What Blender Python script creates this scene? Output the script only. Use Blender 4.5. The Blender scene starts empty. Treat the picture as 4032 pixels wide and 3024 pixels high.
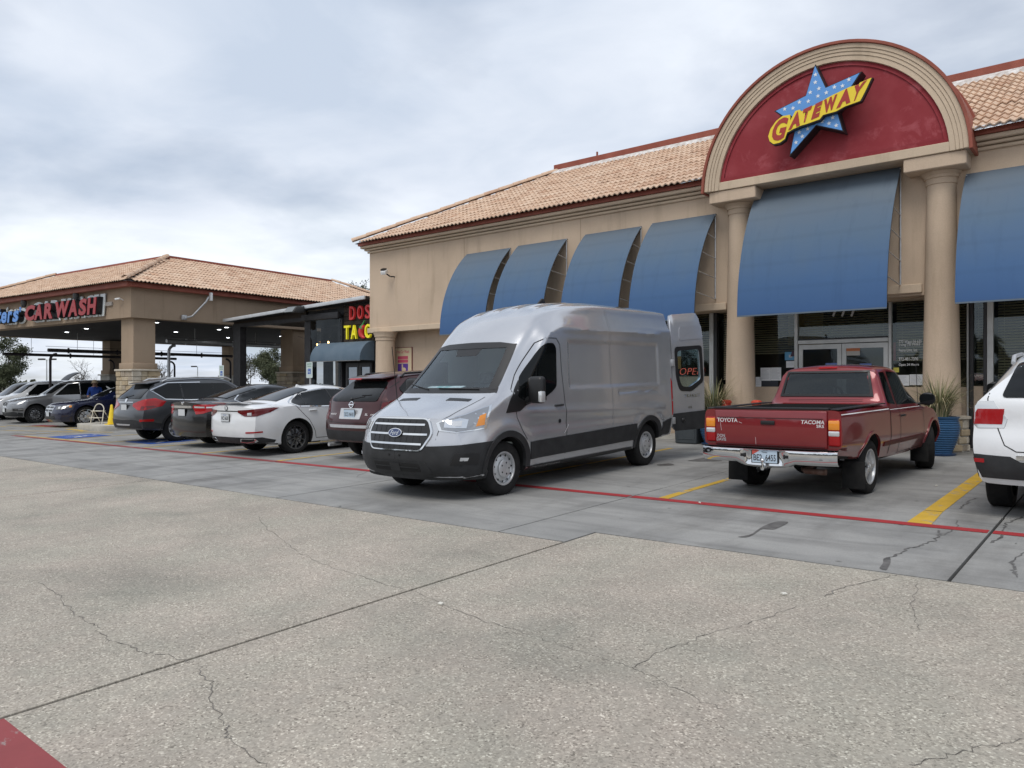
import bpy, bmesh, math, random
import numpy as np
from mathutils import Vector, Matrix, geometry
from mathutils.bvhtree import BVHTree

random.seed(7)
scene = bpy.context.scene
C = scene.collection
R = math.radians

# ---------------------------------------------------------------- camera
CAM_Z = 1.56
FPX, CX, CY = 2990.0, 2016.0, 1512.0          # focal length and centre in pixels of the 4032 px photograph
YAW = math.atan(2990 / 3620)
cam_data = bpy.data.cameras.new('camera')
cam_data.sensor_width = 36.0
cam_data.lens = 36.0 * FPX / 4032.0
cam_data.clip_start = 0.05
cam_data.clip_end = 3000.0
cam = bpy.data.objects.new('camera', cam_data)
cam.location = (0, 0, CAM_Z)
cam.rotation_euler = (R(90), 0, YAW)
C.objects.link(cam)
scene.camera = cam

# ---------------------------------------------------------------- sky
SUN_EL, SUN_AZ = R(58), R(168)                 # azimuth clockwise from +Y
world = bpy.data.worlds.new('World')
scene.world = world
world.use_nodes = True
wn, wl = world.node_tree.nodes, world.node_tree.links
wn.clear()
w_out = wn.new('ShaderNodeOutputWorld')
w_mix = wn.new('ShaderNodeMixShader')
w_b1 = wn.new('ShaderNodeBackground')
w_b2 = wn.new('ShaderNodeBackground')
w_sky = wn.new('ShaderNodeTexSky')
w_sky.sky_type = 'NISHITA'
w_sky.sun_disc = False
w_sky.sun_elevation = SUN_EL
w_sky.sun_rotation = SUN_AZ
w_b1.inputs['Strength'].default_value = 0.08
wl.new(w_sky.outputs['Color'], w_b1.inputs['Color'])
w_tc = wn.new('ShaderNodeTexCoord')
w_sep = wn.new('ShaderNodeSeparateXYZ')
wl.new(w_tc.outputs['Generated'], w_sep.inputs[0])
w_add = wn.new('ShaderNodeMath'); w_add.operation = 'ADD'; w_add.inputs[1].default_value = 0.14
w_max = wn.new('ShaderNodeMath'); w_max.operation = 'MAXIMUM'; w_max.inputs[1].default_value = 0.08
wl.new(w_sep.outputs['Z'], w_add.inputs[0]); wl.new(w_add.outputs[0], w_max.inputs[0])
w_dx = wn.new('ShaderNodeMath'); w_dx.operation = 'DIVIDE'
w_dy = wn.new('ShaderNodeMath'); w_dy.operation = 'DIVIDE'
wl.new(w_sep.outputs['X'], w_dx.inputs[0]); wl.new(w_max.outputs[0], w_dx.inputs[1])
wl.new(w_sep.outputs['Y'], w_dy.inputs[0]); wl.new(w_max.outputs[0], w_dy.inputs[1])
w_com = wn.new('ShaderNodeCombineXYZ')
wl.new(w_dx.outputs[0], w_com.inputs[0]); wl.new(w_dy.outputs[0], w_com.inputs[1])
def w_noise(scale, detail, rough, dist, off):
    m = wn.new('ShaderNodeMapping'); m.inputs['Location'].default_value = off
    wl.new(w_com.outputs[0], m.inputs[0])
    n = wn.new('ShaderNodeTexNoise')
    n.inputs['Scale'].default_value = scale; n.inputs['Detail'].default_value = detail
    n.inputs['Roughness'].default_value = rough; n.inputs['Distortion'].default_value = dist
    wl.new(m.outputs[0], n.inputs['Vector'])
    return n
w_n1 = w_noise(0.9, 7, 0.5, 0.2, (3.1, 1.7, 0))
w_n2 = w_noise(0.55, 5, 0.48, 0.3, (9.4, 2.2, 4))
w_n3 = w_noise(2.4, 6, 0.55, 0.4, (1.4, 5.2, 8))
w_cov = wn.new('ShaderNodeValToRGB')           # how much cloud hides the blue
w_cov.color_ramp.elements[0].position = 0.33; w_cov.color_ramp.elements[0].color = (0.5, 0.5, 0.5, 1)
w_cov.color_ramp.elements[1].position = 0.52; w_cov.color_ramp.elements[1].color = (1, 1, 1, 1)
wl.new(w_n1.outputs['Fac'], w_cov.inputs[0])
w_avg = wn.new('ShaderNodeMath'); w_avg.operation = 'MULTIPLY_ADD'
w_avg.inputs[1].default_value = 0.25
wl.new(w_n3.outputs['Fac'], w_avg.inputs[0])
w_sub = wn.new('ShaderNodeMath'); w_sub.operation = 'MULTIPLY'; w_sub.inputs[1].default_value = 0.75
wl.new(w_n2.outputs['Fac'], w_sub.inputs[0]); wl.new(w_sub.outputs[0], w_avg.inputs[2])
w_col = wn.new('ShaderNodeValToRGB')           # grey undersides to bright tops
cr = w_col.color_ramp
cr.elements[0].position = 0.36; cr.elements[0].color = (0.49, 0.56, 0.67, 1)
cr.elements[1].position = 0.62; cr.elements[1].color = (0.81, 0.855, 0.91, 1)
e = cr.elements.new(0.48); e.color = (0.65, 0.70, 0.785, 1)
wl.new(w_avg.outputs[0], w_col.inputs[0])
w_b2.inputs['Strength'].default_value = 1.0
wl.new(w_col.outputs[0], w_b2.inputs['Color'])
wl.new(w_cov.outputs[0], w_mix.inputs['Fac'])
wl.new(w_b1.outputs[0], w_mix.inputs[1]); wl.new(w_b2.outputs[0], w_mix.inputs[2])
wl.new(w_mix.outputs[0], w_out.inputs['Surface'])

# ---------------------------------------------------------------- sun, high and veiled by cloud
sun_data = bpy.data.lights.new('sun', 'SUN')
sun_data.energy = 1.5
sun_data.angle = R(34)
sun_data.color = (1.0, 0.955, 0.89)
sun = bpy.data.objects.new('sun', sun_data)
sd = Vector((math.sin(SUN_AZ) * math.cos(SUN_EL), math.cos(SUN_AZ) * math.cos(SUN_EL), math.sin(SUN_EL)))
sun.rotation_euler = (-sd).to_track_quat('-Z', 'Y').to_euler()
sun.location = (0, 0, 40)
C.objects.link(sun)

vs = scene.view_settings
vs.view_transform = 'Standard'; vs.look = 'None'; vs.exposure = 0.3; vs.gamma = 1.0
vs.use_curve_mapping = False

# ---------------------------------------------------------------- helpers: positions
GA, GB = 0.0085, 0.022
def gnd(x, y):
    """height of the lot, which climbs gently to the building and to the right"""
    return GA * max(-60, min(20, x)) + GB * max(-15, min(17.5, y))
_sn, _cs = math.cos(YAW), math.sin(YAW)
def ray(px, py):
    r = (px - CX) / FPX
    return (r * _sn - _cs, r * _cs + _sn, -(py - CY) / FPX)
def G(px, py):
    """point of the lot seen at a pixel of the photograph"""
    X, Y, u = ray(px, py)
    t = -CAM_Z / (u - GA * X - GB * Y)
    return (X * t, Y * t)
def onY(px, py, Y):
    v = ray(px, py); t = Y / v[1]
    return (v[0] * t, CAM_Z + v[2] * t)

# ---------------------------------------------------------------- helpers: objects
def wm(o):
    m = o.matrix_basis.copy()
    if o.parent:
        m = wm(o.parent) @ o.matrix_parent_inverse @ m
    return m
def link(name, me, parent=None, world=True):
    o = bpy.data.objects.new(name, me)
    C.objects.link(o)
    if parent is not None:
        o.parent = parent
        if world:
            o.matrix_parent_inverse = wm(parent).inverted()
    return o
def tag(o, label=None, cat=None, group=None, kind=None):
    if label: o['label'] = label
    if cat: o['category'] = cat
    if group: o['group'] = group
    if kind: o['kind'] = kind
    return o
def thing(name, label, cat, loc=(0, 0, 0), group=None, rot=None):
    o = bpy.data.objects.new(name, None)
    o.empty_display_size = 0.3
    C.objects.link(o)
    o.location = loc
    if rot is not None: o.rotation_euler = rot
    return tag(o, label, cat, group)
def copy_tree(o, parent=None):
    c = o.copy(); C.objects.link(c)
    if parent is not None: c.parent = parent
    for ch in list(o.children): copy_tree(ch, c)
    return c

class MB:
    """collects shapes and links them as ONE mesh object"""
    def __init__(self):
        self.v = []; self.f = []; self.m = []; self.mi = 0
    def add(self, vs, fs):
        b = len(self.v)
        self.v += [tuple(p) for p in vs]
        for f in fs:
            self.f.append(tuple(b + i for i in f)); self.m.append(self.mi)
        return self
    def box(self, x0, x1, y0, y1, z0, z1):
        p = [(x, y, z) for z in (z0, z1) for y in (y0, y1) for x in (x0, x1)]
        return self.add(p, [(0, 2, 3, 1), (4, 5, 7, 6), (0, 1, 5, 4), (2, 6, 7, 3), (0, 4, 6, 2), (1, 3, 7, 5)])
    def hexa(self, p):
        return self.add(p, [(0, 2, 3, 1), (4, 5, 7, 6), (0, 1, 5, 4), (2, 6, 7, 3), (0, 4, 6, 2), (1, 3, 7, 5)])
    def obox(self, c, size, rot):
        M = rot if isinstance(rot, Matrix) else Matrix.Rotation(rot, 3, 'Z')
        p = []
        for z in (-.5, .5):
            for y in (-.5, .5):
                for x in (-.5, .5):
                    p.append(Vector(c) + M @ Vector((x * size[0], y * size[1], z * size[2])))
        return self.hexa(p)
    def prism(self, poly, axis, a, b):
        n = len(poly)
        def P(q, d):
            return {'x': (d, q[0], q[1]), 'y': (q[0], d, q[1]), 'z': (q[0], q[1], d)}[axis]
        vs = [P(q, a) for q in poly] + [P(q, b) for q in poly]
        fs = [tuple(range(n))[::-1], tuple(range(n, 2 * n))]
        fs += [(i, (i + 1) % n, n + (i + 1) % n, n + i) for i in range(n)]
        return self.add(vs, fs)
    def tube(self, path, r, n=8, caps=True, radii=None):
        path = [Vector(p) for p in path]
        vs, fs = [], []
        up = Vector((0, 0, 1))
        prev = None
        for i, p in enumerate(path):
            d = (path[min(i + 1, len(path) - 1)] - path[max(i - 1, 0)])
            if d.length < 1e-9: d = Vector((0, 0, 1))
            d.normalize()
            a = prev if prev is not None else (up if abs(d.z) < .9 else Vector((1, 0, 0)))
            s = d.cross(a)
            if s.length < 1e-6: s = d.cross(Vector((1, 0, 0)))
            s.normalize(); t = s.cross(d).normalized(); prev = t
            rr = radii[i] if radii else r
            for k in range(n):
                an = 2 * math.pi * k / n
                vs.append(p + (s * math.cos(an) + t * math.sin(an)) * rr)
        for i in range(len(path) - 1):
            for k in range(n):
                fs.append((i * n + k, i * n + (k + 1) % n, (i + 1) * n + (k + 1) % n, (i + 1) * n + k))
        if caps:
            fs.append(tuple(range(n))[::-1]); fs.append(tuple(range((len(path) - 1) * n, len(path) * n)))
        return self.add(vs, fs)
    def lathe(self, prof, c=(0, 0, 0), n=24, axis='z', a0=0, a1=2 * math.pi):
        full = abs(a1 - a0 - 2 * math.pi) < 1e-6
        m = n if full else n + 1
        vs, fs = [], []
        for r, h in prof:
            for k in range(m):
                an = a0 + (a1 - a0) * k / n
                x, y = r * math.cos(an), r * math.sin(an)
                p = {'z': (x, y, h), 'y': (x, h, y), 'x': (h, x, y)}[axis]
                vs.append((c[0] + p[0], c[1] + p[1], c[2] + p[2]))
        for i in range(len(prof) - 1):
            for k in range(n):
                k2 = (k + 1) % m
                fs.append((i * m + k, i * m + k2, (i + 1) * m + k2, (i + 1) * m + k))
        return self.add(vs, fs)
    def disc(self, c, r, n=20, axis='y'):
        vs = []
        for k in range(n):
            an = 2 * math.pi * k / n
            x, y = r * math.cos(an), r * math.sin(an)
            p = {'z': (x, y, 0), 'y': (x, 0, y), 'x': (0, x, y)}[axis]
            vs.append((c[0] + p[0], c[1] + p[1], c[2] + p[2]))
        return self.add(vs, [tuple(range(n))])
    def ellipsoid(self, c, r, n=14, m=10):
        vs, fs = [], []
        for i in range(m + 1):
            th = math.pi * i / m
            for k in range(n):
                ph = 2 * math.pi * k / n
                vs.append((c[0] + r[0] * math.sin(th) * math.cos(ph), c[1] + r[1] * math.sin(th) * math.sin(ph), c[2] + r[2] * math.cos(th)))
        for i in range(m):
            for k in range(n):
                fs.append((i * n + k, (i + 1) * n + k, (i + 1) * n + (k + 1) % n, i * n + (k + 1) % n))
        return self.add(vs, fs)
    def grid(self, rows):
        """rows of points -> quads"""
        w = len(rows[0]); vs = [p for r in rows for p in r]; fs = []
        for i in range(len(rows) - 1):
            for k in range(w - 1):
                fs.append((i * w + k, i * w + k + 1, (i + 1) * w + k + 1, (i + 1) * w + k))
        return self.add(vs, fs)
    def xform(self, M):
        self.v = [tuple(M @ Vector(p)) for p in self.v]; return self
    def mesh(self, name, mat=None, smooth=None):
        me = bpy.data.meshes.new(name)
        me.from_pydata(self.v, [], self.f)
        bm = bmesh.new(); bm.from_mesh(me)
        bmesh.ops.recalc_face_normals(bm, faces=bm.faces)
        bm.to_mesh(me); bm.free()
        mats = mat if isinstance(mat, (list, tuple)) else [mat]
        for m in mats:
            if m is not None: me.materials.append(m)
        if any(self.m): me.polygons.foreach_set('material_index', self.m)
        if smooth is not None:
            me.polygons.foreach_set('use_smooth', [True] * len(me.polygons))
            me.set_sharp_from_angle(angle=R(smooth))
        return me
    def build(self, name, mat, parent=None, smooth=None, world=True):
        return link(name, self.mesh(name, mat, smooth), parent, world)

def bevel_mesh(me, w, seg=2, angle=40):
    bm = bmesh.new(); bm.from_mesh(me)
    bmesh.ops.remove_doubles(bm, verts=bm.verts, dist=1e-5)
    ed = [e for e in bm.edges if len(e.link_faces) == 2 and e.calc_face_angle(0) > R(angle)]
    bmesh.ops.bevel(bm, geom=ed, offset=w, segments=seg, profile=0.5, affect='EDGES', clamp_overlap=True)
    bm.to_mesh(me); bm.free()
    me.polygons.foreach_set('use_smooth', [True] * len(me.polygons))
    me.set_sharp_from_angle(angle=R(35))
    return me
def round_poly(pts, r, n=4):
    out = []; k = len(pts)
    for i in range(k):
        p0, p1, p2 = Vector(pts[i - 1]), Vector(pts[i]), Vector(pts[(i + 1) % k])
        ri = r[i] if isinstance(r, (list, tuple)) else r
        a, b = (p0 - p1), (p2 - p1)
        ri = min(ri, a.length * .49, b.length * .49)
        if ri < 1e-5: out.append(tuple(p1)); continue
        s, e_ = p1 + a.normalized() * ri, p1 + b.normalized() * ri
        for j in range(n + 1):
            t = j / n
            out.append(tuple((1 - t) ** 2 * s + 2 * t * (1 - t) * p1 + t * t * e_))
    return out
_font = None
def text_mesh(s, size=1.0, bold=0.0, shear=0.0, extrude=0.0, align='LEFT', space=1.0, res=3):
    """flat lettering in the xy plane as a plain mesh"""
    cu = bpy.data.curves.new('lettering', 'FONT')
    cu.body = s; cu.size = size; cu.offset = bold; cu.shear = shear; cu.extrude = extrude
    cu.align_x = align; cu.space_character = space; cu.resolution_u = res; cu.fill_mode = 'BOTH'
    o = bpy.data.objects.new('lettering', cu); C.objects.link(o)
    dg = bpy.context.evaluated_depsgraph_get()
    me = bpy.data.meshes.new_from_object(o.evaluated_get(dg))
    bpy.data.objects.remove(o); bpy.data.curves.remove(cu)
    return me
def place_text(s, name, mat, parent, origin, ux, uy, size, world=True, **kw):
    """lettering laid on the plane through origin spanned by ux (along) and uy (up)"""
    me = text_mesh(s, size=size, **kw)
    ux, uy = Vector(ux).normalized(), Vector(uy).normalized()
    uz = ux.cross(uy)
    M = Matrix(((ux.x, uy.x, uz.x, origin[0]), (ux.y, uy.y, uz.y, origin[1]), (ux.z, uy.z, uz.z, origin[2]), (0, 0, 0, 1)))
    me.transform(M); me.name = name
    me.materials.clear(); me.materials.append(mat)
    return link(name, me, parent, world)
def text_fit(s, width, height, **kw):
    me = text_mesh(s, **kw)
    co = np.empty(len(me.vertices) * 3); me.vertices.foreach_get('co', co); co = co.reshape(-1, 3)
    mn, mx = co.min(0), co.max(0)
    co[:, 0] = (co[:, 0] - mn[0]) / (mx[0] - mn[0]) * width
    co[:, 1] = (co[:, 1] - mn[1]) / (mx[1] - mn[1]) * height
    me.vertices.foreach_set('co', co.ravel()); me.update()
    return me
def plane_matrix(origin, ux, uy):
    ux, uy = Vector(ux), Vector(uy); uz = ux.cross(uy).normalized()
    return Matrix(((ux.x, uy.x, uz.x, origin[0]), (ux.y, uy.y, uz.y, origin[1]), (ux.z, uy.z, uz.z, origin[2]), (0, 0, 0, 1)))

# ---------------------------------------------------------------- helpers: materials
def S(r, g, b):
    f = lambda c: (c / 255 / 12.92) if c / 255 <= .04045 else ((c / 255 + .055) / 1.055) ** 2.4
    return (f(r), f(g), f(b))
def pmat(name, col, rough=0.5, metal=0.0, coat=0.0, spec=0.5, emit=None, estr=0.0, alpha=None, trans=0.0):
    m = bpy.data.materials.new(name); m.use_nodes = True
    b = m.node_tree.nodes['Principled BSDF']
    b.inputs['Base Color'].default_value = (*col, 1)
    b.inputs['Roughness'].default_value = rough
    b.inputs['Metallic'].default_value = metal
    b.inputs['Coat Weight'].default_value = coat
    b.inputs['Coat Roughness'].default_value = 0.04
    b.inputs['Specular IOR Level'].default_value = spec
    if trans: b.inputs['Transmission Weight'].default_value = trans
    if emit:
        b.inputs['Emission Color'].default_value = (*emit, 1); b.inputs['Emission Strength'].default_value = estr
    return m
def nodes_of(m):
    return m.node_tree.nodes, m.node_tree.links, m.node_tree.nodes['Principled BSDF']
def coords(n, l, kind='pos', scale=(1, 1, 1), rot=(0, 0, 0)):
    mp = n.new('ShaderNodeMapping'); mp.inputs['Scale'].default_value = scale; mp.inputs['Rotation'].default_value = rot
    if kind == 'pos':
        g = n.new('ShaderNodeNewGeometry'); l.new(g.outputs['Position'], mp.inputs[0])
    else:
        g = n.new('ShaderNodeTexCoord'); l.new(g.outputs['Object'], mp.inputs[0])
    return mp.outputs[0]
def noise(n, l, vec, scale, detail=5, rough=.55, dist=0):
    t = n.new('ShaderNodeTexNoise')
    t.inputs['Scale'].default_value = scale; t.inputs['Detail'].default_value = detail
    t.inputs['Roughness'].default_value = rough; t.inputs['Distortion'].default_value = dist
    l.new(vec, t.inputs['Vector']); return t.outputs['Fac']
def ramp(n, l, fac, stops):
    r = n.new('ShaderNodeValToRGB'); el = r.color_ramp.elements
    while len(el) < len(stops): el.new(.5)
    for e_, (p, c) in zip(el, stops):
        e_.position = p; e_.color = (*c, 1) if len(c) == 3 else c
    l.new(fac, r.inputs[0]); return r.outputs[0]
def mixc(n, l, fac, a, b, mode='MIX'):
    m = n.new('ShaderNodeMix'); m.data_type = 'RGBA'; m.blend_type = mode; m.clamp_result = False
    for sock, val in ((m.inputs['Factor'], fac), (m.inputs['A'], a), (m.inputs['B'], b)):
        if isinstance(val, (int, float)): sock.default_value = val
        elif isinstance(val, tuple): sock.default_value = (*val, 1) if len(val) == 3 else val
        else: l.new(val, sock)
    return m.outputs['Result']
def bump(n, l, b, height, strength, dist=0.01):
    bp = n.new('ShaderNodeBump'); bp.inputs['Strength'].default_value = strength; bp.inputs['Distance'].default_value = dist
    l.new(height, bp.inputs['Height']); l.new(bp.outputs[0], b.inputs['Normal'])
def noisy(name, c1, c2, scale=3, rough=.8, bscale=60, bstr=.15, bdist=.01, metal=0, detail=6, kind='pos', lo=.35, hi=.65, spec=.3, stretch=(1, 1, 1)):
    m = pmat(name, c1, rough, metal, spec=spec); n, l, b = nodes_of(m)
    v = coords(n, l, kind, stretch)
    l.new(ramp(n, l, noise(n, l, v, scale, detail), [(lo, c1), (hi, c2)]), b.inputs['Base Color'])
    if bstr: bump(n, l, b, noise(n, l, v, bscale, 3), bstr, bdist)
    return m

# ---------------------------------------------------------------- materials of the place
def stucco(name, c):
    m = pmat(name, c, .9, spec=.2); n, l, b = nodes_of(m)
    v = coords(n, l)
    a = noise(n, l, v, .55, 6, .6)
    sv = coords(n, l, 'pos', (2.2, 2.2, .25))
    streak = noise(n, l, sv, 1.6, 5, .6)
    d = tuple(x * .84 for x in c); h = tuple(min(1, x * 1.07) for x in c)
    base = ramp(n, l, a, [(.3, d), (.55, c), (.75, h)])
    st = ramp(n, l, streak, [(.55, (1, 1, 1)), (.78, (.80, .79, .77))])
    fine = ramp(n, l, noise(n, l, v, 55, 3), [(.3, (.93, .93, .93)), (.7, (1.04, 1.04, 1.04))])
    c1 = mixc(n, l, 1.0, base, st, 'MULTIPLY')
    l.new(mixc(n, l, 1.0, c1, fine, 'MULTIPLY'), b.inputs['Base Color'])
    bump(n, l, b, noise(n, l, v, 75, 4, .7), .35, .008)
    return m
STUCCO = stucco('stucco_tan', (.55, .43, .32))
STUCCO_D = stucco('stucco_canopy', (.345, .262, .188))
TRIM = stucco('stucco_trim', (.58, .465, .345))
TYMP = noisy('painted_red_panel', (.25, .030, .038), (.31, .052, .062), 1.6, .8, 60, .2, .004, lo=.45, hi=.75)
def tymp_wear():
    n, l, b = nodes_of(TYMP)
    v = coords(n, l)
    old = b.inputs['Base Color'].links[0].from_socket
    msk = ramp(n, l, noise(n, l, v, 2.3, 9, .68, .4), [(.54, (0, 0, 0)), (.68, (.7, .7, .7))])
    l.new(mixc(n, l, msk, old, (.40, .10, .115)), b.inputs['Base Color'])
tymp_wear()
REDTRIM = noisy('red_brown_trim', (.23, .062, .040), (.30, .09, .06), 2.5, .55, 40, .06, .003)
ALU = noisy('aluminium_frame', (.50, .50, .48), (.60, .60, .58), 4, .42, 80, .03, .002, metal=.35)
DARKFRAME = pmat('dark_bronze_frame', (.03, .03, .032), .45)
STEEL = noisy('galvanised_steel', (.42, .43, .44), (.55, .56, .57), 14, .45, 60, .05, .002, metal=.6)
PIPE_D = noisy('dark_steel_pipe', (.035, .03, .032), (.07, .06, .06), 8, .5, 40, .06, .003, metal=.3)
WHITE = pmat('white_enamel', (.78, .78, .77), .4)
BLACK = pmat('black_plastic', (.009, .009, .010), .42)
RUBBER = noisy('rubber', (.009, .009, .0095), (.018, .0175, .017), 9, .82, 90, .2, .003, kind='obj')
CHROME = pmat('chrome', (.72, .73, .74), .07, 1.0)
PAPER = pmat('paper', (.72, .73, .74), .7)
INK = pmat('ink', (.03, .03, .035), .7)
DIRT = noisy('dirt_ground', (.16, .14, .11), (.24, .21, .17), .4, .95, 20, .4, .03)
GRASSY = noisy('dry_grass_ground', (.10, .105, .05), (.17, .15, .09), .25, .95, 14, .5, .05)

def glass_dark(name, tint=(.005, .006, .0065), rough=.03, spec=.28):
    m = pmat(name, tint, rough, spec=spec); return m
TINT = glass_dark('tinted_glass')
def clear_glass(name, tint=(.8, .85, .85), vis=.75, ior=1.5):
    """thin pane: tinted see-through plus mirror-like surface reflection"""
    m = bpy.data.materials.new(name); m.use_nodes = True
    n, l = m.node_tree.nodes, m.node_tree.links; n.clear()
    o = n.new('ShaderNodeOutputMaterial')
    t = n.new('ShaderNodeBsdfTransparent'); t.inputs[0].default_value = (*[c * vis for c in tint], 1)
    g = n.new('ShaderNodeBsdfGlossy'); g.inputs['Roughness'].default_value = .02; g.inputs['Color'].default_value = (.88, .96, 1, 1)
    lw = n.new('ShaderNodeLayerWeight'); lw.inputs['Blend'].default_value = .5
    pw = n.new('ShaderNodeMath'); pw.operation = 'POWER'; pw.inputs[1].default_value = 4.5; l.new(lw.outputs['Facing'], pw.inputs[0])
    f0 = ((ior - 1) / (ior + 1)) ** 2
    f = n.new('ShaderNodeMath'); f.operation = 'MULTIPLY_ADD'; f.inputs[1].default_value = 1 - f0; f.inputs[2].default_value = f0
    l.new(pw.outputs[0], f.inputs[0])
    mx = n.new('ShaderNodeMixShader')
    l.new(f.outputs[0], mx.inputs[0]); l.new(t.outputs[0], mx.inputs[1]); l.new(g.outputs[0], mx.inputs[2])
    l.new(mx.outputs[0], o.inputs[0])
    return m
SHOPGLASS = clear_glass('shop_glass', (.82, .85, .83), .95, 1.5)
CARGLASS = clear_glass('car_glass', (.75, .87, .90), 1.0, 1.9)
CARGLASS_D = clear_glass('smoked_car_glass', (.30, .34, .34), .8, 1.6)

def awning_mat(name='awning_fabric'):
    """blue canvas bleached towards the top where it lies flattest to the sky"""
    m = pmat(name, (.05, .12, .32), .75, spec=.25); n, l, b = nodes_of(m)
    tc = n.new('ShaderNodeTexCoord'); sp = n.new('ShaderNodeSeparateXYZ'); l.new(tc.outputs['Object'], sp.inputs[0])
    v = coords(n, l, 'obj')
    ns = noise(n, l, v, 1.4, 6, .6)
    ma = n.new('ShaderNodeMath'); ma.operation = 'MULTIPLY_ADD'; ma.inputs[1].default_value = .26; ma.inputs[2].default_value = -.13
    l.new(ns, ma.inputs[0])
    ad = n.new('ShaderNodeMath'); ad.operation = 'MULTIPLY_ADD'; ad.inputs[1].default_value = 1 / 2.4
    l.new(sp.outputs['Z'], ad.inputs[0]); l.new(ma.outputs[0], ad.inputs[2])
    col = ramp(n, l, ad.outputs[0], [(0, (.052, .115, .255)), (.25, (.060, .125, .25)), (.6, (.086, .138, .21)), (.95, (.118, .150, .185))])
    seam = n.new('ShaderNodeTexWave'); seam.wave_type = 'BANDS'; seam.bands_direction = 'Z'; seam.inputs['Scale'].default_value = .62
    l.new(v, seam.inputs['Vector'])
    sm = ramp(n, l, seam.outputs['Fac'], [(0, (.95, .95, .95)), (.12, (1, 1, 1))])
    stain = ramp(n, l, noise(n, l, coords(n, l, 'obj', (3, 1, .3)), 1.5, 6, .65), [(.55, (1, 1, 1)), (.8, (.82, .83, .85))])
    c1 = mixc(n, l, 1.0, col, sm, 'MULTIPLY')
    l.new(mixc(n, l, 1.0, c1, stain, 'MULTIPLY'), b.inputs['Base Color'])
    bump(n, l, b, noise(n, l, v, 2.2, 3), .12, .06)
    return m
AWNING = awning_mat()

def tile_mat(name):
    m = pmat(name, (.5, .33, .22), .85, spec=.25); n, l, b = nodes_of(m)
    v = coords(n, l)
    at = n.new('ShaderNodeAttribute'); at.attribute_name = 'tint'
    oi = n.new('ShaderNodeObjectInfo')
    sm_ = n.new('ShaderNodeMath'); sm_.operation = 'ADD'; l.new(at.outputs['Fac'], sm_.inputs[0]); l.new(oi.outputs['Random'], sm_.inputs[1])
    wn_ = n.new('ShaderNodeMath'); wn_.operation = 'FRACT'; l.new(sm_.outputs[0], wn_.inputs[0])
    base = ramp(n, l, wn_.outputs[0], [(0, (.52, .345, .245)), (.12, (.58, .42, .31)), (.6, (.62, .46, .345)), (1, (.65, .505, .39))])
    mott = ramp(n, l, noise(n, l, v, 5, 6, .65), [(.3, (.78, .74, .72)), (.7, (1.08, 1.06, 1.02))])
    dirt = ramp(n, l, noise(n, l, v, 1.1, 6, .6), [(.5, (1, 1, 1)), (.8, (.82, .78, .76))])
    c1 = mixc(n, l, 1.0, base, mott, 'MULTIPLY')
    l.new(mixc(n, l, 1.0, c1, dirt, 'MULTIPLY'), b.inputs['Base Color'])
    bump(n, l, b, noise(n, l, v, 40, 3), .2, .005)
    return m
TILE = tile_mat('clay_tile')
STONE = []
for i, (c1, c2) in enumerate([((.40, .33, .23), (.50, .43, .32)), ((.34, .27, .18), (.45, .36, .24)), ((.46, .41, .33), (.55, .50, .42)), ((.30, .25, .19), (.40, .34, .27))]):
    STONE.append(noisy('limestone_%d' % i, c1, c2, 5, .9, 24, .6, .02))

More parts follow.
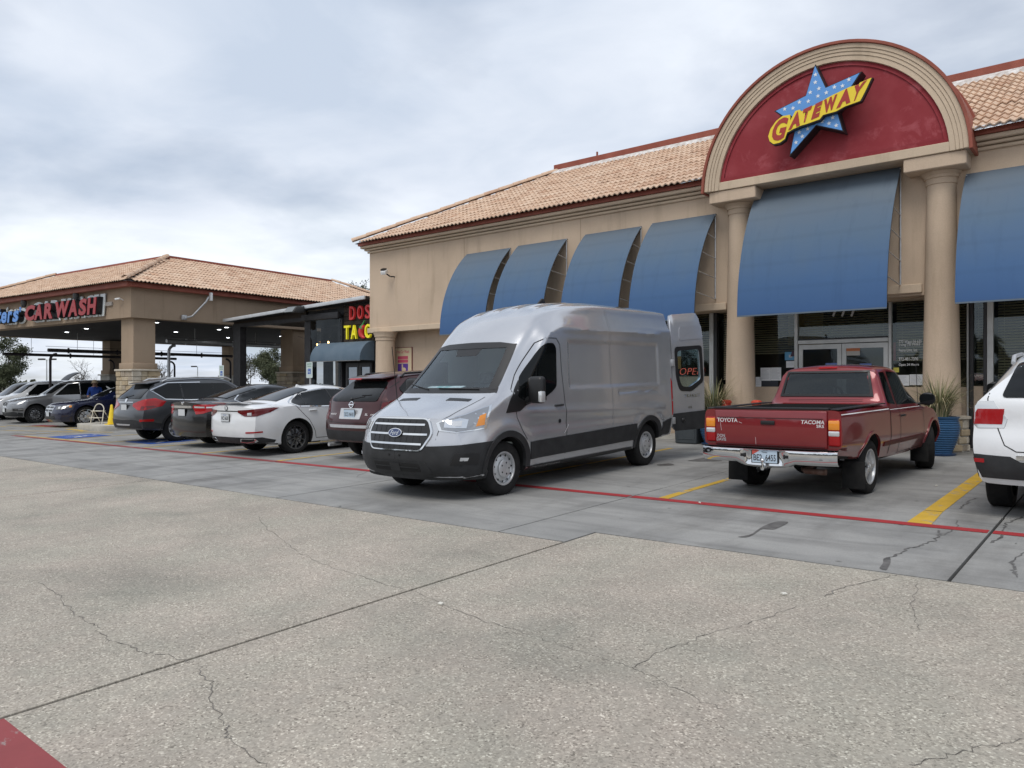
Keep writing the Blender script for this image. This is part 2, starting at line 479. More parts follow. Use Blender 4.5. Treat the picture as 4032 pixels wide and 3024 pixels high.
def aggregate():
    m = pmat('exposed_aggregate', (.4, .37, .33), .85, spec=.3); n, l, b = nodes_of(m)
    v = coords(n, l)
    vo = n.new('ShaderNodeTexVoronoi'); vo.inputs['Scale'].default_value = 105; vo.inputs['Randomness'].default_value = 1
    wv = n.new('ShaderNodeVectorMath'); wv.operation = 'MULTIPLY'; wv.inputs[1].default_value = (1, 1, .05); l.new(v, wv.inputs[0])
    nz = n.new('ShaderNodeTexNoise'); nz.inputs['Scale'].default_value = 30; l.new(wv.outputs[0], nz.inputs['Vector'])
    ml = n.new('ShaderNodeVectorMath'); ml.operation = 'MULTIPLY_ADD'; ml.inputs[1].default_value = (.012, .012, 0)
    l.new(nz.outputs['Color'], ml.inputs[0]); l.new(wv.outputs[0], ml.inputs[2]); l.new(ml.outputs[0], vo.inputs['Vector'])
    sep = n.new('ShaderNodeSeparateColor'); l.new(vo.outputs['Color'], sep.inputs[0])
    peb = ramp(n, l, sep.outputs[0], [(0, (0.214, 0.190, 0.167)), (.15, (0.378, 0.337, 0.297)), (.55, (0.460, 0.410, 0.363)), (.86, (0.542, 0.490, 0.428)), (.965, (0.731, 0.674, 0.595)), (1, (0.857, 0.796, 0.714))])
    mortar = ramp(n, l, noise(n, l, v, 22, 6, .7), [(.3, (0.347, 0.319, 0.286)), (.7, (0.504, 0.459, 0.411))])
    msk = ramp(n, l, noise(n, l, v, 9, 5, .7), [(.32, (.3, .3, .3)), (.58, (1, 1, 1))])
    c = mixc(n, l, msk, mortar, peb)
    big = ramp(n, l, noise(n, l, v, .42, 7, .58, .3), [(.28, (.68, .69, .69)), (.45, (.93, .92, .91)), (.6, (1.02, 1.0, .99)), (.8, (1.07, 1.07, 1.05))])
    mid = ramp(n, l, noise(n, l, v, 1.7, 6, .6), [(.3, (.87, .88, .87)), (.7, (1.07, 1.05, 1.04))])
    warm = ramp(n, l, noise(n, l, coords(n, l, 'pos', (1, 1, 1), (0, 0, .7)), .8, 4), [(.4, (1.0, .985, .965)), (.62, (.97, .995, .965))])
    c = mixc(n, l, 1.0, c, big, 'MULTIPLY'); c = mixc(n, l, 1.0, c, mid, 'MULTIPLY'); c = mixc(n, l, 1.0, c, warm, 'MULTIPLY'); c = mixc(n, l, 1.0, c, (.80, .815, .815), 'MULTIPLY')
    l.new(c, b.inputs['Base Color'])
    h = n.new('ShaderNodeMath'); h.operation = 'MULTIPLY'; l.new(vo.outputs['Distance'], h.inputs[0]); l.new(msk, h.inputs[1])
    bump(n, l, b, h.outputs[0], -.55, .006)
    return m
AGG = aggregate()
def concrete():
    m = pmat('grey_concrete', (.3, .3, .29), .8, spec=.35); n, l, b = nodes_of(m)
    v = coords(n, l)
    base = ramp(n, l, noise(n, l, v, .9, 8, .6, .4), [(.25, (.205, .204, .198)), (.5, (.268, .265, .255)), (.75, (.33, .325, .31))])
    drag = ramp(n, l, noise(n, l, coords(n, l, 'pos', (.5, 2.6, 1), (0, 0, .1)), 1.3, 7, .62, .5), [(.33, (.78, .78, .78)), (.52, (1, 1, 1)), (.7, (1.06, 1.06, 1.05))])
    oil = ramp(n, l, noise(n, l, coords(n, l, 'pos', (1.5, .5, 1)), .8, 5, .6), [(.50, (1, 1, 1)), (.72, (.62, .61, .60))])
    fine = ramp(n, l, noise(n, l, v, 70, 4, .7), [(.3, (.88, .88, .88)), (.7, (1.1, 1.1, 1.1))])
    vo = n.new('ShaderNodeTexVoronoi'); vo.inputs['Scale'].default_value = 2.1; l.new(v, vo.inputs['Vector'])
    spots = ramp(n, l, vo.outputs['Distance'], [(.03, (.55, .55, .54)), (.075, (1, 1, 1))])
    c = base
    for k in (drag, oil, fine, spots): c = mixc(n, l, 1.0, c, k, 'MULTIPLY')
    l.new(c, b.inputs['Base Color'])
    rg = n.new('ShaderNodeMapRange'); rg.inputs['From Min'].default_value = .3; rg.inputs['From Max'].default_value = .7
    rg.inputs['To Min'].default_value = .62; rg.inputs['To Max'].default_value = .85
    l.new(noise(n, l, v, 1.2, 5), rg.inputs[0]); l.new(rg.outputs[0], b.inputs['Roughness'])
    bump(n, l, b, noise(n, l, v, 90, 5, .7), .2, .004)
    return m
CONC = concrete()
KERB = noisy('kerb_concrete', (.36, .34, .30), (.46, .44, .39), 3, .85, 60, .25, .005)
def paint(name, c, wear=.62, under=(.27, .265, .255)):
    m = pmat(name, c, .6, spec=.35); n, l, b = nodes_of(m)
    v = coords(n, l)
    w1 = noise(n, l, coords(n, l, 'pos', (1, 1.6, 1)), 3.2, 10, .72)
    msk = ramp(n, l, w1, [(wear, (0, 0, 0)), (wear + .07, (1, 1, 1))])
    tone = ramp(n, l, noise(n, l, v, 4, 6), [(.3, tuple(x * .8 for x in c)), (.7, c)])
    l.new(mixc(n, l, msk, tone, under), b.inputs['Base Color'])
    return m
PAINT_RED = paint('red_line_paint', (.36, .030, .034), .66)
PAINT_REDOLD = paint('worn_red_paint', (.27, .05, .052), .58, (.3, .29, .27))
PAINT_YEL = paint('yellow_line_paint', (.62, .39, .045), .55)
PAINT_YELOLD = paint('worn_yellow_paint', (.55, .38, .10), .56)
PAINT_BLUE = paint('blue_bay_paint', (.035, .095, .36), .58)
PAINT_WHITE = paint('white_bay_paint', (.62, .64, .66), .6)
CRACK = noisy('crack_shadow', (.10, .09, .08), (.20, .185, .17), 9, .95, 0, 0)
STAIN = noisy('oil_stain', (.075, .073, .07), (.15, .145, .14), 8, .6, 0, 0)
JOINT = noisy('joint_filler', (.045, .038, .032), (.10, .085, .07), 6, .95, 40, .4, .01)

# ================================================================ GROUND
def sheet(mb, poly, lift, thick=0.0):
    """flat polygon laid on the sloping lot; thick > 0 makes a slab"""
    top = [(x, y, gnd(x, y) + lift) for x, y in poly]
    if not thick:
        mb.add(top, [tuple(range(len(top)))]); return mb
    n = len(top)
    bot = [(x, y, z - thick) for x, y, z in top]
    mb.add(top + bot, [tuple(range(n))] + [(i, n + i, n + (i + 1) % n, (i + 1) % n) for i in range(n)])
    return mb
gx, gy = [-900, -60, -30, 20, 900], [-300, -15, 0, 17.5, 900]
lot = MB().grid([[(x, y, gnd(x, y) - .05) for x in gx] for y in gy]).build('ground', JOINT)
tag(lot, kind='structure')
verge = MB().grid([[(x, y, gnd(x, y) - .02) for x in (-900, -75, 60, 900)] for y in (42, 900)])
verge.grid([[(x, y, gnd(x, y) - .02) for x in (-900, -75)] for y in (-300, 42)])
tag(verge.build('verge', GRASSY), kind='structure')
JG = .015                                   # half a joint
def slab(x0, x1, y0, y1, m, name, j=JG):
    mb = MB(); sheet(mb, [(x0 + j, y0 + j), (x1 - j, y0 + j), (x1 - j, y1 - j), (x0 + j, y1 - j)], 0, .05)
    me = mb.mesh(name, m)
    bm = bmesh.new(); bm.from_mesh(me)
    te = [e for e in bm.edges if all(abs(v.co.z - gnd(v.co.x, v.co.y)) < 1e-4 for v in e.verts)]
    bmesh.ops.bevel(bm, geom=te, offset=.003, segments=1, affect='EDGES')
    bm.to_mesh(me); bm.free()
    return link(name, me, lot)
# pinkish aggregate slabs of the drive, in front
ax = [-75, -36.5, -28.4, -20.3, -12.2, -4.12, 4.0, 12.0, 20.0]
for x0, x1 in zip(ax[:-1], ax[1:]):
    top = 5.76 if x1 <= -4 else 6.27
    slab(x0, x1, -3.2, top, AGG, 'aggregate_slab')
    slab(x0, x1, -15, -3.2, AGG, 'aggregate_slab')
# grey slabs of the parking strip
cx_ = [-75, -40.0, -32.0, -24.4, -20.5, -16.6, -12.7, -8.82, -4.94, -1.07, 2.8, 6.7, 12, 20]
for x0, x1 in zip(cx_[:-1], cx_[1:]):
    y0 = 5.76 if x0 < -4.95 else 6.27
    if x0 == -4.94:
        mb = MB(); sheet(mb, [(-4.93, 5.77), (-4.13, 5.77), (-4.13, 6.28), (-1.08, 6.28), (-1.08, 9.19), (-4.93, 9.19)], 0, .05)
        mb.build('concrete_slab', CONC, lot)
    else:
        slab(x0, x1, y0, 9.2, CONC, 'concrete_slab')
    slab(x0, x1, 9.2, 16.9, CONC, 'concrete_slab', .007)
    if x1 < -15: slab(x0, x1, 16.9, 42, CONC, 'concrete_slab')
# kerb strip along the shop front
mb = MB()
mb.hexa([(x, y, gnd(x, 16) + z) for z in (0, .09) for y in (15.95, 16.9) for x in (-19.0, -7.3)])
mb.build('kerb', KERB, lot)

def marking(poly, m, name='painted_line', lift=.004):
    """painted marking, subdivided along its length so that it follows the lot"""
    return sheet(MB(), poly, lift).build(name, m, lot)
for x0, x1 in ((-27, -12.72), (-12.68, -4.96), (-4.92, -1.09), (-1.05, 6)):
    marking([(x0, 8.25), (x1, 8.25), (x1, 8.41), (x0, 8.41)], PAINT_RED if x0 > -13 else PAINT_REDOLD, 'red_line')
for i, (xa, xb) in enumerate([(-1.80, -1.62), (-4.60, -4.50), (-7.40, -7.30), (-10.15, -10.05), (-12.88, -12.77), (-15.73, -15.62), (-18.45, -18.34), (-21.1, -21.0)]):
    y1 = 14.05
    marking([(xa - .0, 8.415), (xb + .04, 8.415), (xb, 9.19), (xa, 9.19)], PAINT_YEL if xa > -12 else PAINT_YELOLD, 'yellow_line')
    marking([(xa, 9.215), (xb, 9.215), (xb - .02, y1), (xa - .02, y1)], PAINT_YEL if xa > -12 else PAINT_YELOLD, 'yellow_line')
# the marked bays at the left end
for p in ([(-26.4, 8.42), (-21.1, 8.42), (-21.1, 8.52), (-26.4, 8.52)], [(-23.6, 8.53), (-23.5, 8.53), (-23.2, 13), (-23.3, 13)],
          [(-30.5, 9.0), (-25.2, 10.5), (-25.25, 10.62), (-30.55, 9.12)], [(-34, 10.2), (-26.9, 11.3), (-26.9, 11.42), (-34, 10.32)],
          [(-27.6, 8.5), (-27.48, 8.5), (-26.0, 10.4), (-26.12, 10.4)], [(-38.5, 9.6), (-33.0, 9.9), (-33.0, 10.02), (-38.5, 9.72)]):
    marking(p, PAINT_YELOLD, 'yellow_line', .005)
for cxb, cyb in ((-24.4, 9.25), (-20.0, 9.6)):
    marking([(cxb - .75, cyb - .62), (cxb + .75, cyb - .62), (cxb + .75, cyb + .62), (cxb - .75, cyb + .62)], PAINT_BLUE, 'blue_bay_square', .006)
    # wheelchair symbol
    mb = MB()
    def sym(px, py): return (cxb + py * .5, cyb + px * .5 * -1)
    def flat(mb, pts, lift): mb.add([(x, y, gnd(x, y) + lift) for x, y in pts], [tuple(range(len(pts)))])
    ring = [sym(.35 + .52 * math.cos(a), -.12 + .52 * math.sin(a)) for a in [R(d) for d in range(20, 290, 15)]]
    ring += [sym(.35 + .38 * math.cos(a), -.12 + .38 * math.sin(a)) for a in [R(d) for d in range(275, 15, -15)]]
    flat(mb, ring, .010)
    flat(mb, [sym(-.85 + .16 * math.cos(R(d)), 0 + .16 * math.sin(R(d))) for d in range(0, 360, 30)], .010)
    flat(mb, [sym(-.66, -.08), sym(-.66, .08), sym(-.35, .1), sym(-.28, .42), sym(-.14, .42), sym(-.1, .1), sym(.2, .12), sym(.2, .55), sym(.62, .78), sym(.55, .92), sym(.05, .66), sym(.05, .0), sym(-.1, -.1)], .010)
    mb.build('wheelchair_symbol', PAINT_WHITE, lot)
marking([(-32.8, 10.6), (-30.8, 10.75), (-30.8, 11.3), (-32.8, 11.15)], PAINT_REDOLD, 'red_marking', .006)
# red stripe running under the photographer, lower left
for x0, x1 in ((-12.1, -4.145), (-4.095, 3.9)):
    marking([(x0, 1.045), (x1, 1.045), (x1, 1.225), (x0, 1.225)], PAINT_REDOLD, 'red_line', .004)

def ribbon(pts, w, m, name, lift=.0025, jit=.35, sub=5, seed=0):
    rnd = random.Random(seed)
    P = []
    for a, b in zip(pts[:-1], pts[1:]):
        for k in range(sub):
            t = k / sub
            P.append([a[0] + (b[0] - a[0]) * t + rnd.gauss(0, .011), a[1] + (b[1] - a[1]) * t + rnd.gauss(0, .011)])
    P.append(list(pts[-1]))
    L, Rr = [], []
    for i, p in enumerate(P):
        q0, q1 = P[max(i - 1, 0)], P[min(i + 1, len(P) - 1)]
        dx, dy = q1[0] - q0[0], q1[1] - q0[1]; d = math.hypot(dx, dy) or 1
        ww = w * (.25 + rnd.random() * 1.1) * (.35 if i in (0, len(P) - 1) else 1) * .5
        L.append((p[0] - dy / d * ww, p[1] + dx / d * ww)); Rr.append((p[0] + dy / d * ww, p[1] - dx / d * ww))
    mb = MB()
    mb.grid([[(x, y, gnd(x, y) + lift) for x, y in L], [(x, y, gnd(x, y) + lift) for x, y in Rr]])
    return mb.build(name, m, lot)
def Z1(x, y): return G(x / 1.0972, 1800 + y / 1.0972)
def Z2(x, y): return G(2016 + x / 1.0972, 1800 + y / 1.0972)
def Z3(x, y): return G(3400 + x / 3.5, 1800 + y / 3.5)
cracks = [([Z1(*p) for p in [(170, 540), (245, 590), (300, 650), (330, 690), (405, 720), (415, 750), (480, 790), (560, 815), (640, 845), (715, 850), (780, 875), (825, 890)]], .0055),
          ([Z1(*p) for p in [(860, 905), (890, 960), (912, 985), (900, 1060), (945, 1100), (980, 1165), (975, 1200), (1030, 1250), (1095, 1290), (1150, 1343)]], .0055),
          ([Z1(*p) for p in [(1115, 255), (1140, 290), (1210, 350), (1255, 385), (1310, 420), (1390, 460), (1460, 485), (1560, 512), (1650, 545), (1755, 572)]], .0045),
          ([Z1(*p) for p in [(1785, 580), (1900, 630), (2000, 670), (2120, 715), (2210, 745)]], .0035),
          ([Z2(*p) for p in [(0, 740), (70, 770), (180, 800), (330, 850), (450, 885), (515, 912), (600, 945), (700, 1000), (860, 1065), (940, 1100)]], .0035),
          ([Z2(*p) for p in [(520, 910), (600, 860), (680, 825), (780, 790), (850, 762), (1000, 725), (1090, 695), (1230, 645)]], .0045),
          ([Z2(*p) for p in [(1350, 602), (1420, 570), (1500, 545), (1600, 522), (1665, 508)]], .008),
          ([Z2(*p) for p in [(1755, 540), (1740, 590), (1733, 660), (1745, 710), (1762, 750)]], .0035),
          ([Z2(*p) for p in [(1700, 1340), (1800, 1312), (1920, 1290), (2050, 1250), (2212, 1218)]], .0045),
          ([Z3(*p) for p in [(340, 1390), (500, 1330), (640, 1260), (760, 1235), (850, 1190), (980, 1155), (1060, 1090), (1030, 1010)]], .022),
          ([Z3(*p) for p in [(1060, 1090), (1180, 1040), (1250, 990), (1290, 870)]], .014),
          ([Z3(*p) for p in [(1330, 715), (1400, 650), (1450, 600), (1580, 565)]], .018),
          ([Z3(*p) for p in [(2212, 820), (2060, 880), (1960, 910), (1920, 970), (1930, 1080), (1890, 1120), (1740, 1185)]], .022),
          ([Z3(*p) for p in [(2212, 1320), (2120, 1380), (2010, 1450), (2100, 1500), (2060, 1560), (2120, 1659)]], .02),
          ([G(*p) for p in [(1400, 1880), (1480, 1840), (1535, 1825)]], .01)]
for i, (p, w) in enumerate(cracks):
    ribbon(p, w, CRACK if i < 9 else STAIN, 'crack', seed=i)
# oil runs and dark marks on the grey strip
stains = [[(2895, 2115), (2955, 2108), (2985, 2085), (3010, 2070), (3060, 2052), (3110, 2055), (3090, 2068), (3045, 2088), (3000, 2082), (2965, 2108), (2940, 2118)],
          [(3460, 2240), (3480, 2215), (3475, 2200), (3505, 2192), (3508, 2215), (3490, 2248)],
          [(2700, 1815), (2790, 1800), (2850, 1806), (2840, 1816), (2760, 1818)], [(2580, 1830), (2640, 1824), (2660, 1832), (2600, 1836)],
          [(1330, 1996), (1345, 1990), (1342, 1998)], [(3995, 2140), (4005, 2138), (4000, 2144)]]
for i, s_ in enumerate(stains):
    pts = [G(*p) for p in s_]
    rp = round_poly(pts, .08, 2)
    sheet(MB(), rp, .003).build('oil_stain', STAIN, lot)
# scattered bits of litter and gravel
litter = pmat('litter', (.6, .58, .52), .7)
for i, p in enumerate([(1735, 2382), (3088, 2343), (2755, 1981), (1455, 1850), (700, 1772), (3687, 1915)]):
    x, y = G(*p); mb = MB()
    mb.obox((0, 0, .006), (.035, .025, .01), Matrix.Rotation(i, 3, 'Z') @ Matrix.Rotation(.2, 3, 'X'))
    me = mb.mesh('litter_scrap', litter)
    o = link('litter_scrap', me); o.location = (x, y, gnd(x, y) + .004)
    tag(o, ['pale wood chip beside the long joint in the foreground', 'tiny pale scrap on the drive under the pickup', 'tiny white scrap lying on the red line', 'white scrap by the front bumper of the van', 'tiny scrap on the faded red line at the left', 'white cigarette end on the bay beside the pickup'][i], 'litter')

# ================================================================ MAIN BUILDING
BX0, BX1, BY = -19.18, 13.0, 16.0
shop = thing('shop_building', 'tan stucco shop building with round arched entrance and tiled roof', 'building', (-4.8, 16.5, gnd(-4.8, 16.5)))
mb = MB()
mb.box(BX0, BX1, BY, BY + .25, 3.24, 6.02)
mb.box(BX0, BX0 + .25, BY + .26, 32, 3.24, 6.02)
mb.build('upper_wall', STUCCO, shop)
mb = MB(); mb.box(BX0 + .1, BX1, BY + .255, 16.95, 3.22, 3.275); mb.build('soffit', STUCCO, shop)
for x0, x1 in ((BX0 - .06, -18.8 + .4), (-18.36, -7.04), (-6.42, -3.16), (-2.52, BX1)):
    zz = 3.19 if x1 < -16 else (3.26 if x1 < -7 else 3.29)
    if x0 < -18.5:
        continue
    mb = MB(); mb.box(x0 if x0 > -18 else BX0 - .06, x1, BY - .06, BY + .002, 3.2 if x1 < -7 else 3.285, 3.36 if x1 < -7 else 3.455)
    link('band', bevel_mesh(mb.mesh('band', TRIM), .012, 1), shop)
# three stepped cornice courses under a red fascia
for k, (z0, z1, d) in enumerate([(5.76, 5.836, .06), (5.838, 5.906, .13), (5.908, 6.0, .22)]):
    mb = MB(); mb.box(BX0 - d, BX1, BY - d, BY + .002, z0 + .012, z1)
    link('cornice_course', bevel_mesh(mb.mesh('cornice_course', TRIM), .014, 1), shop)
mb = MB(); mb.box(BX0 - .27, BX1, BY - .27, BY + .05, 6.003, 6.115); mb.box(BX0 - .27, BX0, BY + .06, 32, 6.003, 6.115)
mb.build('fascia', REDTRIM, shop)
# control joints in the stucco
for xj in (-15.0, -10.95):
    mb = MB(); mb.box(xj - .006, xj + .006, BY - .004, BY + .02, 3.37, 5.76); mb.build('control_joint', STUCCO_D, shop)

# ---- lower walls behind the columns
mb = MB(); mb.box(BX0 + .3, -14.7, 16.45, 16.7, 0.2, 3.22); mb.build('lower_wall', STUCCO, shop)
mb = MB(); mb.box(-14.7, -7.76, 16.68, 16.85, .2, 1.74); mb.box(-6.42 - .35, -5.78, 16.68, 16.85, .25, 1.5); mb.box(-3.84, -2.5, 16.68, 16.85, .25, 1.5); mb.box(-2.46, 13, 16.68, 16.85, .25, 1.52)
mb.box(-7.56, -6.78, 17.0, 17.1, .25, 1.55)
mb.build('sill_wall', STUCCO, shop)
mb = MB()
mb.box(-14.7, 13, 18.9, 19.0, .2, 3.24); mb.box(-14.7, 13, 16.9, 18.9, 3.2, 3.24); mb.box(-14.75, -14.7, 16.9, 18.9, .2, 3.24)
INTERIOR = noisy('shop_interior', (.055, .05, .042), (.10, .09, .07), 1.2, .9, 0, 0)
mb.build('interior_wall', INTERIOR, shop)
mb = MB(); mb.box(-14.7, 13, 16.85, 18.9, .28, .33); mb.build('interior_floor', noisy('shop_floor', (.12, .11, .1), (.18, .17, .15), 2, .4, 0, 0), shop)

# ---- columns with collar rings
def column(x, base_stone):
    z0 = gnd(x, 16)
    top = 5.47 if base_stone else 3.2
    r1, r2 = (5.25, 5.36) if base_stone else (2.93, 3.04)
    rb, rt = .335, (.245 if base_stone else .30)
    pr = [(.0, z0), (rb, z0)] + [(rb + (rt - rb) * k / 8, z0 + (r1 - z0) * k / 8) for k in range(2, 9)]
    pr += [(rt + .018, r1 + .004), (rt + .018, r2), (rt + .045, r2 + .004), (rt + .045, r2 + .05), (rt + .10, top), (0, top)]
    c = MB().lathe(pr, (x, 16.0, 0), 40).build('column', STUCCO, shop, smooth=35)
    return c
colL, colR, colC = column(-6.73, True), column(-2.84, True), column(-18.42, False)
def stone_ring(x, parent):
    rnd = random.Random(int(-x * 10))
    z = gnd(x, 16); k = 0
    while z < gnd(x, 16) + .48:
        h = rnd.uniform(.13, .2); a = rnd.uniform(0, .5)
        n = 0
        while a < 2 * math.pi - .05:
            da = min(rnd.uniform(.3, .7), 2 * math.pi - a)
            r = .455 + rnd.uniform(-.015, .02); g = .012
            pts = []
            for zz in (z + .008, z + h - .008):
                for rr in (.36, r):
                    for aa in (a + g / .45, a + da - g / .45):
                        pts.append((x + rr * math.cos(aa), 16 + rr * math.sin(aa), zz))
            mb = MB(); mb.hexa(pts)
            link('stone', bevel_mesh(mb.mesh('stone', rnd.choice(STONE)), .018, 1), parent)
            a += da
        z += h
    MB().lathe([(.35, gnd(x, 16)), (.425, gnd(x, 16)), (.425, z - .02), (.35, z - .02)], (x, 16, 0), 28).build('mortar_core', KERB, parent)
    MB().lathe([(.34, z), (.48, z), (.48, z + .04), (.34, z + .06)], (x, 16, 0), 28).build('stone_cap', STONE[2], parent)
stone_ring(-2.84, colR); stone_ring(-6.73, colL)

# ---- arched entrance
ACX, ACZ = -4.805, 5.68
def arc(r, n=48, zmin=5.73):
    a0 = math.asin(min(1, max(-1, (zmin - ACZ) / r)))
    return [(ACX + r * math.cos(a0 + (math.pi - 2 * a0) * k / n), ACZ + r * math.sin(a0 + (math.pi - 2 * a0) * k / n)) for k in range(n + 1)]
def ring(r0, r1, y0, y1, m, name, zmin=5.73):
    o, i_ = arc(r1, 48, zmin), arc(r0, 48, zmin)
    mb = MB()
    vs = [(x, y0, z) for x, z in o] + [(x, y0, z) for x, z in i_] + [(x, y1, z) for x, z in o] + [(x, y1, z) for x, z in i_]
    n = len(o); fs = []
    for k in range(n - 1):
        fs += [(k, k + 1, n + k + 1, n + k), (2 * n + k, 3 * n + k, 3 * n + k + 1, 2 * n + k + 1), (k, 2 * n + k, 2 * n + k + 1, k + 1), (n + k, n + k + 1, 3 * n + k + 1, 3 * n + k)]
    fs += [(0, n, 3 * n, 2 * n), (n - 1, 3 * n - 1, 4 * n - 1, 2 * n - 1)]
    mb.add(vs, fs)
    return link(name, bevel_mesh(mb.mesh(name, m), .005, 1), shop)
arch_front = None
for r0, r1, y in ((2.19, 2.285, 15.46), (2.287, 2.352, 15.446), (2.354, 2.412, 15.432), (2.414, 2.50, 15.415)):
    ring(r0, r1, y, 15.62, TRIM, 'arch_moulding')
ring(2.502, 2.56, 15.375, 16.35, REDTRIM, 'arch_edge', 5.70)
ring(2.502, 2.60, 16.352, 18.6, REDTRIM, 'arch_barrel', 5.9)
mb = MB(); mb.prism(arc(2.19, 48, 5.905), 'y', 15.53, 15.62); mb.build('tympanum', TYMP, shop)
o_, i_ = arc(2.19, 60, 5.905), arc(2.11, 60, 5.985)
mb = MB(); n_ = len(o_)
mb.add([(x, 15.52, z) for x, z in o_] + [(x, 15.505, z) for x, z in i_], [(k, k + 1, n_ + k + 1, n_ + k) for k in range(n_ - 1)] + [(n_ - 1, 0, n_, 2 * n_ - 1)])
mb.build('tympanum_border', TYMP, shop)
mb = MB(); mb.box(ACX - 2.19, ACX + 2.19, 15.47, 15.62, 5.73, 5.904); link('arch_sill', bevel_mesh(mb.mesh('arch_sill', TRIM), .008, 1), shop)
mb = MB(); mb.prism(arc(2.5, 48, 5.73), 'y', 15.625, 18.55); mb.build('arch_body', STUCCO, shop)
for x0, x1 in ((-7.23, -6.2), (-3.38, -2.36)):
    mb = MB(); mb.box(x0, x1, 15.5, 16.0, 5.475, 5.726)
    link('impost_block', bevel_mesh(mb.mesh('impost_block', STUCCO), .015, 1), shop)

# ---- tiled mansard roof
def tile_mesh(w=.30, L=.42, waves=2, t=.016):
    n = waves * 5
    def prof(u):
        ph = u * waves * 2 * math.pi
        return .022 * (1 - math.cos(ph)) + .003 * math.sin(2 * ph)
    mb = MB(); rows = []
    top0 = [(u / n * w, 0, prof(u / n) + .052) for u in range(n + 1)]
    top1 = [(u / n * w, L, prof(u / n) + .018) for u in range(n + 1)]
    lip = [(x, .0, z - t * 1.6) for x, y, z in top0]
    mb.grid([lip, top0, top1])
    me = mb.mesh('tile', TILE, 60)
    return me, mb
TILE_ME, TILE_MB = tile_mesh()
ridge_mb = MB()
ridge_mb.lathe([(.115, 0), (.115, .02), (.098, .44), (.080, .44), (.095, .0), (.115, 0)], (0, 0, 0), 10, 'z', 0, math.pi)
def ridge_mesh():
    return ridge_mb.mesh('ridge_tile', TILE, 50)
RIDGE_ME = ridge_mesh()
def proj(P):
    r = P[0] * _sn + P[1] * _cs; d = -P[0] * _cs + P[1] * _sn
    return (CX + FPX * r / d, CY - FPX * (P[2] - CAM_Z) / d, d)
def visible(P, x0=-40, x1=4072):
    if -P[0] * _cs + P[1] * _sn < 1: return False
    q = proj(P); return x0 < q[0] < x1 and -50 < q[1] < 3080
def tiled_slope(roof, planes, limit=300, hidden=None):
    """planes: (eave corner, along unit vector, up-slope unit vector, length, slope length, hip inset left, right)"""
    allt = []
    for (o, ux, uy, Ln, Ls, hl, hr) in planes:
        o, ux, uy = Vector(o), Vector(ux), Vector(uy); uz = ux.cross(uy)
        if uz.z < 0: uz = -uz
        rows = int(Ls / .355)
        for r in range(rows + 1):
            s = r * .355 - .05
            fr = max(0, s + .2) / Ls
            a = hl * fr; b = Ln - hr * fr
            c = math.ceil((a - .12) / .30) * .30 if hl else 0
            while c + .3 < b + .16:
                if s < Ls - .05:
                    p = o + ux * c + uy * s
                    mid = p + ux * .15 + uy * .2
                    jit = random.uniform(-.006, .006)
                    Lc = 1.0 if s + .42 <= Ls + .1 else max(.3, (Ls + .1 - s) / .42)
                    M = Matrix(((ux.x, uy.x * Lc, uz.x, p.x), (ux.y, uy.y * Lc, uz.y, p.y), (ux.z, uy.z * Lc, uz.z + 0, p.z + jit), (0, 0, 0, 1)))
                    vis = visible(mid) and not (hidden and hidden(mid))
                    allt.append((proj(mid)[2] if vis else 1e9, M))
                c += .30
    allt.sort(key=lambda t: t[0])
    one, rest = allt[:limit], allt[limit:]
    for d, M in one:
        t = link('tile', TILE_ME, roof)
        t.matrix_parent_inverse = wm(roof).inverted(); t.matrix_basis = M
    mb = MB(); tint = []
    nf = len(TILE_MB.f)
    for d, M in rest:
        mb.add([M @ Vector(v) for v in TILE_MB.v], TILE_MB.f); tint += [random.random()] * nf
    me = mb.mesh('tile_field', TILE, 60)
    at = me.attributes.new('tint', 'FLOAT', 'FACE'); at.data.foreach_set('value', tint)
    f = link('tile_field', me, roof); f['kind'] = 'stuff'
def ridge_run(roof, a, b, n):
    a, b = Vector(a), Vector(b); d = (b - a); L = d.length; d.normalize()
    up = Vector((0, 0, 1)); s = d.cross(up).normalized(); u = s.cross(d).normalized()
    for k in range(n):
        p = a + d * (L * k / n) + u * (.012 + random.uniform(-.006, .01))
        sc = L / n / .40
        M = Matrix(((-s.x, u.x, d.x * sc, p.x), (-s.y, u.y, d.y * sc, p.y), (-s.z, u.z, d.z * sc, p.z), (0, 0, 0, 1)))
        t = link('ridge_tile', RIDGE_ME, roof); t.matrix_parent_inverse = wm(roof).inverted(); t.matrix_basis = M
EY, EZ = BY - .36, 6.07
TY, TZ = 20.3, 8.50
EX0 = BX0 - .32
mD = TY - EY
rb = MB()
rb.add([(EX0, EY + .05, EZ + .02), (BX1, EY + .05, EZ + .02), (BX1, TY, TZ), (EX0 + mD, TY, TZ)], [(0, 1, 2, 3)])
rb.add([(EX0, EY, EZ), (EX0 + mD, TY, TZ), (EX0 + mD, 30, TZ), (EX0, 34, EZ)], [(0, 1, 2, 3)])
rb.add([(EX0 + mD, TY, TZ), (BX1, TY, TZ), (BX1, 30, TZ), (EX0 + mD, 30, TZ)], [(0, 1, 2, 3)])
roof = rb.build('roof', PIPE_D, shop)
sl = Vector((0, TY - EY, TZ - EZ)); sL = sl.length
tiled_slope(roof, [((EX0, EY, EZ), (1, 0, 0), sl.normalized(), BX1 - EX0, sL, mD, 0)], 300, lambda P: -7.2 < P[0] < -2.6)
ridge_run(roof, (EX0 - .05, EY - .05, EZ + .06), (EX0 + mD, TY, TZ + .07), 14)
mb = MB(); mb.box(EX0 + mD - .1, BX1, TY - .05, TY + .1, TZ - .02, TZ + .30); link('roof_flashing', bevel_mesh(mb.mesh('roof_flashing', REDTRIM), .01, 1), roof)
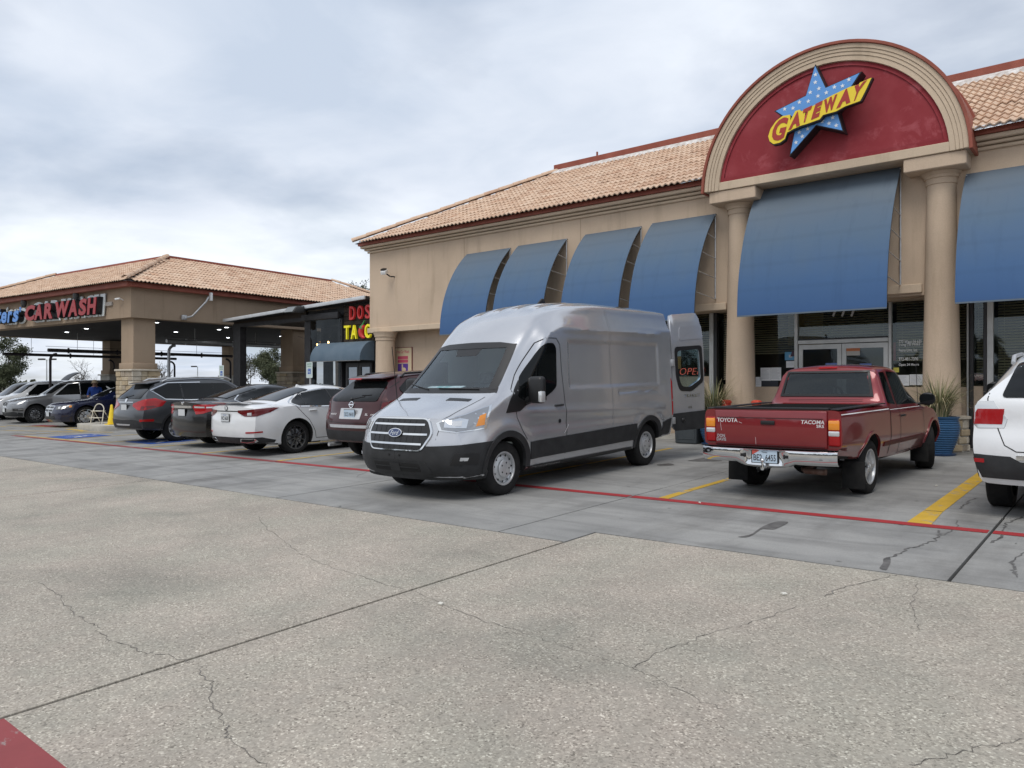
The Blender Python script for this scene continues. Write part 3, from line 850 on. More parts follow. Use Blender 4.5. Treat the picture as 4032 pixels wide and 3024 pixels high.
MORTAR = noisy('whitish_mortar', (.40, .35, .31), (.70, .68, .66), 7, .9, 25, .5, .02)
mb = MB(); rows = []
for k in range(120):
    x = EX0 + mD - .1 + (BX1 - EX0 - mD + .1) * k / 119
    j = random.uniform(-.03, .03)
    rows.append([(x, TY - .055, TZ + .12), (x, TY - .20 + j, TZ + .015 + random.uniform(0, .03)), (x, TY - .27 + j, TZ - .09)])
mb.grid(rows); mb.build('mortar_bed', MORTAR, roof, smooth=60)
mb = MB(); mb.tube([(-13.36, 20.45, TZ), (-13.36, 20.45, 8.98)], .032, 8); mb.build('vent_pipe', REDTRIM, roof)
# patched sheet-metal corners either side of the arch
mb = MB()
mb.add([(-2.25, EY - .05, EZ - .02), (-1.5, EY - .05, EZ + .0), (-1.5, EY - .04, EZ + .03), (-2.25, EY - .04, EZ + .06)], [(0, 1, 2, 3)])
mb.add([(-7.95, EY - .06, EZ + .0), (-7.3, EY - .06, EZ + .02), (-7.3, EY - .05, EZ + .06), (-7.95, EY - .05, EZ + .04)], [(0, 1, 2, 3)])
mb.build('metal_flashing', pmat('bare_metal_sheet', (.55, .58, .62), .35, .5), roof)

# ---- storefront glazing
GYp = 16.7
def mullion(x0, x1, z0, z1, m=ALU, y0=GYp - .06, y1=GYp + .05, name='mullion'):
    mb = MB(); mb.box(x0, x1, y0, y1, z0, z1); return link(name, bevel_mesh(mb.mesh(name, m), .004, 1), shop)
for x0, x1, m in ((-7.76, -7.655, ALU), (-7.65, -7.57, DARKFRAME), (-5.785, -5.715, ALU), (-3.9, -3.845, ALU), (-2.53, -2.50, ALU), (-2.485, -2.42, DARKFRAME), (-2.26, -2.205, DARKFRAME), (-2.2, -2.10, ALU), (.4, .5, ALU), (3.0, 3.1, ALU), (-10.2, -10.1, ALU), (-12.5, -12.4, ALU)):
    mullion(x0, x1, .32, 3.215, m)
mullion(-5.71, -3.905, 2.42, 2.50, ALU, name='transom_bar')
mullion(-5.71, -3.905, 2.50, 2.53, DARKFRAME, name='transom_bar')
def pane(x0, x1, z0, z1, y=GYp, parent=shop, name='window_pane'):
    mb = MB(); mb.box(x0, x1, y - .004, y + .004, z0, z1); return mb.build(name, SHOPGLASS, parent)
for x0, x1, z0 in ((-14.69, -12.505, 1.75), (-12.395, -10.205, 1.75), (-10.095, -7.765, 1.75), (-6.9, -5.79, 1.505), (-3.84, -2.535, 1.505), (-2.415, -2.265, 1.525), (-2.095, .395, 1.525), (.505, 2.995, 1.525), (3.105, 12, 1.525)):
    pane(x0, x1, z0, 3.21)
pane(-5.71, -3.905, 2.535, 3.21)
mb = MB(); mb.box(-7.565, -7.557, 16.75, 17.05, 1.55, 3.21); mb.build('window_pane', SHOPGLASS, shop)
pane(-7.55, -6.8, 1.56, 3.21, 17.04)
# entrance doors
def door(x0, x1, knob):
    z0, z1 = gnd(x0, 16.7) + .01, 2.405
    mb = MB()
    mb.box(x0, x0 + .085, GYp - .025, GYp + .02, z0, z1); mb.box(x1 - .085, x1, GYp - .025, GYp + .02, z0, z1)
    mb.box(x0 + .085, x1 - .085, GYp - .025, GYp + .02, z1 - .1, z1); mb.box(x0 + .085, x1 - .085, GYp - .025, GYp + .02, z0, z0 + .22)
    d = mb.build('entrance_door', ALU, shop)
    pane(x0 + .085, x1 - .085, z0 + .22, z1 - .1, GYp, d, 'door_glass')
    hx = x1 - .13 if knob else x0 + .13
    MB().tube([(hx, GYp - .03, 1.2), (hx, GYp - .09, 1.22), (hx, GYp - .09, 1.5), (hx, GYp - .03, 1.52)], .014, 6).build('door_handle', STEEL, d)
    return d
dl, dr = door(-5.70, -4.815, True), door(-4.805, -3.915, False)
# slatted blinds hanging inside
BLIND = noisy('blind_slat', (.42, .36, .24), (.52, .45, .31), 2, .7, 0, 0)
def blind(x0, x1, z0, z1):
    mb = MB(); z = z1
    while z > z0:
        mb.hexa([(x0, 16.86, z), (x1, 16.86, z), (x0, 16.905, z + .03), (x1, 16.905, z + .03), (x0, 16.86, z + .004), (x1, 16.86, z + .004), (x0, 16.905, z + .034), (x1, 16.905, z + .034)])
        z -= .052
    mb.tube([(x0 + .1, 16.88, z0), (x0 + .1, 16.88, z1 + .05)], .003, 4); mb.tube([(x1 - .1, 16.88, z0), (x1 - .1, 16.88, z1 + .05)], .003, 4)
    b = mb.build('blind', BLIND, shop)
for x0, x1, z0 in ((-6.85, -5.82, 2.22), (-5.66, -3.95, 2.56), (-3.8, -2.58, 2.0), (-2.05, .35, 1.6), (.55, 2.95, 1.6), (3.2, 7, 1.6), (-10.0, -7.8, 2.35), (-12.4, -10.3, 2.2), (-2.40, -2.27, 1.7), (-7.5, -6.85, 1.62)):
    blind(x0, x1, z0, 3.17)
# yellow board that shows through the blinds, counter inside
mb = MB(); mb.box(-6.22, -5.45, 17.5, 17.55, 2.45, 3.2); mb.build('menu_board', pmat('yellow_board', (.40, .27, .08), .7), shop)
mb = MB(); mb.box(-14, -8.2, 17.9, 18.4, .33, 1.35); mb.box(-3.6, -1.0, 17.6, 18.2, .33, 1.3); mb.build('counter', pmat('counter_laminate', (.13, .10, .08), .5), shop)
# neon window sign and posters of the left window
NEON = pmat('neon_red', (.6, .08, .06), .4, emit=(1.0, .16, .10), estr=.55)
(nx, nz) = onY(2672, 1476, 16.66)
neon = place_text('OPEN', 'neon_sign', NEON, None, (nx, 16.655, nz), (1, 0, 0), (0, 0, 1), .24, shear=.25, bold=-.006, extrude=.004, space=1.05)
tag(neon, 'red neon open sign hanging inside the window behind the van', 'neon sign')
(px_, pz_) = onY(2655, 1400, 16.66)
pst = thing('window_poster', 'white and orange poster in the window behind the van door', 'poster', (px_, 16.66, pz_))
mb = MB(); mb.box(px_ - .28, px_ + .18, 16.655, 16.662, pz_ - .02, pz_ + .32); mb.build('upper_sheet', pmat('poster_white', (.45, .47, .47), .6), pst)
mb = MB(); mb.box(px_ - .28, px_ + .18, 16.655, 16.662, pz_ - .32, pz_ - .022); mb.build('lower_sheet', pmat('poster_orange', (.38, .20, .05), .6), pst)
place_text('coin', 'lettering', INK, pst, (px_ - .20, 16.652, pz_ + .08), (1, 0, 0), (0, 0, 1), .15, bold=.004, shear=.1)
# stickers and notices at the entrance, each placed where the photograph shows it
def sheet_on_glass(name, label, cat, a, b, m, lines=(), group=None, ink=INK, y=GYp - .012):
    x0, z1 = onY(*a, y); x1, z0 = onY(*b, y)
    t = thing(name, label, cat, ((x0 + x1) / 2, y, z0), group)
    mb = MB(); mb.box(x0, x1, y - .002, y + .002, z0, z1); mb.build('sheet', m, t)
    for (u, v, s, txt, mm) in lines:
        place_text(txt, 'lettering', mm or ink, t, (x0 + (x1 - x0) * u, y - .004, z0 + (z1 - z0) * v), (1, 0, 0), (0, 0, 1), s * (z1 - z0), bold=.0)
    return t, (x0, x1, z0, z1)
def zq(x, y): return (2900 + x / 2.4578, 1150 + y / 2.4578)
BLUE_S = pmat('blue_sticker', (.10, .30, .48), .5)
NOTE_B = pmat('notice_blue', (.12, .18, .42), .5)
YEL_S = pmat('yellow_sticker', (.62, .55, .08), .5)
grey_paper = [(.08, .08 * k + .12, .055, 'mmmmmm mm mmmm mmm m'[: 14 + k % 4], pmat('faint_print', (.4, .41, .43), .7) if k == 0 else bpy.data.materials.get('faint_print')) for k in range(0)]
FAINT = pmat('faint_print', (.38, .39, .41), .7)
def printed(n, s=.06):
    rnd = random.Random(n)
    return [(.08, .88 - .085 * k, s, ''.join(rnd.choice('aeinorst ') for _ in range(rnd.randint(9, 17))), FAINT) for k in range(n)]
# notices carry printed lines too small to read; they are drawn as plain bars
def bars(t, r, n, y=GYp - .016, m=FAINT):
    x0, x1, z0, z1 = r; rnd = random.Random(n + int(abs(x0) * 100)); mb = MB()
    for k in range(n):
        zz = z1 - (z1 - z0) * (.1 + .82 * k / n)
        mb.box(x0 + (x1 - x0) * .08, x0 + (x1 - x0) * rnd.uniform(.6, .93), y - .001, y, zz - (z1 - z0) * .022, zz)
    mb.build('print', m, t)
t, r = sheet_on_glass('paper_notice', 'left of two tall paper notices in the window left of the doors', 'notice', zq(233, 733), zq(332, 858), PAPER); bars(t, r, 8)
t, r = sheet_on_glass('paper_notice', 'right of two tall paper notices in the window left of the doors', 'notice', zq(334, 731), zq(432, 856), PAPER); bars(t, r, 9)
t, r = sheet_on_glass('paper_notice', 'small grey notice low beside the left entrance column', 'notice', zq(186, 822), zq(240, 916), PAPER); bars(t, r, 5)
t, r = sheet_on_glass('dark_card', 'dark card under the two paper notices left of the doors', 'card', zq(241, 858), zq(402, 914), pmat('dark_card', (.03, .035, .045), .5))
t, r = sheet_on_glass('window_sticker', 'sky blue square sticker left of the entrance doors', 'sticker', zq(468, 581), zq(570, 658), BLUE_S)
mb = MB(); x0, x1, z0, z1 = r; mb.box(x0 + .09, x1 - .07, GYp - .016, GYp - .0145, z0 + .06, z1 - .06); mb.build('emblem', pmat('sticker_pale', (.5, .5, .52), .5), t)
mb = MB(); mb.add([(x0 + .12, GYp - .018, z0 + .08), (x0 + .24, GYp - .018, z0 + .08), (x0 + .2, GYp - .018, z0 + .2), (x0 + .16, GYp - .018, z0 + .2)], [(0, 1, 2, 3)]); mb.build('emblem', pmat('sticker_dark', (.06, .03, .05), .5), t)
t, r = sheet_on_glass('paper_notice', 'white label under the sky blue sticker left of the doors', 'notice', zq(481, 668), zq(570, 730), PAPER); bars(t, r, 4)
for a, b, lab in ((zq(862, 688), zq(972, 722), 'blue and white notice sticker on the left door'), (zq(1193, 692), zq(1306, 728), 'blue and white notice sticker on the right door')):
    t, r = sheet_on_glass('notice_sticker', lab, 'sticker', a, (b[0], b[1] + 14), NOTE_B)
    x0, x1, z0, z1 = r
    me = text_fit('NOTICE', (x1 - x0) * .66, (z1 - z0) * .36, size=1, bold=.02)
    me.transform(plane_matrix((x0 + (x1 - x0) * .17, GYp - .017, z0 + (z1 - z0) * .42), (1, 0, 0), (0, 0, 1))); me.materials.append(PAPER); link('lettering', me, t)
t, r = sheet_on_glass('permit_card', 'orange headed permit card on the right door', 'card', zq(1056, 545), zq(1195, 612), pmat('permit_paper', (.45, .42, .38), .6))
x0, x1, z0, z1 = r; mb = MB(); mb.box(x0, x1, GYp - .017, GYp - .0145, z1 - .06, z1); mb.build('header', pmat('orange_header', (.5, .16, .06), .6), t)
t, r = sheet_on_glass('window_sticker', 'small yellow sticker in the window right of the doors', 'sticker', zq(1519, 732), zq(1572, 776), YEL_S); bars(t, r, 3, m=INK)
t, r = sheet_on_glass('paper_notice', 'left of two wide papers low in the window right of the doors', 'notice', zq(1545, 803), zq(1671, 905), PAPER); bars(t, r, 7)
t, r = sheet_on_glass('paper_notice', 'right of two wide papers low in the window right of the doors', 'notice', zq(1676, 797), zq(1803, 900), PAPER); bars(t, r, 7)
x0, z1 = onY(*zq(1519, 488), GYp + .02); x1, z0 = onY(*zq(1542, 664), GYp + .02)
mb = MB(); mb.box(x0, x1, GYp + .01, GYp + .015, z0, z1)
o = mb.build('red_decal', pmat('red_decal_vinyl', (.28, .03, .035), .5)); tag(o, 'narrow red strip on the window right of the doors', 'decal')
wlet = thing('window_lettering', 'white address and opening hours lettered on the window by the right column', 'lettering', (-3.6, GYp - .01, 1.7))
WLET = pmat('white_vinyl_letters', (.8, .8, .79), .6)
for txt, p0, p1 in (('777 West IH 635', (1572, 497), (1792, 490)), ('Irving TX 75063', (1572, 528), (1775, 522)), ('Petro Line, Inc.', (1572, 580), (1756, 575)), ('972-401-7300', (1572, 663), (1757, 660)), ('Open 24 Hours', (1572, 720), (1764, 717))):
    xa, za = onY(*zq(*p0), GYp - .01); xb, zb = onY(*zq(*p1), GYp - .01)
    me = text_fit(txt, xb - xa, .066, size=1, bold=.015, space=1.1)
    me.transform(plane_matrix((xa, GYp - .012, za - .004), (1, 0, 0), (0, 0, 1))); me.materials.append(WLET); link('text_line', me, wlet)
num = thing('street_number', 'large white 777 on the transom glass half hidden by the awning', 'lettering', (-4.8, GYp - .01, 2.75))
for k, px in enumerate((922, 1008, 1098)):
    xa, za = onY(*zq(px, 241), GYp - .01)
    me = text_fit('7', .17, .30, size=1, bold=.01, shear=0); me.transform(plane_matrix((xa - .01, GYp - .012, za), (1, 0, 0), (0, 0, 1))); me.materials.append(pmat('number_vinyl', (.5, .5, .49), .6) if k == 0 else bpy.data.materials['number_vinyl']); link('digit', me, num)

# ---- awnings
AR = 3.08
def awning(x0, x1, z_top, z_bot, label):
    t = thing('awning', label, 'awning', (x0, BY, z_bot), 'blue canvas awnings')
    H = z_top - z_bot; dep = 1.1
    Rr = (dep * dep + H * H) / (2 * dep); amax = math.asin(H / Rr)
    rows, rows2 = [], []
    for k in range(21):
        a = amax * k / 20
        y = BY - dep + Rr - Rr * math.cos(a); z = z_bot + Rr * math.sin(a)
        rows.append([(x0 + (x1 - x0) * j / 8, y - .012 * math.sin(math.pi * ((j / 8 * 2) % 1)) ** 2 * .4, z) for j in range(9)])
    me = MB(); me.grid(rows)
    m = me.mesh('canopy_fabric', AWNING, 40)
    m.transform(Matrix.Translation((-x0, -BY, -z_bot)))
    o = link('canopy_fabric', m, t, world=False)
    sol = None
    hem = MB(); hem.box(x0, x1, BY - dep - .004, BY - dep + .012, z_bot - .03, z_bot); hem.build('hem', AWNING, t)
    for xs in (x0 + .01, x1 - .01):
        mb = MB()
        mb.tube([(xs, BY - dep + Rr - Rr * math.cos(amax * k / 12) + .025, z_bot + Rr * math.sin(amax * k / 12)) for k in range(13)], .014, 6); mb.build('rib', DARKFRAME, t)
        mb = MB(); mb.tube([(xs, BY - .03, z_bot + .5), (xs, BY - .03, z_top - .03)], .016, 6); mb.build('wall_bar', STEEL, t)
        for fz in (.52, .98, 1.42, 1.86):
            a = math.asin(min(1, (fz + .05) / Rr)); yy = BY - dep + Rr - Rr * math.cos(a) + .02
            MB().tube([(xs, BY - .03, z_bot + fz - .02), (xs, yy, z_bot + fz + .05)], .012, 6).build('brace', STEEL, t)
    return t
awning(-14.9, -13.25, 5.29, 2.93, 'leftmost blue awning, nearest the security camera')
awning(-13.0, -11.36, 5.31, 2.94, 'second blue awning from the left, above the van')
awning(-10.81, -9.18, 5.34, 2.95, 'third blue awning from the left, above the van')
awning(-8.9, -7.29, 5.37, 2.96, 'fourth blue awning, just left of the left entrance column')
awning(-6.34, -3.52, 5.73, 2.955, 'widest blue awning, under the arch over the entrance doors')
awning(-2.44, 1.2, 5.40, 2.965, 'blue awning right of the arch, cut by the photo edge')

# ---- star sign
sg = thing('star_sign', 'blue star sign with yellow edged red lettering on the red arch', 'sign', (-4.9, 15.2, 6.7))
SY = 15.2
def zs(x, y, Y=SY): return onY(2900 + x / 2.765, 200 + y / 2.765, Y)
star_px = [(855, 165), (968, 405), (1340, 240), (1085, 640), (1150, 865), (865, 805), (588, 1122), (650, 800), (428, 655), (757, 490)]
star = [zs(*p) for p in star_px]
SIGNBLUE = pmat('sign_blue', (.105, .30, .66), .45); SIGNBLACK = pmat('sign_black', (.012, .012, .014), .5)
SIGNYEL = pmat('sign_yellow', (.80, .60, .03), .45); SIGNRED = pmat('sign_red', (.36, .03, .015), .45)
cxs, czs = sum(p[0] for p in star) / 10, sum(p[1] for p in star) / 10
big = [(cxs + (x - cxs) * 1.05, czs + (z - czs) * 1.05) for x, z in star]
MB().prism(big, 'y', SY + .012, 15.5).build('star_return', SIGNBLACK, sg)
MB().prism(star, 'y', SY, SY + .011).build('star_face', SIGNBLUE, sg)
SIGNSTAR = pmat('sign_white', (.72, .75, .78), .5)
for p in [(860, 260), (858, 343), (897, 411), (803, 453), (978, 456), (887, 493), (1066, 396), (1154, 382), (1224, 313), (685, 560), (782, 550), (525, 635), (615, 625), (683, 888), (775, 850), (716, 932), (648, 998), (933, 769), (1007, 790), (1049, 726), (1085, 813)]:
    x, z = zs(*p); q = []
    for k in range(10):
        r_ = .046 if k % 2 == 0 else .019; a = math.pi / 2 + k * math.pi / 5
        q.append((x + r_ * math.cos(a), z + r_ * math.sin(a)))
    MB().prism(q, 'y', SY - .004, SY - .0005).build('small_star', SIGNSTAR, sg)
LY = 15.08
def zl(x, y): return onY(2900 + x / 2.765, 200 + y / 2.765, LY)
banner_px = [(345, 930), (370, 850), (430, 765), (500, 710), (585, 695), (585, 760), (640, 655), (690, 640), (705, 660), (830, 600), (940, 540), (1000, 505), (1050, 478), (1100, 455), (1225, 395), (1330, 365), (1345, 345), (1470, 292), (1420, 400), (1370, 500), (1345, 545), (1180, 605), (1080, 660), (970, 690), (940, 700), (905, 745), (780, 790), (700, 815), (620, 850), (550, 890), (525, 960), (470, 1000), (400, 1015), (360, 985)]
ban = [zl(*p) for p in banner_px]
MB().prism(ban, 'y', LY, LY + .012).build('banner_face', SIGNYEL, sg)
bx_, bz_ = sum(p[0] for p in ban) / len(ban), sum(p[1] for p in ban) / len(ban)
MB().prism([(bx_ + (x - bx_) * 1.012 + .01, bz_ + (z - bz_) * 1.03 - .012) for x, z in ban], 'y', LY + .013, SY - .005).build('banner_return', SIGNBLACK, sg)
def letter(quad, ch, bold=.035):
    """letter squeezed into a photographed quad: bottom-left, bottom-right, top-right, top-left"""
    me = text_fit(ch, 1, 1, size=1, bold=bold)
    Q = [zl(*p) for p in quad]
    for v in me.vertices:
        u, w = v.co.x, v.co.y
        x = (1 - u) * (1 - w) * Q[0][0] + u * (1 - w) * Q[1][0] + u * w * Q[2][0] + (1 - u) * w * Q[3][0]
        z = (1 - u) * (1 - w) * Q[0][1] + u * (1 - w) * Q[1][1] + u * w * Q[2][1] + (1 - u) * w * Q[3][1]
        v.co = (x, LY - .006, z)
    me.materials.append(SIGNRED); link('letter', me, sg)
letter([(362, 995), (512, 965), (575, 712), (425, 750)], 'G', 0.045)
letter([(562, 868), (690, 812), (690, 648), (640, 680)], 'A', 0.070)
letter([(715, 790), (765, 768), (828, 592), (728, 640)], 'T', 0.070)
letter([(810, 755), (898, 716), (942, 540), (862, 578)], 'E', 0.070)
letter([(940, 690), (1075, 628), (1100, 470), (955, 535)], 'W', 0.060)
letter([(1085, 632), (1240, 560), (1235, 398), (1160, 430)], 'A', 0.070)
letter([(1260, 560), (1310, 530), (1425, 315), (1285, 385)], 'Y', 0.070)

# ---- security camera and framed poster on the left wall
cx_c, cz_c = onY(1515, 1072, 15.7)
cc = thing('security_camera', 'small white security camera on the upper left wall', 'camera', (cx_c + .12, BY, cz_c - .1))
mb = MB(); mb.obox((cx_c, 15.68, cz_c), (.16, .26, .11), Matrix.Rotation(.5, 3, 'Z') @ Matrix.Rotation(.35, 3, 'X')); link('housing', bevel_mesh(mb.mesh('housing', WHITE), .015), cc)
mb = MB(); mb.obox((cx_c - .02, 15.67, cz_c + .085), (.13, .2, .05), Matrix.Rotation(.5, 3, 'Z') @ Matrix.Rotation(.35, 3, 'X')); mb.build('sun_shield', BLACK, cc)
MB().tube([(cx_c + .03, 15.72, cz_c - .04), (cx_c + .08, 15.85, cz_c - .12), (cx_c + .12, BY, cz_c - .12)], .022, 6).build('bracket', DARKFRAME, cc)
PY = 16.44
def zr(x, y): return onY(1400 + x / 5.53, 1250 + y / 5.53, PY)
x0, z1 = zr(868, 672); x1, _ = zr(1232, 660); z0 = z1 - 1.12
pp = thing('wall_poster', 'framed poster offering a free car wash on the tan wall', 'poster', ((x0 + x1) / 2, PY, z0))
mb = MB(); mb.box(x0 - .02, x1 + .02, PY - .025, PY, z0 - .02, z1 + .02); mb.build('frame', pmat('poster_frame', (.22, .06, .06), .5), pp)
mb = MB(); mb.box(x0, x1, PY - .03, PY - .0255, z0, z1); mb.build('sheet', pmat('cream_poster', (.60, .50, .33), .6), pp)
PUR = pmat('poster_purple', (.10, .045, .28), .6); PNK = pmat('poster_pink', (.50, .08, .14), .6)
W_ = x1 - x0
me = text_fit('Free Car Wash', W_ * .74, .10, size=1, bold=.01); me.transform(plane_matrix((x0 + W_ * .12, PY - .032, z1 - .17), (1, 0, 0), (0, 0, 1))); me.materials.append(PNK); link('headline', me, pp)
mb = MB(); mb.box(x0 + W_ * .19, x1 - W_ * .2, PY - .034, PY - .0305, z1 - .36, z1 - .26); mb.box(x0 + W_ * .19, x1 - W_ * .2, PY - .034, PY - .0305, z1 - .47, z1 - .375); mb.build('pink_panel', PNK, pp)
mb = MB(); mb.box(x0 + W_ * .19, x1 - W_ * .2, PY - .034, PY - .0305, z1 - .93, z1 - .50); mb.build('purple_panel', PUR, pp)
tx = [(.40, .95), (.52, .95), (.52, .72), (.70, .70), (.80, .62), (.80, .45), (.68, .25), (.60, .02), (.48, .22), (.40, .30), (.33, .22), (.24, .42), (.40, .45)]
MB().prism([(x0 + W_ * (.19 + .61 * u), z1 - .93 + .43 * v) for u, v in tx], 'y', PY - .037, PY - .0345).build('state_outline', bpy.data.materials['cream_poster'], pp)
mb = MB(); mb.box(x0 + W_ * .08, x1 - W_ * .1, PY - .034, PY - .0305, z0 + .03, z0 + .12); mb.build('purple_strip', PUR, pp)

# ================================================================ RESTAURANT BETWEEN SHOP AND CAR WASH
RY = 16.2
WOODS = [noisy('dark_plank_%d' % i, c1, c2, 2.5, .7, 40, .3, .006, stretch=(.4, 1, 6)) for i, (c1, c2) in enumerate([((.030, .020, .014), (.055, .038, .027)), ((.022, .015, .011), (.042, .030, .021)), ((.038, .026, .019), (.06, .043, .031))])]
GUTTER = noisy('light_metal_gutter', (.48, .50, .52), (.58, .60, .62), 3, .45, 0, 0)
BLKSTEEL = noisy('black_steel', (.022, .022, .024), (.035, .035, .038), 6, .5, 0, 0)
rest = thing('restaurant', 'dark wood taco restaurant with covered patio between shop and car wash', 'restaurant', (-22, RY + 1, gnd(-22, RY)))
def rz(x): return 4.07 + .034 * (x + 27.7)          # the shed roof climbs to the right
mb = MB(); mb.hexa([(-27.75, RY - .35, rz(-27.75) - .07), (-19.2, RY - .35, rz(-19.2) - .07), (-27.75, 24, rz(-27.75) - .07), (-19.2, 24, rz(-19.2) - .07), (-27.75, RY - .35, rz(-27.75) + .04), (-19.2, RY - .35, rz(-19.2) + .04), (-27.75, 24, rz(-27.75) + .04), (-19.2, 24, rz(-19.2) + .04)])
mb.build('roof', BLKSTEEL, rest)
mb = MB(); mb.hexa([(-27.8, RY - .42, rz(-27.8) - .07), (-19.2, RY - .42, rz(-19.2) - .07), (-27.8, RY - .355, rz(-27.8) - .07), (-19.2, RY - .355, rz(-19.2) - .07), (-27.8, RY - .42, rz(-27.8) + .05), (-19.2, RY - .42, rz(-19.2) + .05), (-27.8, RY - .355, rz(-27.8) + .05), (-19.2, RY - .355, rz(-19.2) + .05)])
link('gutter', bevel_mesh(mb.mesh('gutter', GUTTER), .015), rest)
mb = MB(); mb.box(-27.7, -22.9, RY - .05, RY + .1, 3.8, 3.93); mb.build('beam', BLKSTEEL, rest)
mb = MB(); mb.prism([(-27.7, 3.932), (-22.9, 3.932), (-22.9, rz(-22.9) - .075), (-27.7, rz(-27.7) - .075)], 'y', RY + .0, RY + .08); mb.build('gable_board', WOODS[1], rest)
for x0, x1, y0 in ((-27.65, -27.15, RY), (-22.9, -22.55, RY - .02), (-20.98, -20.78, RY - .02), (-27.65, -27.3, 20.5), (-22.9, -22.6, 22.5)):
    mb = MB(); mb.box(x0, x1, y0 - .05, y0 + .22, gnd(x0, RY), 3.8 if y0 < 17 else rz(x0) - .08); mb.build('post', BLKSTEEL, rest)
# plank wall behind the letters and above the patio
z = gnd(-20, RY); k = 0
while z < 4.3:
    for (x0, x1, zlo, zhi) in ((-20.77, -19.22, 2.28, 9), (-27.1, -23.2, 9, 9.1)):
        zz0, zz1 = z, z + .138
        if zz0 < zlo: continue
        top = rz(x0) - .09
        if zz1 > top: zz1 = top
        if zz1 - zz0 < .03: continue
        xm = x0 + (x1 - x0) * random.uniform(.3, .7)
        for a, b in ((x0, xm - .003), (xm + .003, x1)):
            mb = MB(); mb.box(a, b, RY + random.uniform(-.006, .006), RY + .06, zz0 + .004, zz1 - .004); link('plank', mb.mesh('plank', random.choice(WOODS)), rest)
    z += .146; k += 1
mb = MB(); mb.box(-20.8, -19.2, RY + .08, RY + .12, gnd(-20, RY), 4.1); mb.box(-22.9, -20.8, RY + .08, RY + .12, 3.82, 4.15); mb.box(-23.0, -19.2, 24, 24.1, 0, 4.2); mb.box(-19.4, -19.2, RY + .13, 24, 0, 4.2)
mb.box(-27.2, -19.4, 20.0, 20.1, 2.55, 4.0); mb.build('backing_wall', BLKSTEEL, rest)
# roller blind box and clear vinyl curtain
mb = MB(); mb.box(-22.88, -20.82, RY - .22, RY - .08, 3.79, 4.0); link('blind_box', bevel_mesh(mb.mesh('blind_box', BLKSTEEL), .01), rest)
VINYL = clear_glass('vinyl_curtain', (.80, .82, .82), .7, 1.35)
rows = [[(-22.5 + 1.66 * i / 24, RY - .09 + .0012 * math.sin(i * .9 + j * .35), 3.79 - 3.3 * j / 24) for i in range(25)] for j in range(25)]
mb = MB(); mb.grid(rows); mb.build('vinyl_curtain', VINYL, rest, smooth=60)
# glazed door pair under the small awning
for x0, x1 in ((-20.62, -19.95), (-19.93, -19.3)):
    mb = MB(); z0 = gnd(x0, RY)
    mb.box(x0, x0 + .09, RY - .03, RY + .05, z0, 2.26); mb.box(x1 - .09, x1, RY - .03, RY + .05, z0, 2.26); mb.box(x0 + .09, x1 - .09, RY - .03, RY + .05, 2.12, 2.26); mb.box(x0 + .09, x1 - .09, RY - .03, RY + .05, z0, z0 + .25)
    d = mb.build('entrance_door', DARKFRAME, rest)
    mb = MB(); mb.box(x0 + .09, x1 - .09, RY, RY + .01, z0 + .25, 2.12); mb.build('door_glass', pmat('mirror_glass', (.30, .32, .34), .03, .9) if x0 < -20 else bpy.data.materials['mirror_glass'], d)
# slate blue domed awning
raw = thing('awning', 'small slate blue awning over the restaurant door', 'awning', (-21, RY, 2.3))
SLATE = noisy('slate_blue_fabric', (.085, .125, .165), (.11, .15, .19), 2, .75, 30, .1, .01)
rows = []
for k in range(13):
    a = math.pi / 2 * k / 12
    rows.append([(-21.78 + (2.65) * j / 8, RY - .05 - .60 * math.cos(a), 2.33 + .64 * math.sin(a)) for j in range(9)])
mb = MB(); mb.grid(rows); mb.build('canopy_fabric', SLATE, raw, smooth=60)
for xs in (-21.78, -19.14):
    side = [(RY - .05, 2.33)] + [(RY - .05 - .60 * math.cos(math.pi / 2 * k / 12), 2.33 + .64 * math.sin(math.pi / 2 * k / 12)) for k in range(13)]
    mb = MB(); mb.prism(side, 'x', xs, xs + .01); mb.build('end_panel', SLATE, raw)
MB().tube([(-21.77, RY - .63, 2.32), (-19.14, RY - .63, 2.32)], .015, 6).build('hem_bar', STEEL, raw)
# letters
def chan(s, xl, xr, z0, z1, m, name, parent, y=RY - .06):
    me = text_fit(s, xr - xl, z1 - z0, size=1, bold=.012, extrude=.04)
    me.transform(plane_matrix((xl, y, z0), (1, 0, 0), (0, 0, 1))); me.materials.append(m); link(name, me, parent)
LRED = pmat('letter_red', (.45, .03, .03), .4, emit=(.6, .03, .03), estr=.12); LYEL = pmat('letter_yellow', (.80, .70, .02), .4, emit=(.8, .7, .02), estr=.15); LGRN = pmat('letter_green', (.04, .22, .06), .4)
ts = thing('restaurant_sign', 'red and yellow letters with chili pepper on dark planks', 'sign', (-20, RY - .06, 3.05))
for s_, x0, x1 in (('D', -20.36, -20.08), ('O', -19.95, -19.68), ('S', -19.55, -19.28)): chan(s_, x0, x1, 3.70, 4.15, LRED, 'letter', ts)
for s_, x0, x1 in (('T', -20.64, -20.36), ('A', -20.28, -19.99), ('C', -19.57, -19.30)): chan(s_, x0, x1, 3.06, 3.52, LYEL, 'letter', ts)
pep = MB(); pep.tube([(-19.62, RY - .06, 3.47), (-19.74, RY - .06, 3.40), (-19.79, RY - .06, 3.28), (-19.77, RY - .06, 3.17), (-19.69, RY - .06, 3.10), (-19.60, RY - .06, 3.08)], .1, 10, True, [.05, .095, .1, .085, .06, .02]); pep.build('chili_pepper', LRED, ts, smooth=50)
pep = MB(); pep.tube([(-19.74, RY - .07, 3.40), (-19.70, RY - .07, 3.48), (-19.66, RY - .07, 3.56), (-19.60, RY - .07, 3.64)], .03, 8, True, [.1, .06, .028, .025]); pep.build('pepper_stalk', LGRN, ts, smooth=50)
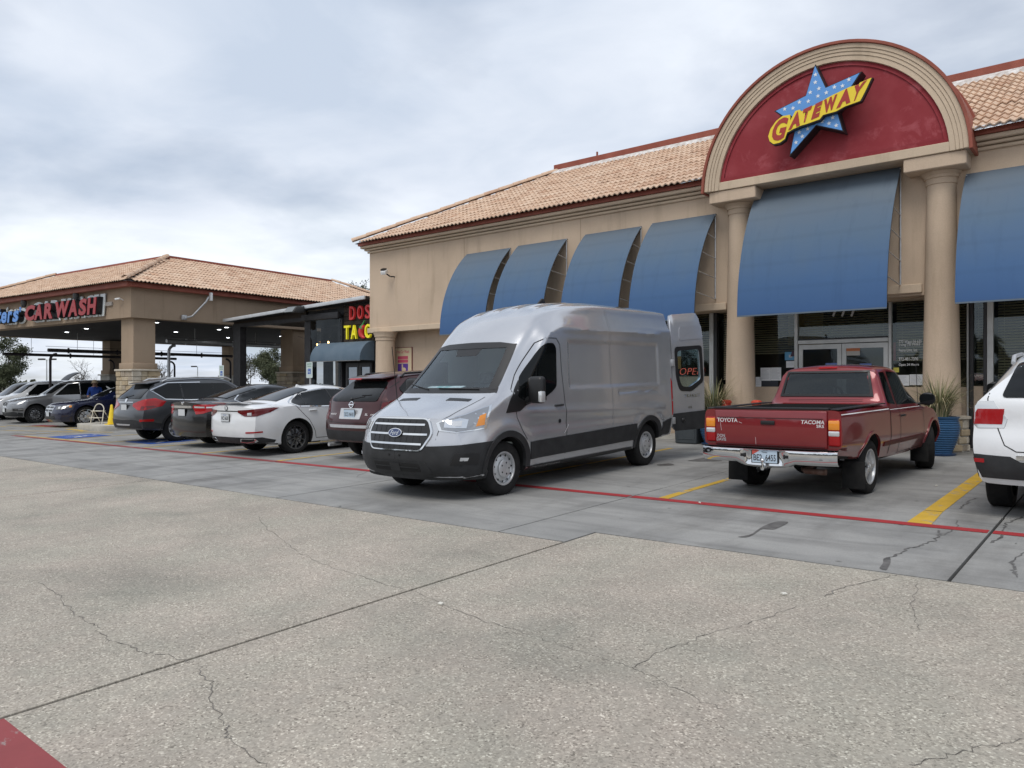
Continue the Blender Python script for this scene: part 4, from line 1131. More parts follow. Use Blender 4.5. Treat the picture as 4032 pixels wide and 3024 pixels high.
# floodlight on the gutter
fl = thing('floodlight', 'square wall floodlight hanging from the restaurant gutter', 'floodlight', (-22.6, RY - .5, 4.1))
mb = MB(); mb.hexa([(-22.85, RY - .95, 4.02), (-22.3, RY - .95, 4.02), (-22.78, RY - .45, 4.05), (-22.35, RY - .45, 4.05), (-22.85, RY - .80, 4.24), (-22.3, RY - .80, 4.24), (-22.78, RY - .45, 4.27), (-22.35, RY - .45, 4.27)]); link('housing', bevel_mesh(mb.mesh('housing', pmat('bronze_lamp', (.05, .05, .05), .5)), .02), fl)
mb = MB(); mb.add([(-22.82, RY - .965, 4.04), (-22.33, RY - .965, 4.04), (-22.33, RY - .83, 4.22), (-22.82, RY - .83, 4.22)], [(0, 1, 2, 3)]); mb.build('lens', pmat('lamp_lens', (.16, .17, .17), .15), fl)
# festoon bulbs in the patio
BULB = pmat('warm_bulb', (1, .6, .25), .4, emit=(1, .55, .2), estr=14)
string = thing('festoon_lights', 'string of small warm bulbs hanging in the patio', 'lights', (-24.5, RY + 1.2, 3.2))
pts = [(-27, RY + 2.5, 3.55), (-25.6, RY + 2.0, 3.32), (-24.2, RY + 1.4, 3.2), (-23.4, RY + 1.1, 3.12), (-22.95, RY + 1.0, 3.22), (-22.7, RY + .9, 3.3)]
MB().tube(pts, .008, 4).build('cable', BLACK, string)
for i, p in enumerate(pts[1:5]):
    MB().tube([(p[0], p[1], p[2]), (p[0], p[1], p[2] - .09)], .014, 6).build('socket', BLACK, string)
    mb = MB(); mb.ellipsoid((p[0], p[1], p[2] - .14), (.032, .032, .05), 10, 8); mb.build('bulb', BULB, string, smooth=60)

# ================================================================ CAR WASH CANOPY
A5 = R(5)
e1 = Vector((-math.cos(A5), -math.sin(A5), 0)); e2 = Vector((-math.sin(A5), math.cos(A5), 0)); up = Vector((0, 0, 1))
CO = Vector((-27.65, 12.19, 0))
def cp(a, b, z): p = CO + e1 * a + e2 * b; return (p.x, p.y, z)
CL, CW = 16.5, 15.9
wash = thing('car_wash_canopy', 'tan car wash canopy with red tiled roof on stone based columns', 'canopy', cp(8, 8, gnd(-35, 15)))
def cbox(mb, a0, a1, b0, b1, z0, z1):
    return mb.hexa([cp(a, b, z) for z in (z0, z1) for b in (b0, b1) for a in (a0, a1)])
for nm, q in (('beam', (0, CL, 0, .5)), ('beam', (0, CL, CW - .5, CW)), ('beam', (0, .5, .502, CW - .502)), ('beam', (CL - .5, CL, .502, CW - .502))):
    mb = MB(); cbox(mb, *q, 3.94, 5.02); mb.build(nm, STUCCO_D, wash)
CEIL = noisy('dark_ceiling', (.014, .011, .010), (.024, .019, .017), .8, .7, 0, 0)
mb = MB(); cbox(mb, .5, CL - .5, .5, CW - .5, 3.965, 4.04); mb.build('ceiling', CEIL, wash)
for q in ((-.3, CL + .3, -.3, -.1), (-.3, -.1, -.099, CW + .3), (-.098, CL + .3, CW + .1, CW + .3)):
    mb = MB(); cbox(mb, *q, 5.0, 5.2); link('fascia', bevel_mesh(mb.mesh('fascia', REDTRIM), .01, 1), wash)
mb = MB(); cbox(mb, -.12, CL + .12, -.12, CW + .12, 5.021, 5.05); mb.build('eave_soffit', REDTRIM, wash)
for xj in (7.9, 12.6):
    mb = MB(); cbox(mb, -.004, .02, xj, xj + .012, 3.95, 5.0); mb.build('control_joint', REDTRIM, wash)
eo, ez, tz, D = .42, 5.16, 6.80, 3.83 + .02
def rp(a, b, z): return Vector(cp(a, b, z))
rb = MB()
ri = D - eo
rb.add([cp(-eo, -eo, ez), cp(CL + eo, -eo, ez), cp(CL - ri, ri, tz), cp(ri, ri, tz)], [(0, 1, 2, 3)])
rb.add([cp(-eo, -eo, ez), cp(ri, ri, tz), cp(ri, CW - ri, tz), cp(-eo, CW + eo, ez)], [(0, 1, 2, 3)])
rb.add([cp(CL + eo, -eo, ez), cp(CL - ri, ri, tz), cp(CL - ri, CW - ri, tz), cp(CL + eo, CW + eo, ez)], [(0, 1, 2, 3)])
rb.add([cp(ri, ri, tz), cp(CL - ri, ri, tz), cp(CL - ri, CW - ri, tz), cp(ri, CW - ri, tz)], [(0, 1, 2, 3)])
rb.add([cp(-eo, CW + eo, ez), cp(ri, CW - ri, tz), cp(CL - ri, CW - ri, tz), cp(CL + eo, CW + eo, ez)], [(0, 1, 2, 3)])
croof = rb.build('roof', PIPE_D, wash)
sf = (e2 * D + up * (tz - ez)); sLc = sf.length
sr = (e1 * D + up * (tz - ez))
tiled_slope(croof, [(cp(CL + eo, -eo, ez), -e1, sf.normalized(), CL + 2 * eo, sLc, D, D), (cp(-eo, -eo, ez), e2, sr.normalized(), CW + 2 * eo, sLc, D, D)], 300)
ridge_run(croof, rp(-eo - .05, -eo - .05, ez + .07), rp(ri, ri, tz + .09), 13)
ridge_run(croof, rp(CL + eo, -eo, ez + .07), rp(CL - ri, ri, tz + .09), 13)
ridge_run(croof, rp(-eo, CW + eo, ez + .07), rp(ri, CW - ri, tz + .09), 13)
for q in ((ri - .05, CL - ri, ri - .05, ri + .08), (ri - .05, ri + .08, ri + .081, CW - ri)):
    mb = MB(); cbox(mb, *q, tz - .02, tz + .14); mb.build('roof_flashing', REDTRIM, croof)
# columns
def wcol(a, b, full=True):
    z0 = gnd(*cp(a, b, 0)[:2])
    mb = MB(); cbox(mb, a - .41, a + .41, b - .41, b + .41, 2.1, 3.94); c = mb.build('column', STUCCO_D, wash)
    mb = MB(); cbox(mb, a - .47, a + .47, b - .47, b + .47, 2.1, 2.32); link('column_plinth', bevel_mesh(mb.mesh('column_plinth', STUCCO_D), .02), c)
    mb = MB(); cbox(mb, a - .585, a + .585, b - .585, b + .585, 2.03, 2.098); link('stone_cap', bevel_mesh(mb.mesh('stone_cap', STONE[2]), .015), c)
    mb = MB(); cbox(mb, a - .48, a + .48, b - .48, b + .48, z0, 2.03); mb.build('mortar_core', KERB, c)
    if not full: return
    rnd = random.Random(int(a * 7 + b * 3)); z = z0
    while z < 2.0:
        h = min(rnd.uniform(.13, .24), 2.03 - z)
        for side in range(4):
            u = -.54
            while u < .53:
                w_ = min(rnd.uniform(.2, .5), .54 - u); 
                if .54 - u - w_ < .1: w_ = .54 - u
                t = .53 + rnd.uniform(0, .035)
                lo, hi = u + .006, u + w_ - .006
                q = {0: (lo, hi, -t, -.46), 1: (lo, hi, .46, t), 2: (-t, -.46, lo, hi), 3: (.46, t, lo, hi)}[side]
                mb = MB(); cbox(mb, a + q[0], a + q[1], b + q[2], b + q[3], z + .006, z + h - .006)
                link('stone', bevel_mesh(mb.mesh('stone', rnd.choice(STONE)), .014, 1), c)
                u += w_
        z += h
wcol(.62, .62); wcol(.62, 7.75); wcol(CL - .6, 7.75, False); wcol(CL - .6, CW - .6, False); wcol(.62, CW - .6, False); wcol(CL - .6, .62, False)
# ceiling lamps
LEDW = pmat('led_lamp', (1, 1, 1), .4, emit=(.92, .95, 1), estr=7)
LEDF = pmat('lamp_trim', (.12, .12, .12), .5)
lamp0 = None
places = [('next to the corner column', 1.6, 1.9), ('left of the corner column, front row', 4.2, 2.4), ('in the middle of the front row', 7.2, 2.0), ('far left of the front row', 10.2, 2.6), ('second row, near the corner column', 3.0, 5.6), ('second row, middle', 6.0, 5.4), ('right end, by the patio', 1.6, 5.0), ('third row, right', 1.9, 10.0), ('third row, middle', 4.6, 10.2), ('far row, right', 2.2, 13.2), ('front row, right of the middle', 5.6, 3.6), ('second row, far left', 9.0, 6.0), ('third row, left', 7.8, 9.4)]
for nm, a, b in places:
    t = thing('ceiling_lamp', 'small bright ceiling lamp under the car wash roof, ' + nm, 'ceiling lamp', cp(a, b, 3.95), 'lamps under the car wash roof')
    x, y, _ = cp(a, b, 0)
    MB().lathe([(0, 3.945), (.17, 3.945), (.19, 3.966)], (x, y, 0), 16).build('trim', LEDF, t)
    MB().lathe([(0, 3.938), (.075, 3.938), (.09, 3.946)], (x, y, 0), 14).build('diffuser', LEDW, t)
# big letter sign on the front beam
cs = thing('car_wash_sign', 'large red and blue letter sign on the front of the car wash canopy', 'sign', cp(5, -.3, 4.1))
SRED = pmat('sign_letter_red', (.30, .025, .03), .45); SBLU = pmat('sign_letter_blue', (.10, .26, .62), .45); SWHT = pmat('sign_backer', (.74, .78, .78), .5)
def cwl(s, a_l, a_r, z0, z1, off, m, name, ext, bold, **kw):
    me = text_fit(s, abs(a_l - a_r), z1 - z0, size=1, bold=bold, extrude=ext, **kw)
    o = cp(a_l, -off, z0); me.transform(plane_matrix(o, -e1, (0, 0, 1))); me.materials.append(m); link(name, me, cs)
for s_, al, ar in (('C', 7.42, 6.55), ('A', 6.62, 5.92), ('R', 5.80, 5.10), ('W', 4.85, 3.75), ('A', 3.85, 3.15), ('S', 3.05, 2.45), ('H', 2.42, 1.75)):
    cwl(s_, al, ar, 4.12, 4.74, .32, SRED, 'letter', .012, .045, shear=.12)
    cwl(s_, al, ar - .05, 4.115, 4.76, .2, SIGNBLACK, 'letter_return', .09, .045, shear=.12)
    cwl(s_, al + .05, ar - .16, 4.06, 4.88, .07, SWHT, 'letter_backer', .02, .13, shear=.12)
blue = [('M', 13.4, 12.7), ('a', 12.68, 12.2), ('s', 12.15, 11.75), ('t', 10.05, 9.62), ('e', 9.60, 9.10), ('r', 9.02, 8.58), ('s', 8.55, 7.98)]
for s_, al, ar in blue[3:]:
    hi = 4.74 if s_ == 't' else 4.60
    cwl(s_, al, ar, 4.13, hi, .32, SBLU, 'letter', .012, .03, shear=.2)
    cwl(s_, al + .02, ar - .02, 4.12, hi + .01, .2, SIGNBLACK, 'letter_return', .1, .05, shear=.2)
    cwl(s_, al + .05, ar - .13, 4.07, hi + .12, .07, SWHT, 'letter_backer', .02, .13, shear=.2)
cwl("'", 7.90, 7.78, 4.52, 4.72, .32, SBLU, 'letter', .012, .03)
mb = MB(); cbox(mb, 1.2, 11.0, -.06, -.0, 4.42, 4.56); mb.build('mounting_rail', noisy('rail_grey', (.30, .27, .24), (.36, .33, .3), 3, .5, 0, 0), cs)
# two owl decoys perched on the sign
OWL = noisy('owl_decoy', (.035, .035, .037), (.09, .09, .09), 20, .7, 50, .4, .01)
for lab, a in (('plastic owl decoy perched above the blue letters', 7.82), ('plastic owl decoy perched above the red letters', 3.5)):
    x, y, _ = cp(a, -.2, 0)
    t = thing('owl_decoy', lab, 'owl', (x, y, 4.75), 'owl decoys on the sign')
    mb = MB(); mb.lathe([(0, 4.72), (.07, 4.73), (.10, 4.80), (.115, 4.90), (.10, 5.0), (.075, 5.04)], (x, y, 0), 14); mb.build('body', OWL, t, smooth=60)
    mb = MB(); mb.ellipsoid((x, y, 5.08), (.085, .08, .075), 12, 8)
    for s in (1, -1): mb.tube([(x + s * .045, y, 5.12), (x + s * .065, y, 5.19)], .02, 5, True, [.025, .004])
    mb.build('head', OWL, t, smooth=60)
    for s in (1, -1):
        mb = MB(); mb.ellipsoid((x + s * .035 + .04, y - .06, 5.085), (.018, .012, .018), 8, 6); mb.build('eye', pmat('owl_eye', (.5, .35, .05), .3) if 'owl_eye' not in bpy.data.materials else bpy.data.materials['owl_eye'], t)
# camera and radio antenna near the corner
x, y, z_ = cp(.55, -.12, 4.62)
t = thing('security_camera', 'small white bullet camera at the canopy corner beside the sign', 'camera', (x, y, z_))
mb = MB(); mb.tube([Vector((x, y, z_)) + e1 * .12 - e2 * .08 - up * .02, Vector((x, y, z_)) + e1 * -.08 - e2 * .02], .035, 10); mb.build('housing', WHITE, t, smooth=50)
MB().tube([Vector((x, y, z_)) - e1 * .06, Vector((x, y, z_)) - e1 * .06 + e2 * .12 - up * .05], .018, 6).build('bracket', WHITE, t)
x, y, z_ = cp(-.08, 2.6, 4.3)
t = thing('wall_antenna', 'grey angled antenna arm with white box on the canopy side', 'antenna', (x, y, z_))
P0 = Vector(cp(-.08, 2.0, 4.05)); P1 = Vector(cp(-.3, 2.2, 4.12)); P2 = Vector(cp(-.35, 2.75, 4.72)); P3 = Vector(cp(-.35, 2.85, 4.9))
MB().tube([P0, P1, P2, P3], .035, 8).build('arm', STEEL, t, smooth=50)
mb = MB(); mb.obox(P3 + up * .02 + e2 * .1, (.12, .1, .32), A5); link('antenna_box', bevel_mesh(mb.mesh('antenna_box', WHITE), .02), t)
mb = MB(); mb.obox(P0 + up * .02, (.1, .2, .18), A5); link('base', bevel_mesh(mb.mesh('base', STEEL), .02), t)
# overhead vacuum pipes on posts
def pipe_frame(label, start, zt_, ln, m, r=.055, name='vacuum_pipe_frame', drops=(0, 1), extra=True):
    S0 = Vector((start[0], start[1], 0)); g = gnd(*start)
    t = thing(name, label, 'pipe frame', (start[0], start[1], g))
    E0 = S0 + e2 * ln
    MB().tube([S0 - e2 * .1 + up * zt_, E0 + e2 * .1 + up * zt_], r, 10).build('rail', m, t, smooth=50)
    for k in drops:
        B = S0 + e2 * (ln * k); d = e2 * (1 if k < .5 else -1)
        pth = [B + up * gnd(B.x, B.y), B + up * (zt_ - .45)] + [B + d * (.28 - .28 * math.cos(R(q))) + up * (zt_ - .45 + .28 * math.sin(R(q))) for q in (22, 45, 67, 90)]
        MB().tube(pth, r * .72, 10).build('post', m, t, smooth=50)
    k = .8
    while k < ln and extra:
        B = S0 + e2 * k
        mb = MB(); mb.obox(B + up * zt_, (.05, .07, .26), A5); mb.build('clamp', m, t); k += 2.3
    MB().tube([S0 - e2 * .2 + up * (zt_ + .17), E0 + up * (zt_ + .17)], .008, 4).build('wire', BLACK, t)
    k = 1.2
    while k < ln and extra:
        B = S0 + e2 * k; MB().tube([B + up * zt_, B + up * 3.96], .010, 5).build('hanger', STEEL, t); k += 3.1
    return t
pipe_frame('steel vacuum pipe frame on posts nearest the patio', (-31.4, 15.4), 3.36, 6.4, STEEL, .085)
pipe_frame('dark vacuum pipe frame on posts behind the grey suv', (-38.6, 13.4), 3.12, 9.5, PIPE_D, .08, drops=(0, .42, 1))
pipe_frame('dark vacuum pipe frame left of the grey suv, cut by the photo edge', (-43.3, 13.0), 3.05, 9.0, PIPE_D, .075, drops=(.6, 1))
# kerbed island at the corner column
isl = thing('kerb_island', 'raised concrete island around the stone corner column', 'kerb island', (-28, 12, gnd(-28, 12)))
poly = round_poly([(-28.75, 10.75), (-26.2, 10.55), (-26.0, 14.2), (-28.9, 14.2)], [.35, .35, .2, .2], 4)
g0 = gnd(-28, 12)
mb = MB(); mb.prism(poly, 'z', g0 - .06, g0 + .16); link('kerb_block', bevel_mesh(mb.mesh('kerb_block', KERB), .02), isl)
marking([(-28.9, 10.45), (-26.9, 10.25), (-26.9, 10.5), (-28.9, 10.7)], PAINT_YELOLD, 'yellow_kerb_stripe', .005)

# ================================================================ VEHICLE TOOLKIT
def curve(pts):
    """monotone cubic through (x, v) points; a bare number is a constant"""
    if isinstance(pts, (int, float)): return lambda q: np.full_like(np.asarray(q, float), float(pts))
    X = np.array([p[0] for p in pts], float); V = np.array([p[1] for p in pts], float)
    h = np.diff(X); d = np.diff(V) / h; m = np.zeros(len(X))
    m[0], m[-1] = d[0], d[-1]
    for i in range(1, len(X) - 1):
        if d[i - 1] * d[i] > 0:
            w1, w2 = 2 * h[i] + h[i - 1], h[i] + 2 * h[i - 1]
            m[i] = (w1 + w2) / (w1 / d[i - 1] + w2 / d[i])
    def f(q):
        q = np.clip(np.asarray(q, float), X[0], X[-1])
        i = np.clip(np.searchsorted(X, q, side='right') - 1, 0, len(X) - 2)
        t = (q - X[i]) / h[i]
        return ((2 * t ** 3 - 3 * t ** 2 + 1) * V[i] + (t ** 3 - 2 * t ** 2 + t) * h[i] * m[i] + (-2 * t ** 3 + 3 * t ** 2) * V[i + 1] + (t ** 3 - t ** 2) * h[i] * m[i + 1])
    return f
def chaikin(P, it=2):
    for _ in range(it):
        a, b = P[:-1], P[1:]
        Q = np.empty((2 * len(a), 2)); Q[0::2] = .75 * a + .25 * b; Q[1::2] = .25 * a + .75 * b
        P = np.vstack([P[:1], Q[1:-1], P[-1:]])
    return P
def paint_mat(name, col, metal=.0, rough=.3, coat=1.0):
    m = pmat(name, col, rough, metal, coat=coat); n, l, b = nodes_of(m)
    v = coords(n, l, 'obj')
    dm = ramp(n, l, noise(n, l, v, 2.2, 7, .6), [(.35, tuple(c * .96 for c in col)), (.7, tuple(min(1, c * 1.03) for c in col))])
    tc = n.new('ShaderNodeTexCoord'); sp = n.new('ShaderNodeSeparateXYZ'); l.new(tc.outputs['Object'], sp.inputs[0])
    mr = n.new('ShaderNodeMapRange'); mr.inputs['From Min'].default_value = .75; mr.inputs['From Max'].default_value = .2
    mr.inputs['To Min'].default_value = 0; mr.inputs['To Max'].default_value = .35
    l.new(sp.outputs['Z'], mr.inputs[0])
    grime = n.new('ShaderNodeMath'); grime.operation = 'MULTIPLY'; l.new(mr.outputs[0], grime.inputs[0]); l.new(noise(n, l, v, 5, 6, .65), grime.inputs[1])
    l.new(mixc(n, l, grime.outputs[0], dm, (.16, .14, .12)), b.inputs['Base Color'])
    b.inputs['Coat Roughness'].default_value = .05
    return m
PLASTIC = noisy('grey_black_plastic', (.022, .0225, .024), (.032, .033, .035), 6, .55, 90, .12, .003, kind='obj')
WELL = pmat('wheel_well', (.012, .012, .012), .95)
SEAM = pmat('panel_gap', (.012, .012, .012), .8)
LAMP_RED = pmat('red_lamp', (.33, .005, .007), .15, coat=.3, spec=.4)
LAMP_DRED = pmat('dark_red_lamp', (.11, .005, .007), .12, coat=.3, spec=.4)
LAMP_AMB = pmat('amber_lamp', (.75, .26, .02), .15, coat=.6)
LAMP_CLR = pmat('clear_lamp', (.62, .63, .64), .12, .4, coat=.8)
LAMP_HEAD = pmat('headlamp_lens', (.30, .31, .325), .08, .6, coat=1)
LAMP_DARK = pmat('headlamp_dark', (.05, .052, .055), .1, .2, coat=1)
SILVER = noisy('silver_wheel', (.50, .51, .52), (.60, .61, .62), 9, .35, 0, 0, metal=.5, kind='obj')
GUNMETAL = pmat('gunmetal_wheel', (.16, .163, .17), .25, .85)
PLATE_W = pmat('plate_white', (.55, .57, .58), .5)
PLATE_TX = pmat('plate_blue_white', (.45, .56, .66), .5)
CABIN = pmat('cabin_grey', (.20, .20, .202), .8)
LINER = pmat('cabin_liner', (.30, .30, .29), .9)
SEATGREY = noisy('seat_cloth', (.10, .102, .105), (.15, .15, .155), 20, .9, 200, .1, .002, kind='obj')

class Car:
    def __init__(self, name, label, cat, pos, heading, sp, mat, group=None):
        """pos: lot point under the middle of the front bumper line; heading: unit (x, y) the car points to"""
        self.sp, self.mat, self.L = sp, mat, sp['L']
        h = Vector((heading[0], heading[1], 0)).normalized()
        nrm = Vector((-GA, -GB, 1)).normalized()
        xb = (-(h - nrm * h.dot(nrm))).normalized()      # local +x points backwards
        yb = nrm.cross(xb).normalized()
        M = Matrix(((xb.x, yb.x, nrm.x, pos[0]), (xb.y, yb.y, nrm.y, pos[1]), (xb.z, yb.z, nrm.z, gnd(*pos)), (0, 0, 0, 1)))
        self.root = thing(name, label, cat, (0, 0, 0), group)
        self.root.matrix_basis = M
        self.loft()
    # ---- body shell
    def loft(self):
        sp, L = self.sp, self.L
        F = {k: curve(sp[k]) for k in ('zt', 'ze', 'wt', 'ws', 'zs', 'zb', 'wl', 'wm', 'zm')}
        fx, rx = curve(sp['fx']), curve(sp['rx'])
        xs = set(np.round(np.linspace(0, L, int(L / sp.get('step', .055))), 4))
        for k in ('zt', 'wt', 'zs'):
            if not isinstance(sp[k], (int, float)): xs |= {round(p[0], 4) for p in sp[k]}
        xs = sorted(x for x in xs if 0 <= x <= L)
        keep = [xs[0]]
        for x in xs[1:]:
            if x - keep[-1] > .012: keep.append(x)
        xs = keep; secs = []
        for x in xs:
            v = {k: float(F[k](x)) for k in F}
            ze, zs, zb = v['ze'], v['zs'], v['zb']
            ze = max(ze, zs + .03)
            zm = min(v['zm'], zs - .05)
            P = np.array([(0, zb), (v['wl'] - .15, zb), (v['wl'] - .015, zb + .005), (v['wl'], zb + .10), (v['wm'], zm - .10), (v['wm'], zm + .10), (v['ws'] + .004, zs - .035), (v['ws'], zs), (v['ws'] - .022, zs + .02),
                          (v['wt'] + (v['ws'] - v['wt']) * .30, zs + (ze - zs) * .62), (v['wt'] + .01, ze - .07 * min(1, (ze - zs) / .2)), (v['wt'] - .03, ze - .004), (v['wt'] - .16, ze + (v['zt'] - ze) * .45), (v['wt'] * .45, ze + (v['zt'] - ze) * .85), (v['wt'] * .2, v['zt']), (0, v['zt'])])
            if sp.get('crisp') and x > sp['crisp']:
                k = min(1, (x - sp['crisp']) / 1.0); k = k * k * (3 - 2 * k)
                P[10] = (v['wt'] + .01 + .025 * k, ze - .07 + .04 * k); P[11] = (v['wt'] - .01 * k - .03 * (1 - k), ze + .012 * k - .004)
            Q = chaikin(P, 3)
            s_ = np.concatenate([[0], np.cumsum(np.hypot(*np.diff(Q, axis=0).T))]); u_ = np.linspace(0, s_[-1], sp.get('ring', 56))
            secs.append(np.stack([np.interp(u_, s_, Q[:, 0]), np.interp(u_, s_, Q[:, 1])], 1))
        K = len(secs[0]); rows = []
        def full(sec, x): return [(x, y, z) for y, z in sec] + [(x, -y, z) for y, z in sec[-2:0:-1]]
        body = MB(); rings = [full(s, x) for s, x in zip(secs, xs)]
        n = len(rings[0]); vs = [p for r in rings for p in r]; fs = []
        for i in range(len(rings) - 1):
            for k in range(n):
                fs.append((i * n + k, i * n + (k + 1) % n, (i + 1) * n + (k + 1) % n, (i + 1) * n + k))
        body.add(vs, fs)
        for s, x in ((secs[0], xs[0]), (secs[-1], xs[-1])):
            fr = [1, .95, .86, .72, .52, .28, 0, -.28, -.52, -.72, -.86, -.95, -1]
            body.grid([[(x, y * f, z) for y, z in s] for f in fr])
        V = np.array(body.v); W = float(np.max(np.abs(V[:, 1])))
        Lf, Lr = sp.get('Lf', 1.1), sp.get('Lr', 1.0)
        yy = np.abs(V[:, 1]) / W
        tf = np.clip(1 - V[:, 0] / Lf, 0, 1) ** 2; tr = np.clip(1 - (L - V[:, 0]) / Lr, 0, 1) ** 2
        ep = sp.get('bow', 3.0)
        V[:, 0] += tf * (fx(V[:, 2]) + sp.get('fb', .2) * yy ** ep) - tr * (rx(V[:, 2]) + sp.get('rb', .12) * yy ** ep)
        if 'fold' in sp: V = sp['fold'](V)
        body.v = [tuple(p) for p in V]
        me = body.mesh('body', [self.mat, WELL], None)
        bm = bmesh.new(); bm.from_mesh(me); bmesh.ops.remove_doubles(bm, verts=bm.verts, dist=.0015)
        bmesh.ops.dissolve_degenerate(bm, dist=1e-5, edges=bm.edges)
        bmesh.ops.recalc_face_normals(bm, faces=bm.faces)
        self.bvh = BVHTree.FromBMesh(bm); bm.to_mesh(me); bm.free()
        self.me = me
    def finish(self, cutters=(), smooth=32):
        """carve wheel wells and openings, link the body"""
        sp = self.sp; cut = MB()
        for ax, yo in ((sp['fa'], sp['ty']), (sp['ra'], sp['ty'])):
            for s in (-1, 1):
                r = sp['tr'] * sp.get('well', 1.16)
                pts = [(ax + r * math.cos(2 * math.pi * k / 40), sp['tr'] * 1.03 + r * math.sin(2 * math.pi * k / 40)) for k in range(40)]
                cut.prism(pts, 'y', s * (yo - sp['tw'] - .06), s * (yo + .6))
        ob = bpy.data.objects.new('tmp', self.me); C.objects.link(ob)
        tmp = [ob]
        for c in [cut] + list(cutters):
            cm = c.mesh('cut', getattr(c, 'mat', WELL)); co = bpy.data.objects.new('cut', cm); C.objects.link(co); tmp.append(co)
            md = ob.modifiers.new('b', 'BOOLEAN'); md.operation = 'DIFFERENCE'; md.object = co; md.solver = 'EXACT'; md.material_mode = 'TRANSFER'
        dg = bpy.context.evaluated_depsgraph_get()
        me = bpy.data.meshes.new_from_object(ob.evaluated_get(dg))
        if len(me.polygons) < .6 * len(self.me.polygons):      # exact solver lost the shell: try the other one
            for md in ob.modifiers: md.solver = 'FAST'
            dg = bpy.context.evaluated_depsgraph_get(); dg.update()
            me = bpy.data.meshes.new_from_object(ob.evaluated_get(dg))
        for t in tmp: bpy.data.objects.remove(t)
        me.name = 'body'
        well = me.materials.find('wheel_well')
        if well < 0: me.materials.append(WELL); well = len(me.materials) - 1
        for p in me.polygons:                                  # unpainted underside
            if (p.normal.z < -.75 and p.center.z < .6) or p.center.z < sp.get('dark_below', 0): p.material_index = well
        me.polygons.foreach_set('use_smooth', [True] * len(me.polygons)); me.set_sharp_from_angle(angle=R(smooth))
        self.body = link('body', me, self.root, world=False)
        return self.body
    def part(self, mb, name, mat, parent=None, smooth=None):
        return link(name, mb.mesh(name, mat, smooth) if isinstance(mb, MB) else mb, parent or self.root, world=False)
    # ---- pieces laid on the shell
    def hit(self, p, d):
        h = self.bvh.ray_cast(Vector(p) - Vector(d) * 6, Vector(d))
        return h[0]
    def patch(self, pts, d, name, mat, off=.004, res=.06, parent=None, skirt=.02):
        """pts: 3-D points near the shell; they are seen along d, filled and dropped on the shell"""
        d = Vector(d).normalized(); u = d.cross(Vector((0, 0, 1))); u.normalize(); w = u.cross(d)
        P2 = [Vector((Vector(p).dot(u), Vector(p).dot(w))) for p in pts]
        x0, x1 = min(p.x for p in P2), max(p.x for p in P2); y0, y1 = min(p.y for p in P2), max(p.y for p in P2)
        dense = []
        for a, b in zip(P2, P2[1:] + P2[:1]):
            k = max(1, int((b - a).length / res))
            dense += [a + (b - a) * i / k for i in range(k)]
        n = len(dense); vs = list(dense)
        from mathutils.geometry import delaunay_2d_cdt as cdt
        def inside(q):
            c = False
            for a, b in zip(dense, dense[1:] + dense[:1]):
                if (a.y > q.y) != (b.y > q.y) and q.x < (b.x - a.x) * (q.y - a.y) / (b.y - a.y) + a.x: c = not c
            return c
        nx, ny = int((x1 - x0) / res) + 1, int((y1 - y0) / res) + 1
        for i in range(1, nx):
            for j in range(1, ny):
                q = Vector((x0 + (x1 - x0) * i / nx, y0 + (y1 - y0) * j / ny))
                if inside(q): vs.append(q)
        v2, ed, fc, *_ = cdt(vs, [(i, (i + 1) % n) for i in range(n)], [], 1, 1e-5)
        out, ok = [], []
        for q in v2:
            p = u * q.x + w * q.y
            h = self.hit(p, d)
            if h is None: out.append((0, 0, 0)); ok.append(False)
            else: out.append(tuple(h - d * off)); ok.append(True)
        fs = [tuple(f) for f in fc if all(ok[i] for i in f)]
        mb = MB(); mb.add(out, fs)
        cnt = {}
        for f in fs:
            for a, b in zip(f, f[1:] + f[:1]):
                cnt[tuple(sorted((a, b)))] = cnt.get(tuple(sorted((a, b))), 0) + 1
        if skirt:
            for (a, b), c in cnt.items():
                if c == 1:
                    A, B = Vector(out[a]), Vector(out[b])
                    mb.add([A, B, B + d * skirt, A + d * skirt], [(0, 1, 2, 3)])
        me = bpy.data.meshes.new(name); me.from_pydata(mb.v, [], mb.f)
        bm = bmesh.new(); bm.from_mesh(me); bmesh.ops.remove_doubles(bm, verts=bm.verts, dist=1e-5)
        loose = [v for v in bm.verts if not v.link_faces]; bmesh.ops.delete(bm, geom=loose, context='VERTS')
        bmesh.ops.recalc_face_normals(bm, faces=bm.faces)
        # surface must look outwards
        s = sum(f.normal.dot(d) * f.calc_area() for f in bm.faces if abs(f.normal.dot(d)) > .05)
        if s > 0: bmesh.ops.reverse_faces(bm, faces=bm.faces)
        bm.to_mesh(me); bm.free()
        me.materials.append(mat)
        me.polygons.foreach_set('use_smooth', [True] * len(me.polygons)); me.set_sharp_from_angle(angle=R(38))
        return link(name, me, parent or self.root, world=False)
    def side(self, poly, name, mat, both=True, r=0, **kw):
        if r: poly = round_poly(poly, r)
        out = []
        for s in ((1, -1) if both is True else (both,)):
            out.append(self.patch([(x, 0, z) for x, z in poly], (0, -s, 0), name, mat, **kw))
        return out
    def end(self, poly, name, mat, front=False, r=0, **kw):
        """poly in (y, z) seen from behind (or from the front)"""
        if r: poly = round_poly(poly, r)
        return self.patch([(0, y, z) for y, z in poly], (1, 0, 0) if front else (-1, 0, 0), name, mat, **kw)
    def corner(self, pts, name, mat, ang, both=True, **kw):
        """pts (x, y, z) with y > 0, seen along a horizontal direction turned ang degrees from the side"""
        out = []
        for s in (1, -1) if both is True else (both,):
            d = (math.sin(R(ang)), -s * math.cos(R(ang)), 0)
            out.append(self.patch([(x, s * y, z) for x, y, z in pts], d, name, mat, **kw))
        return out
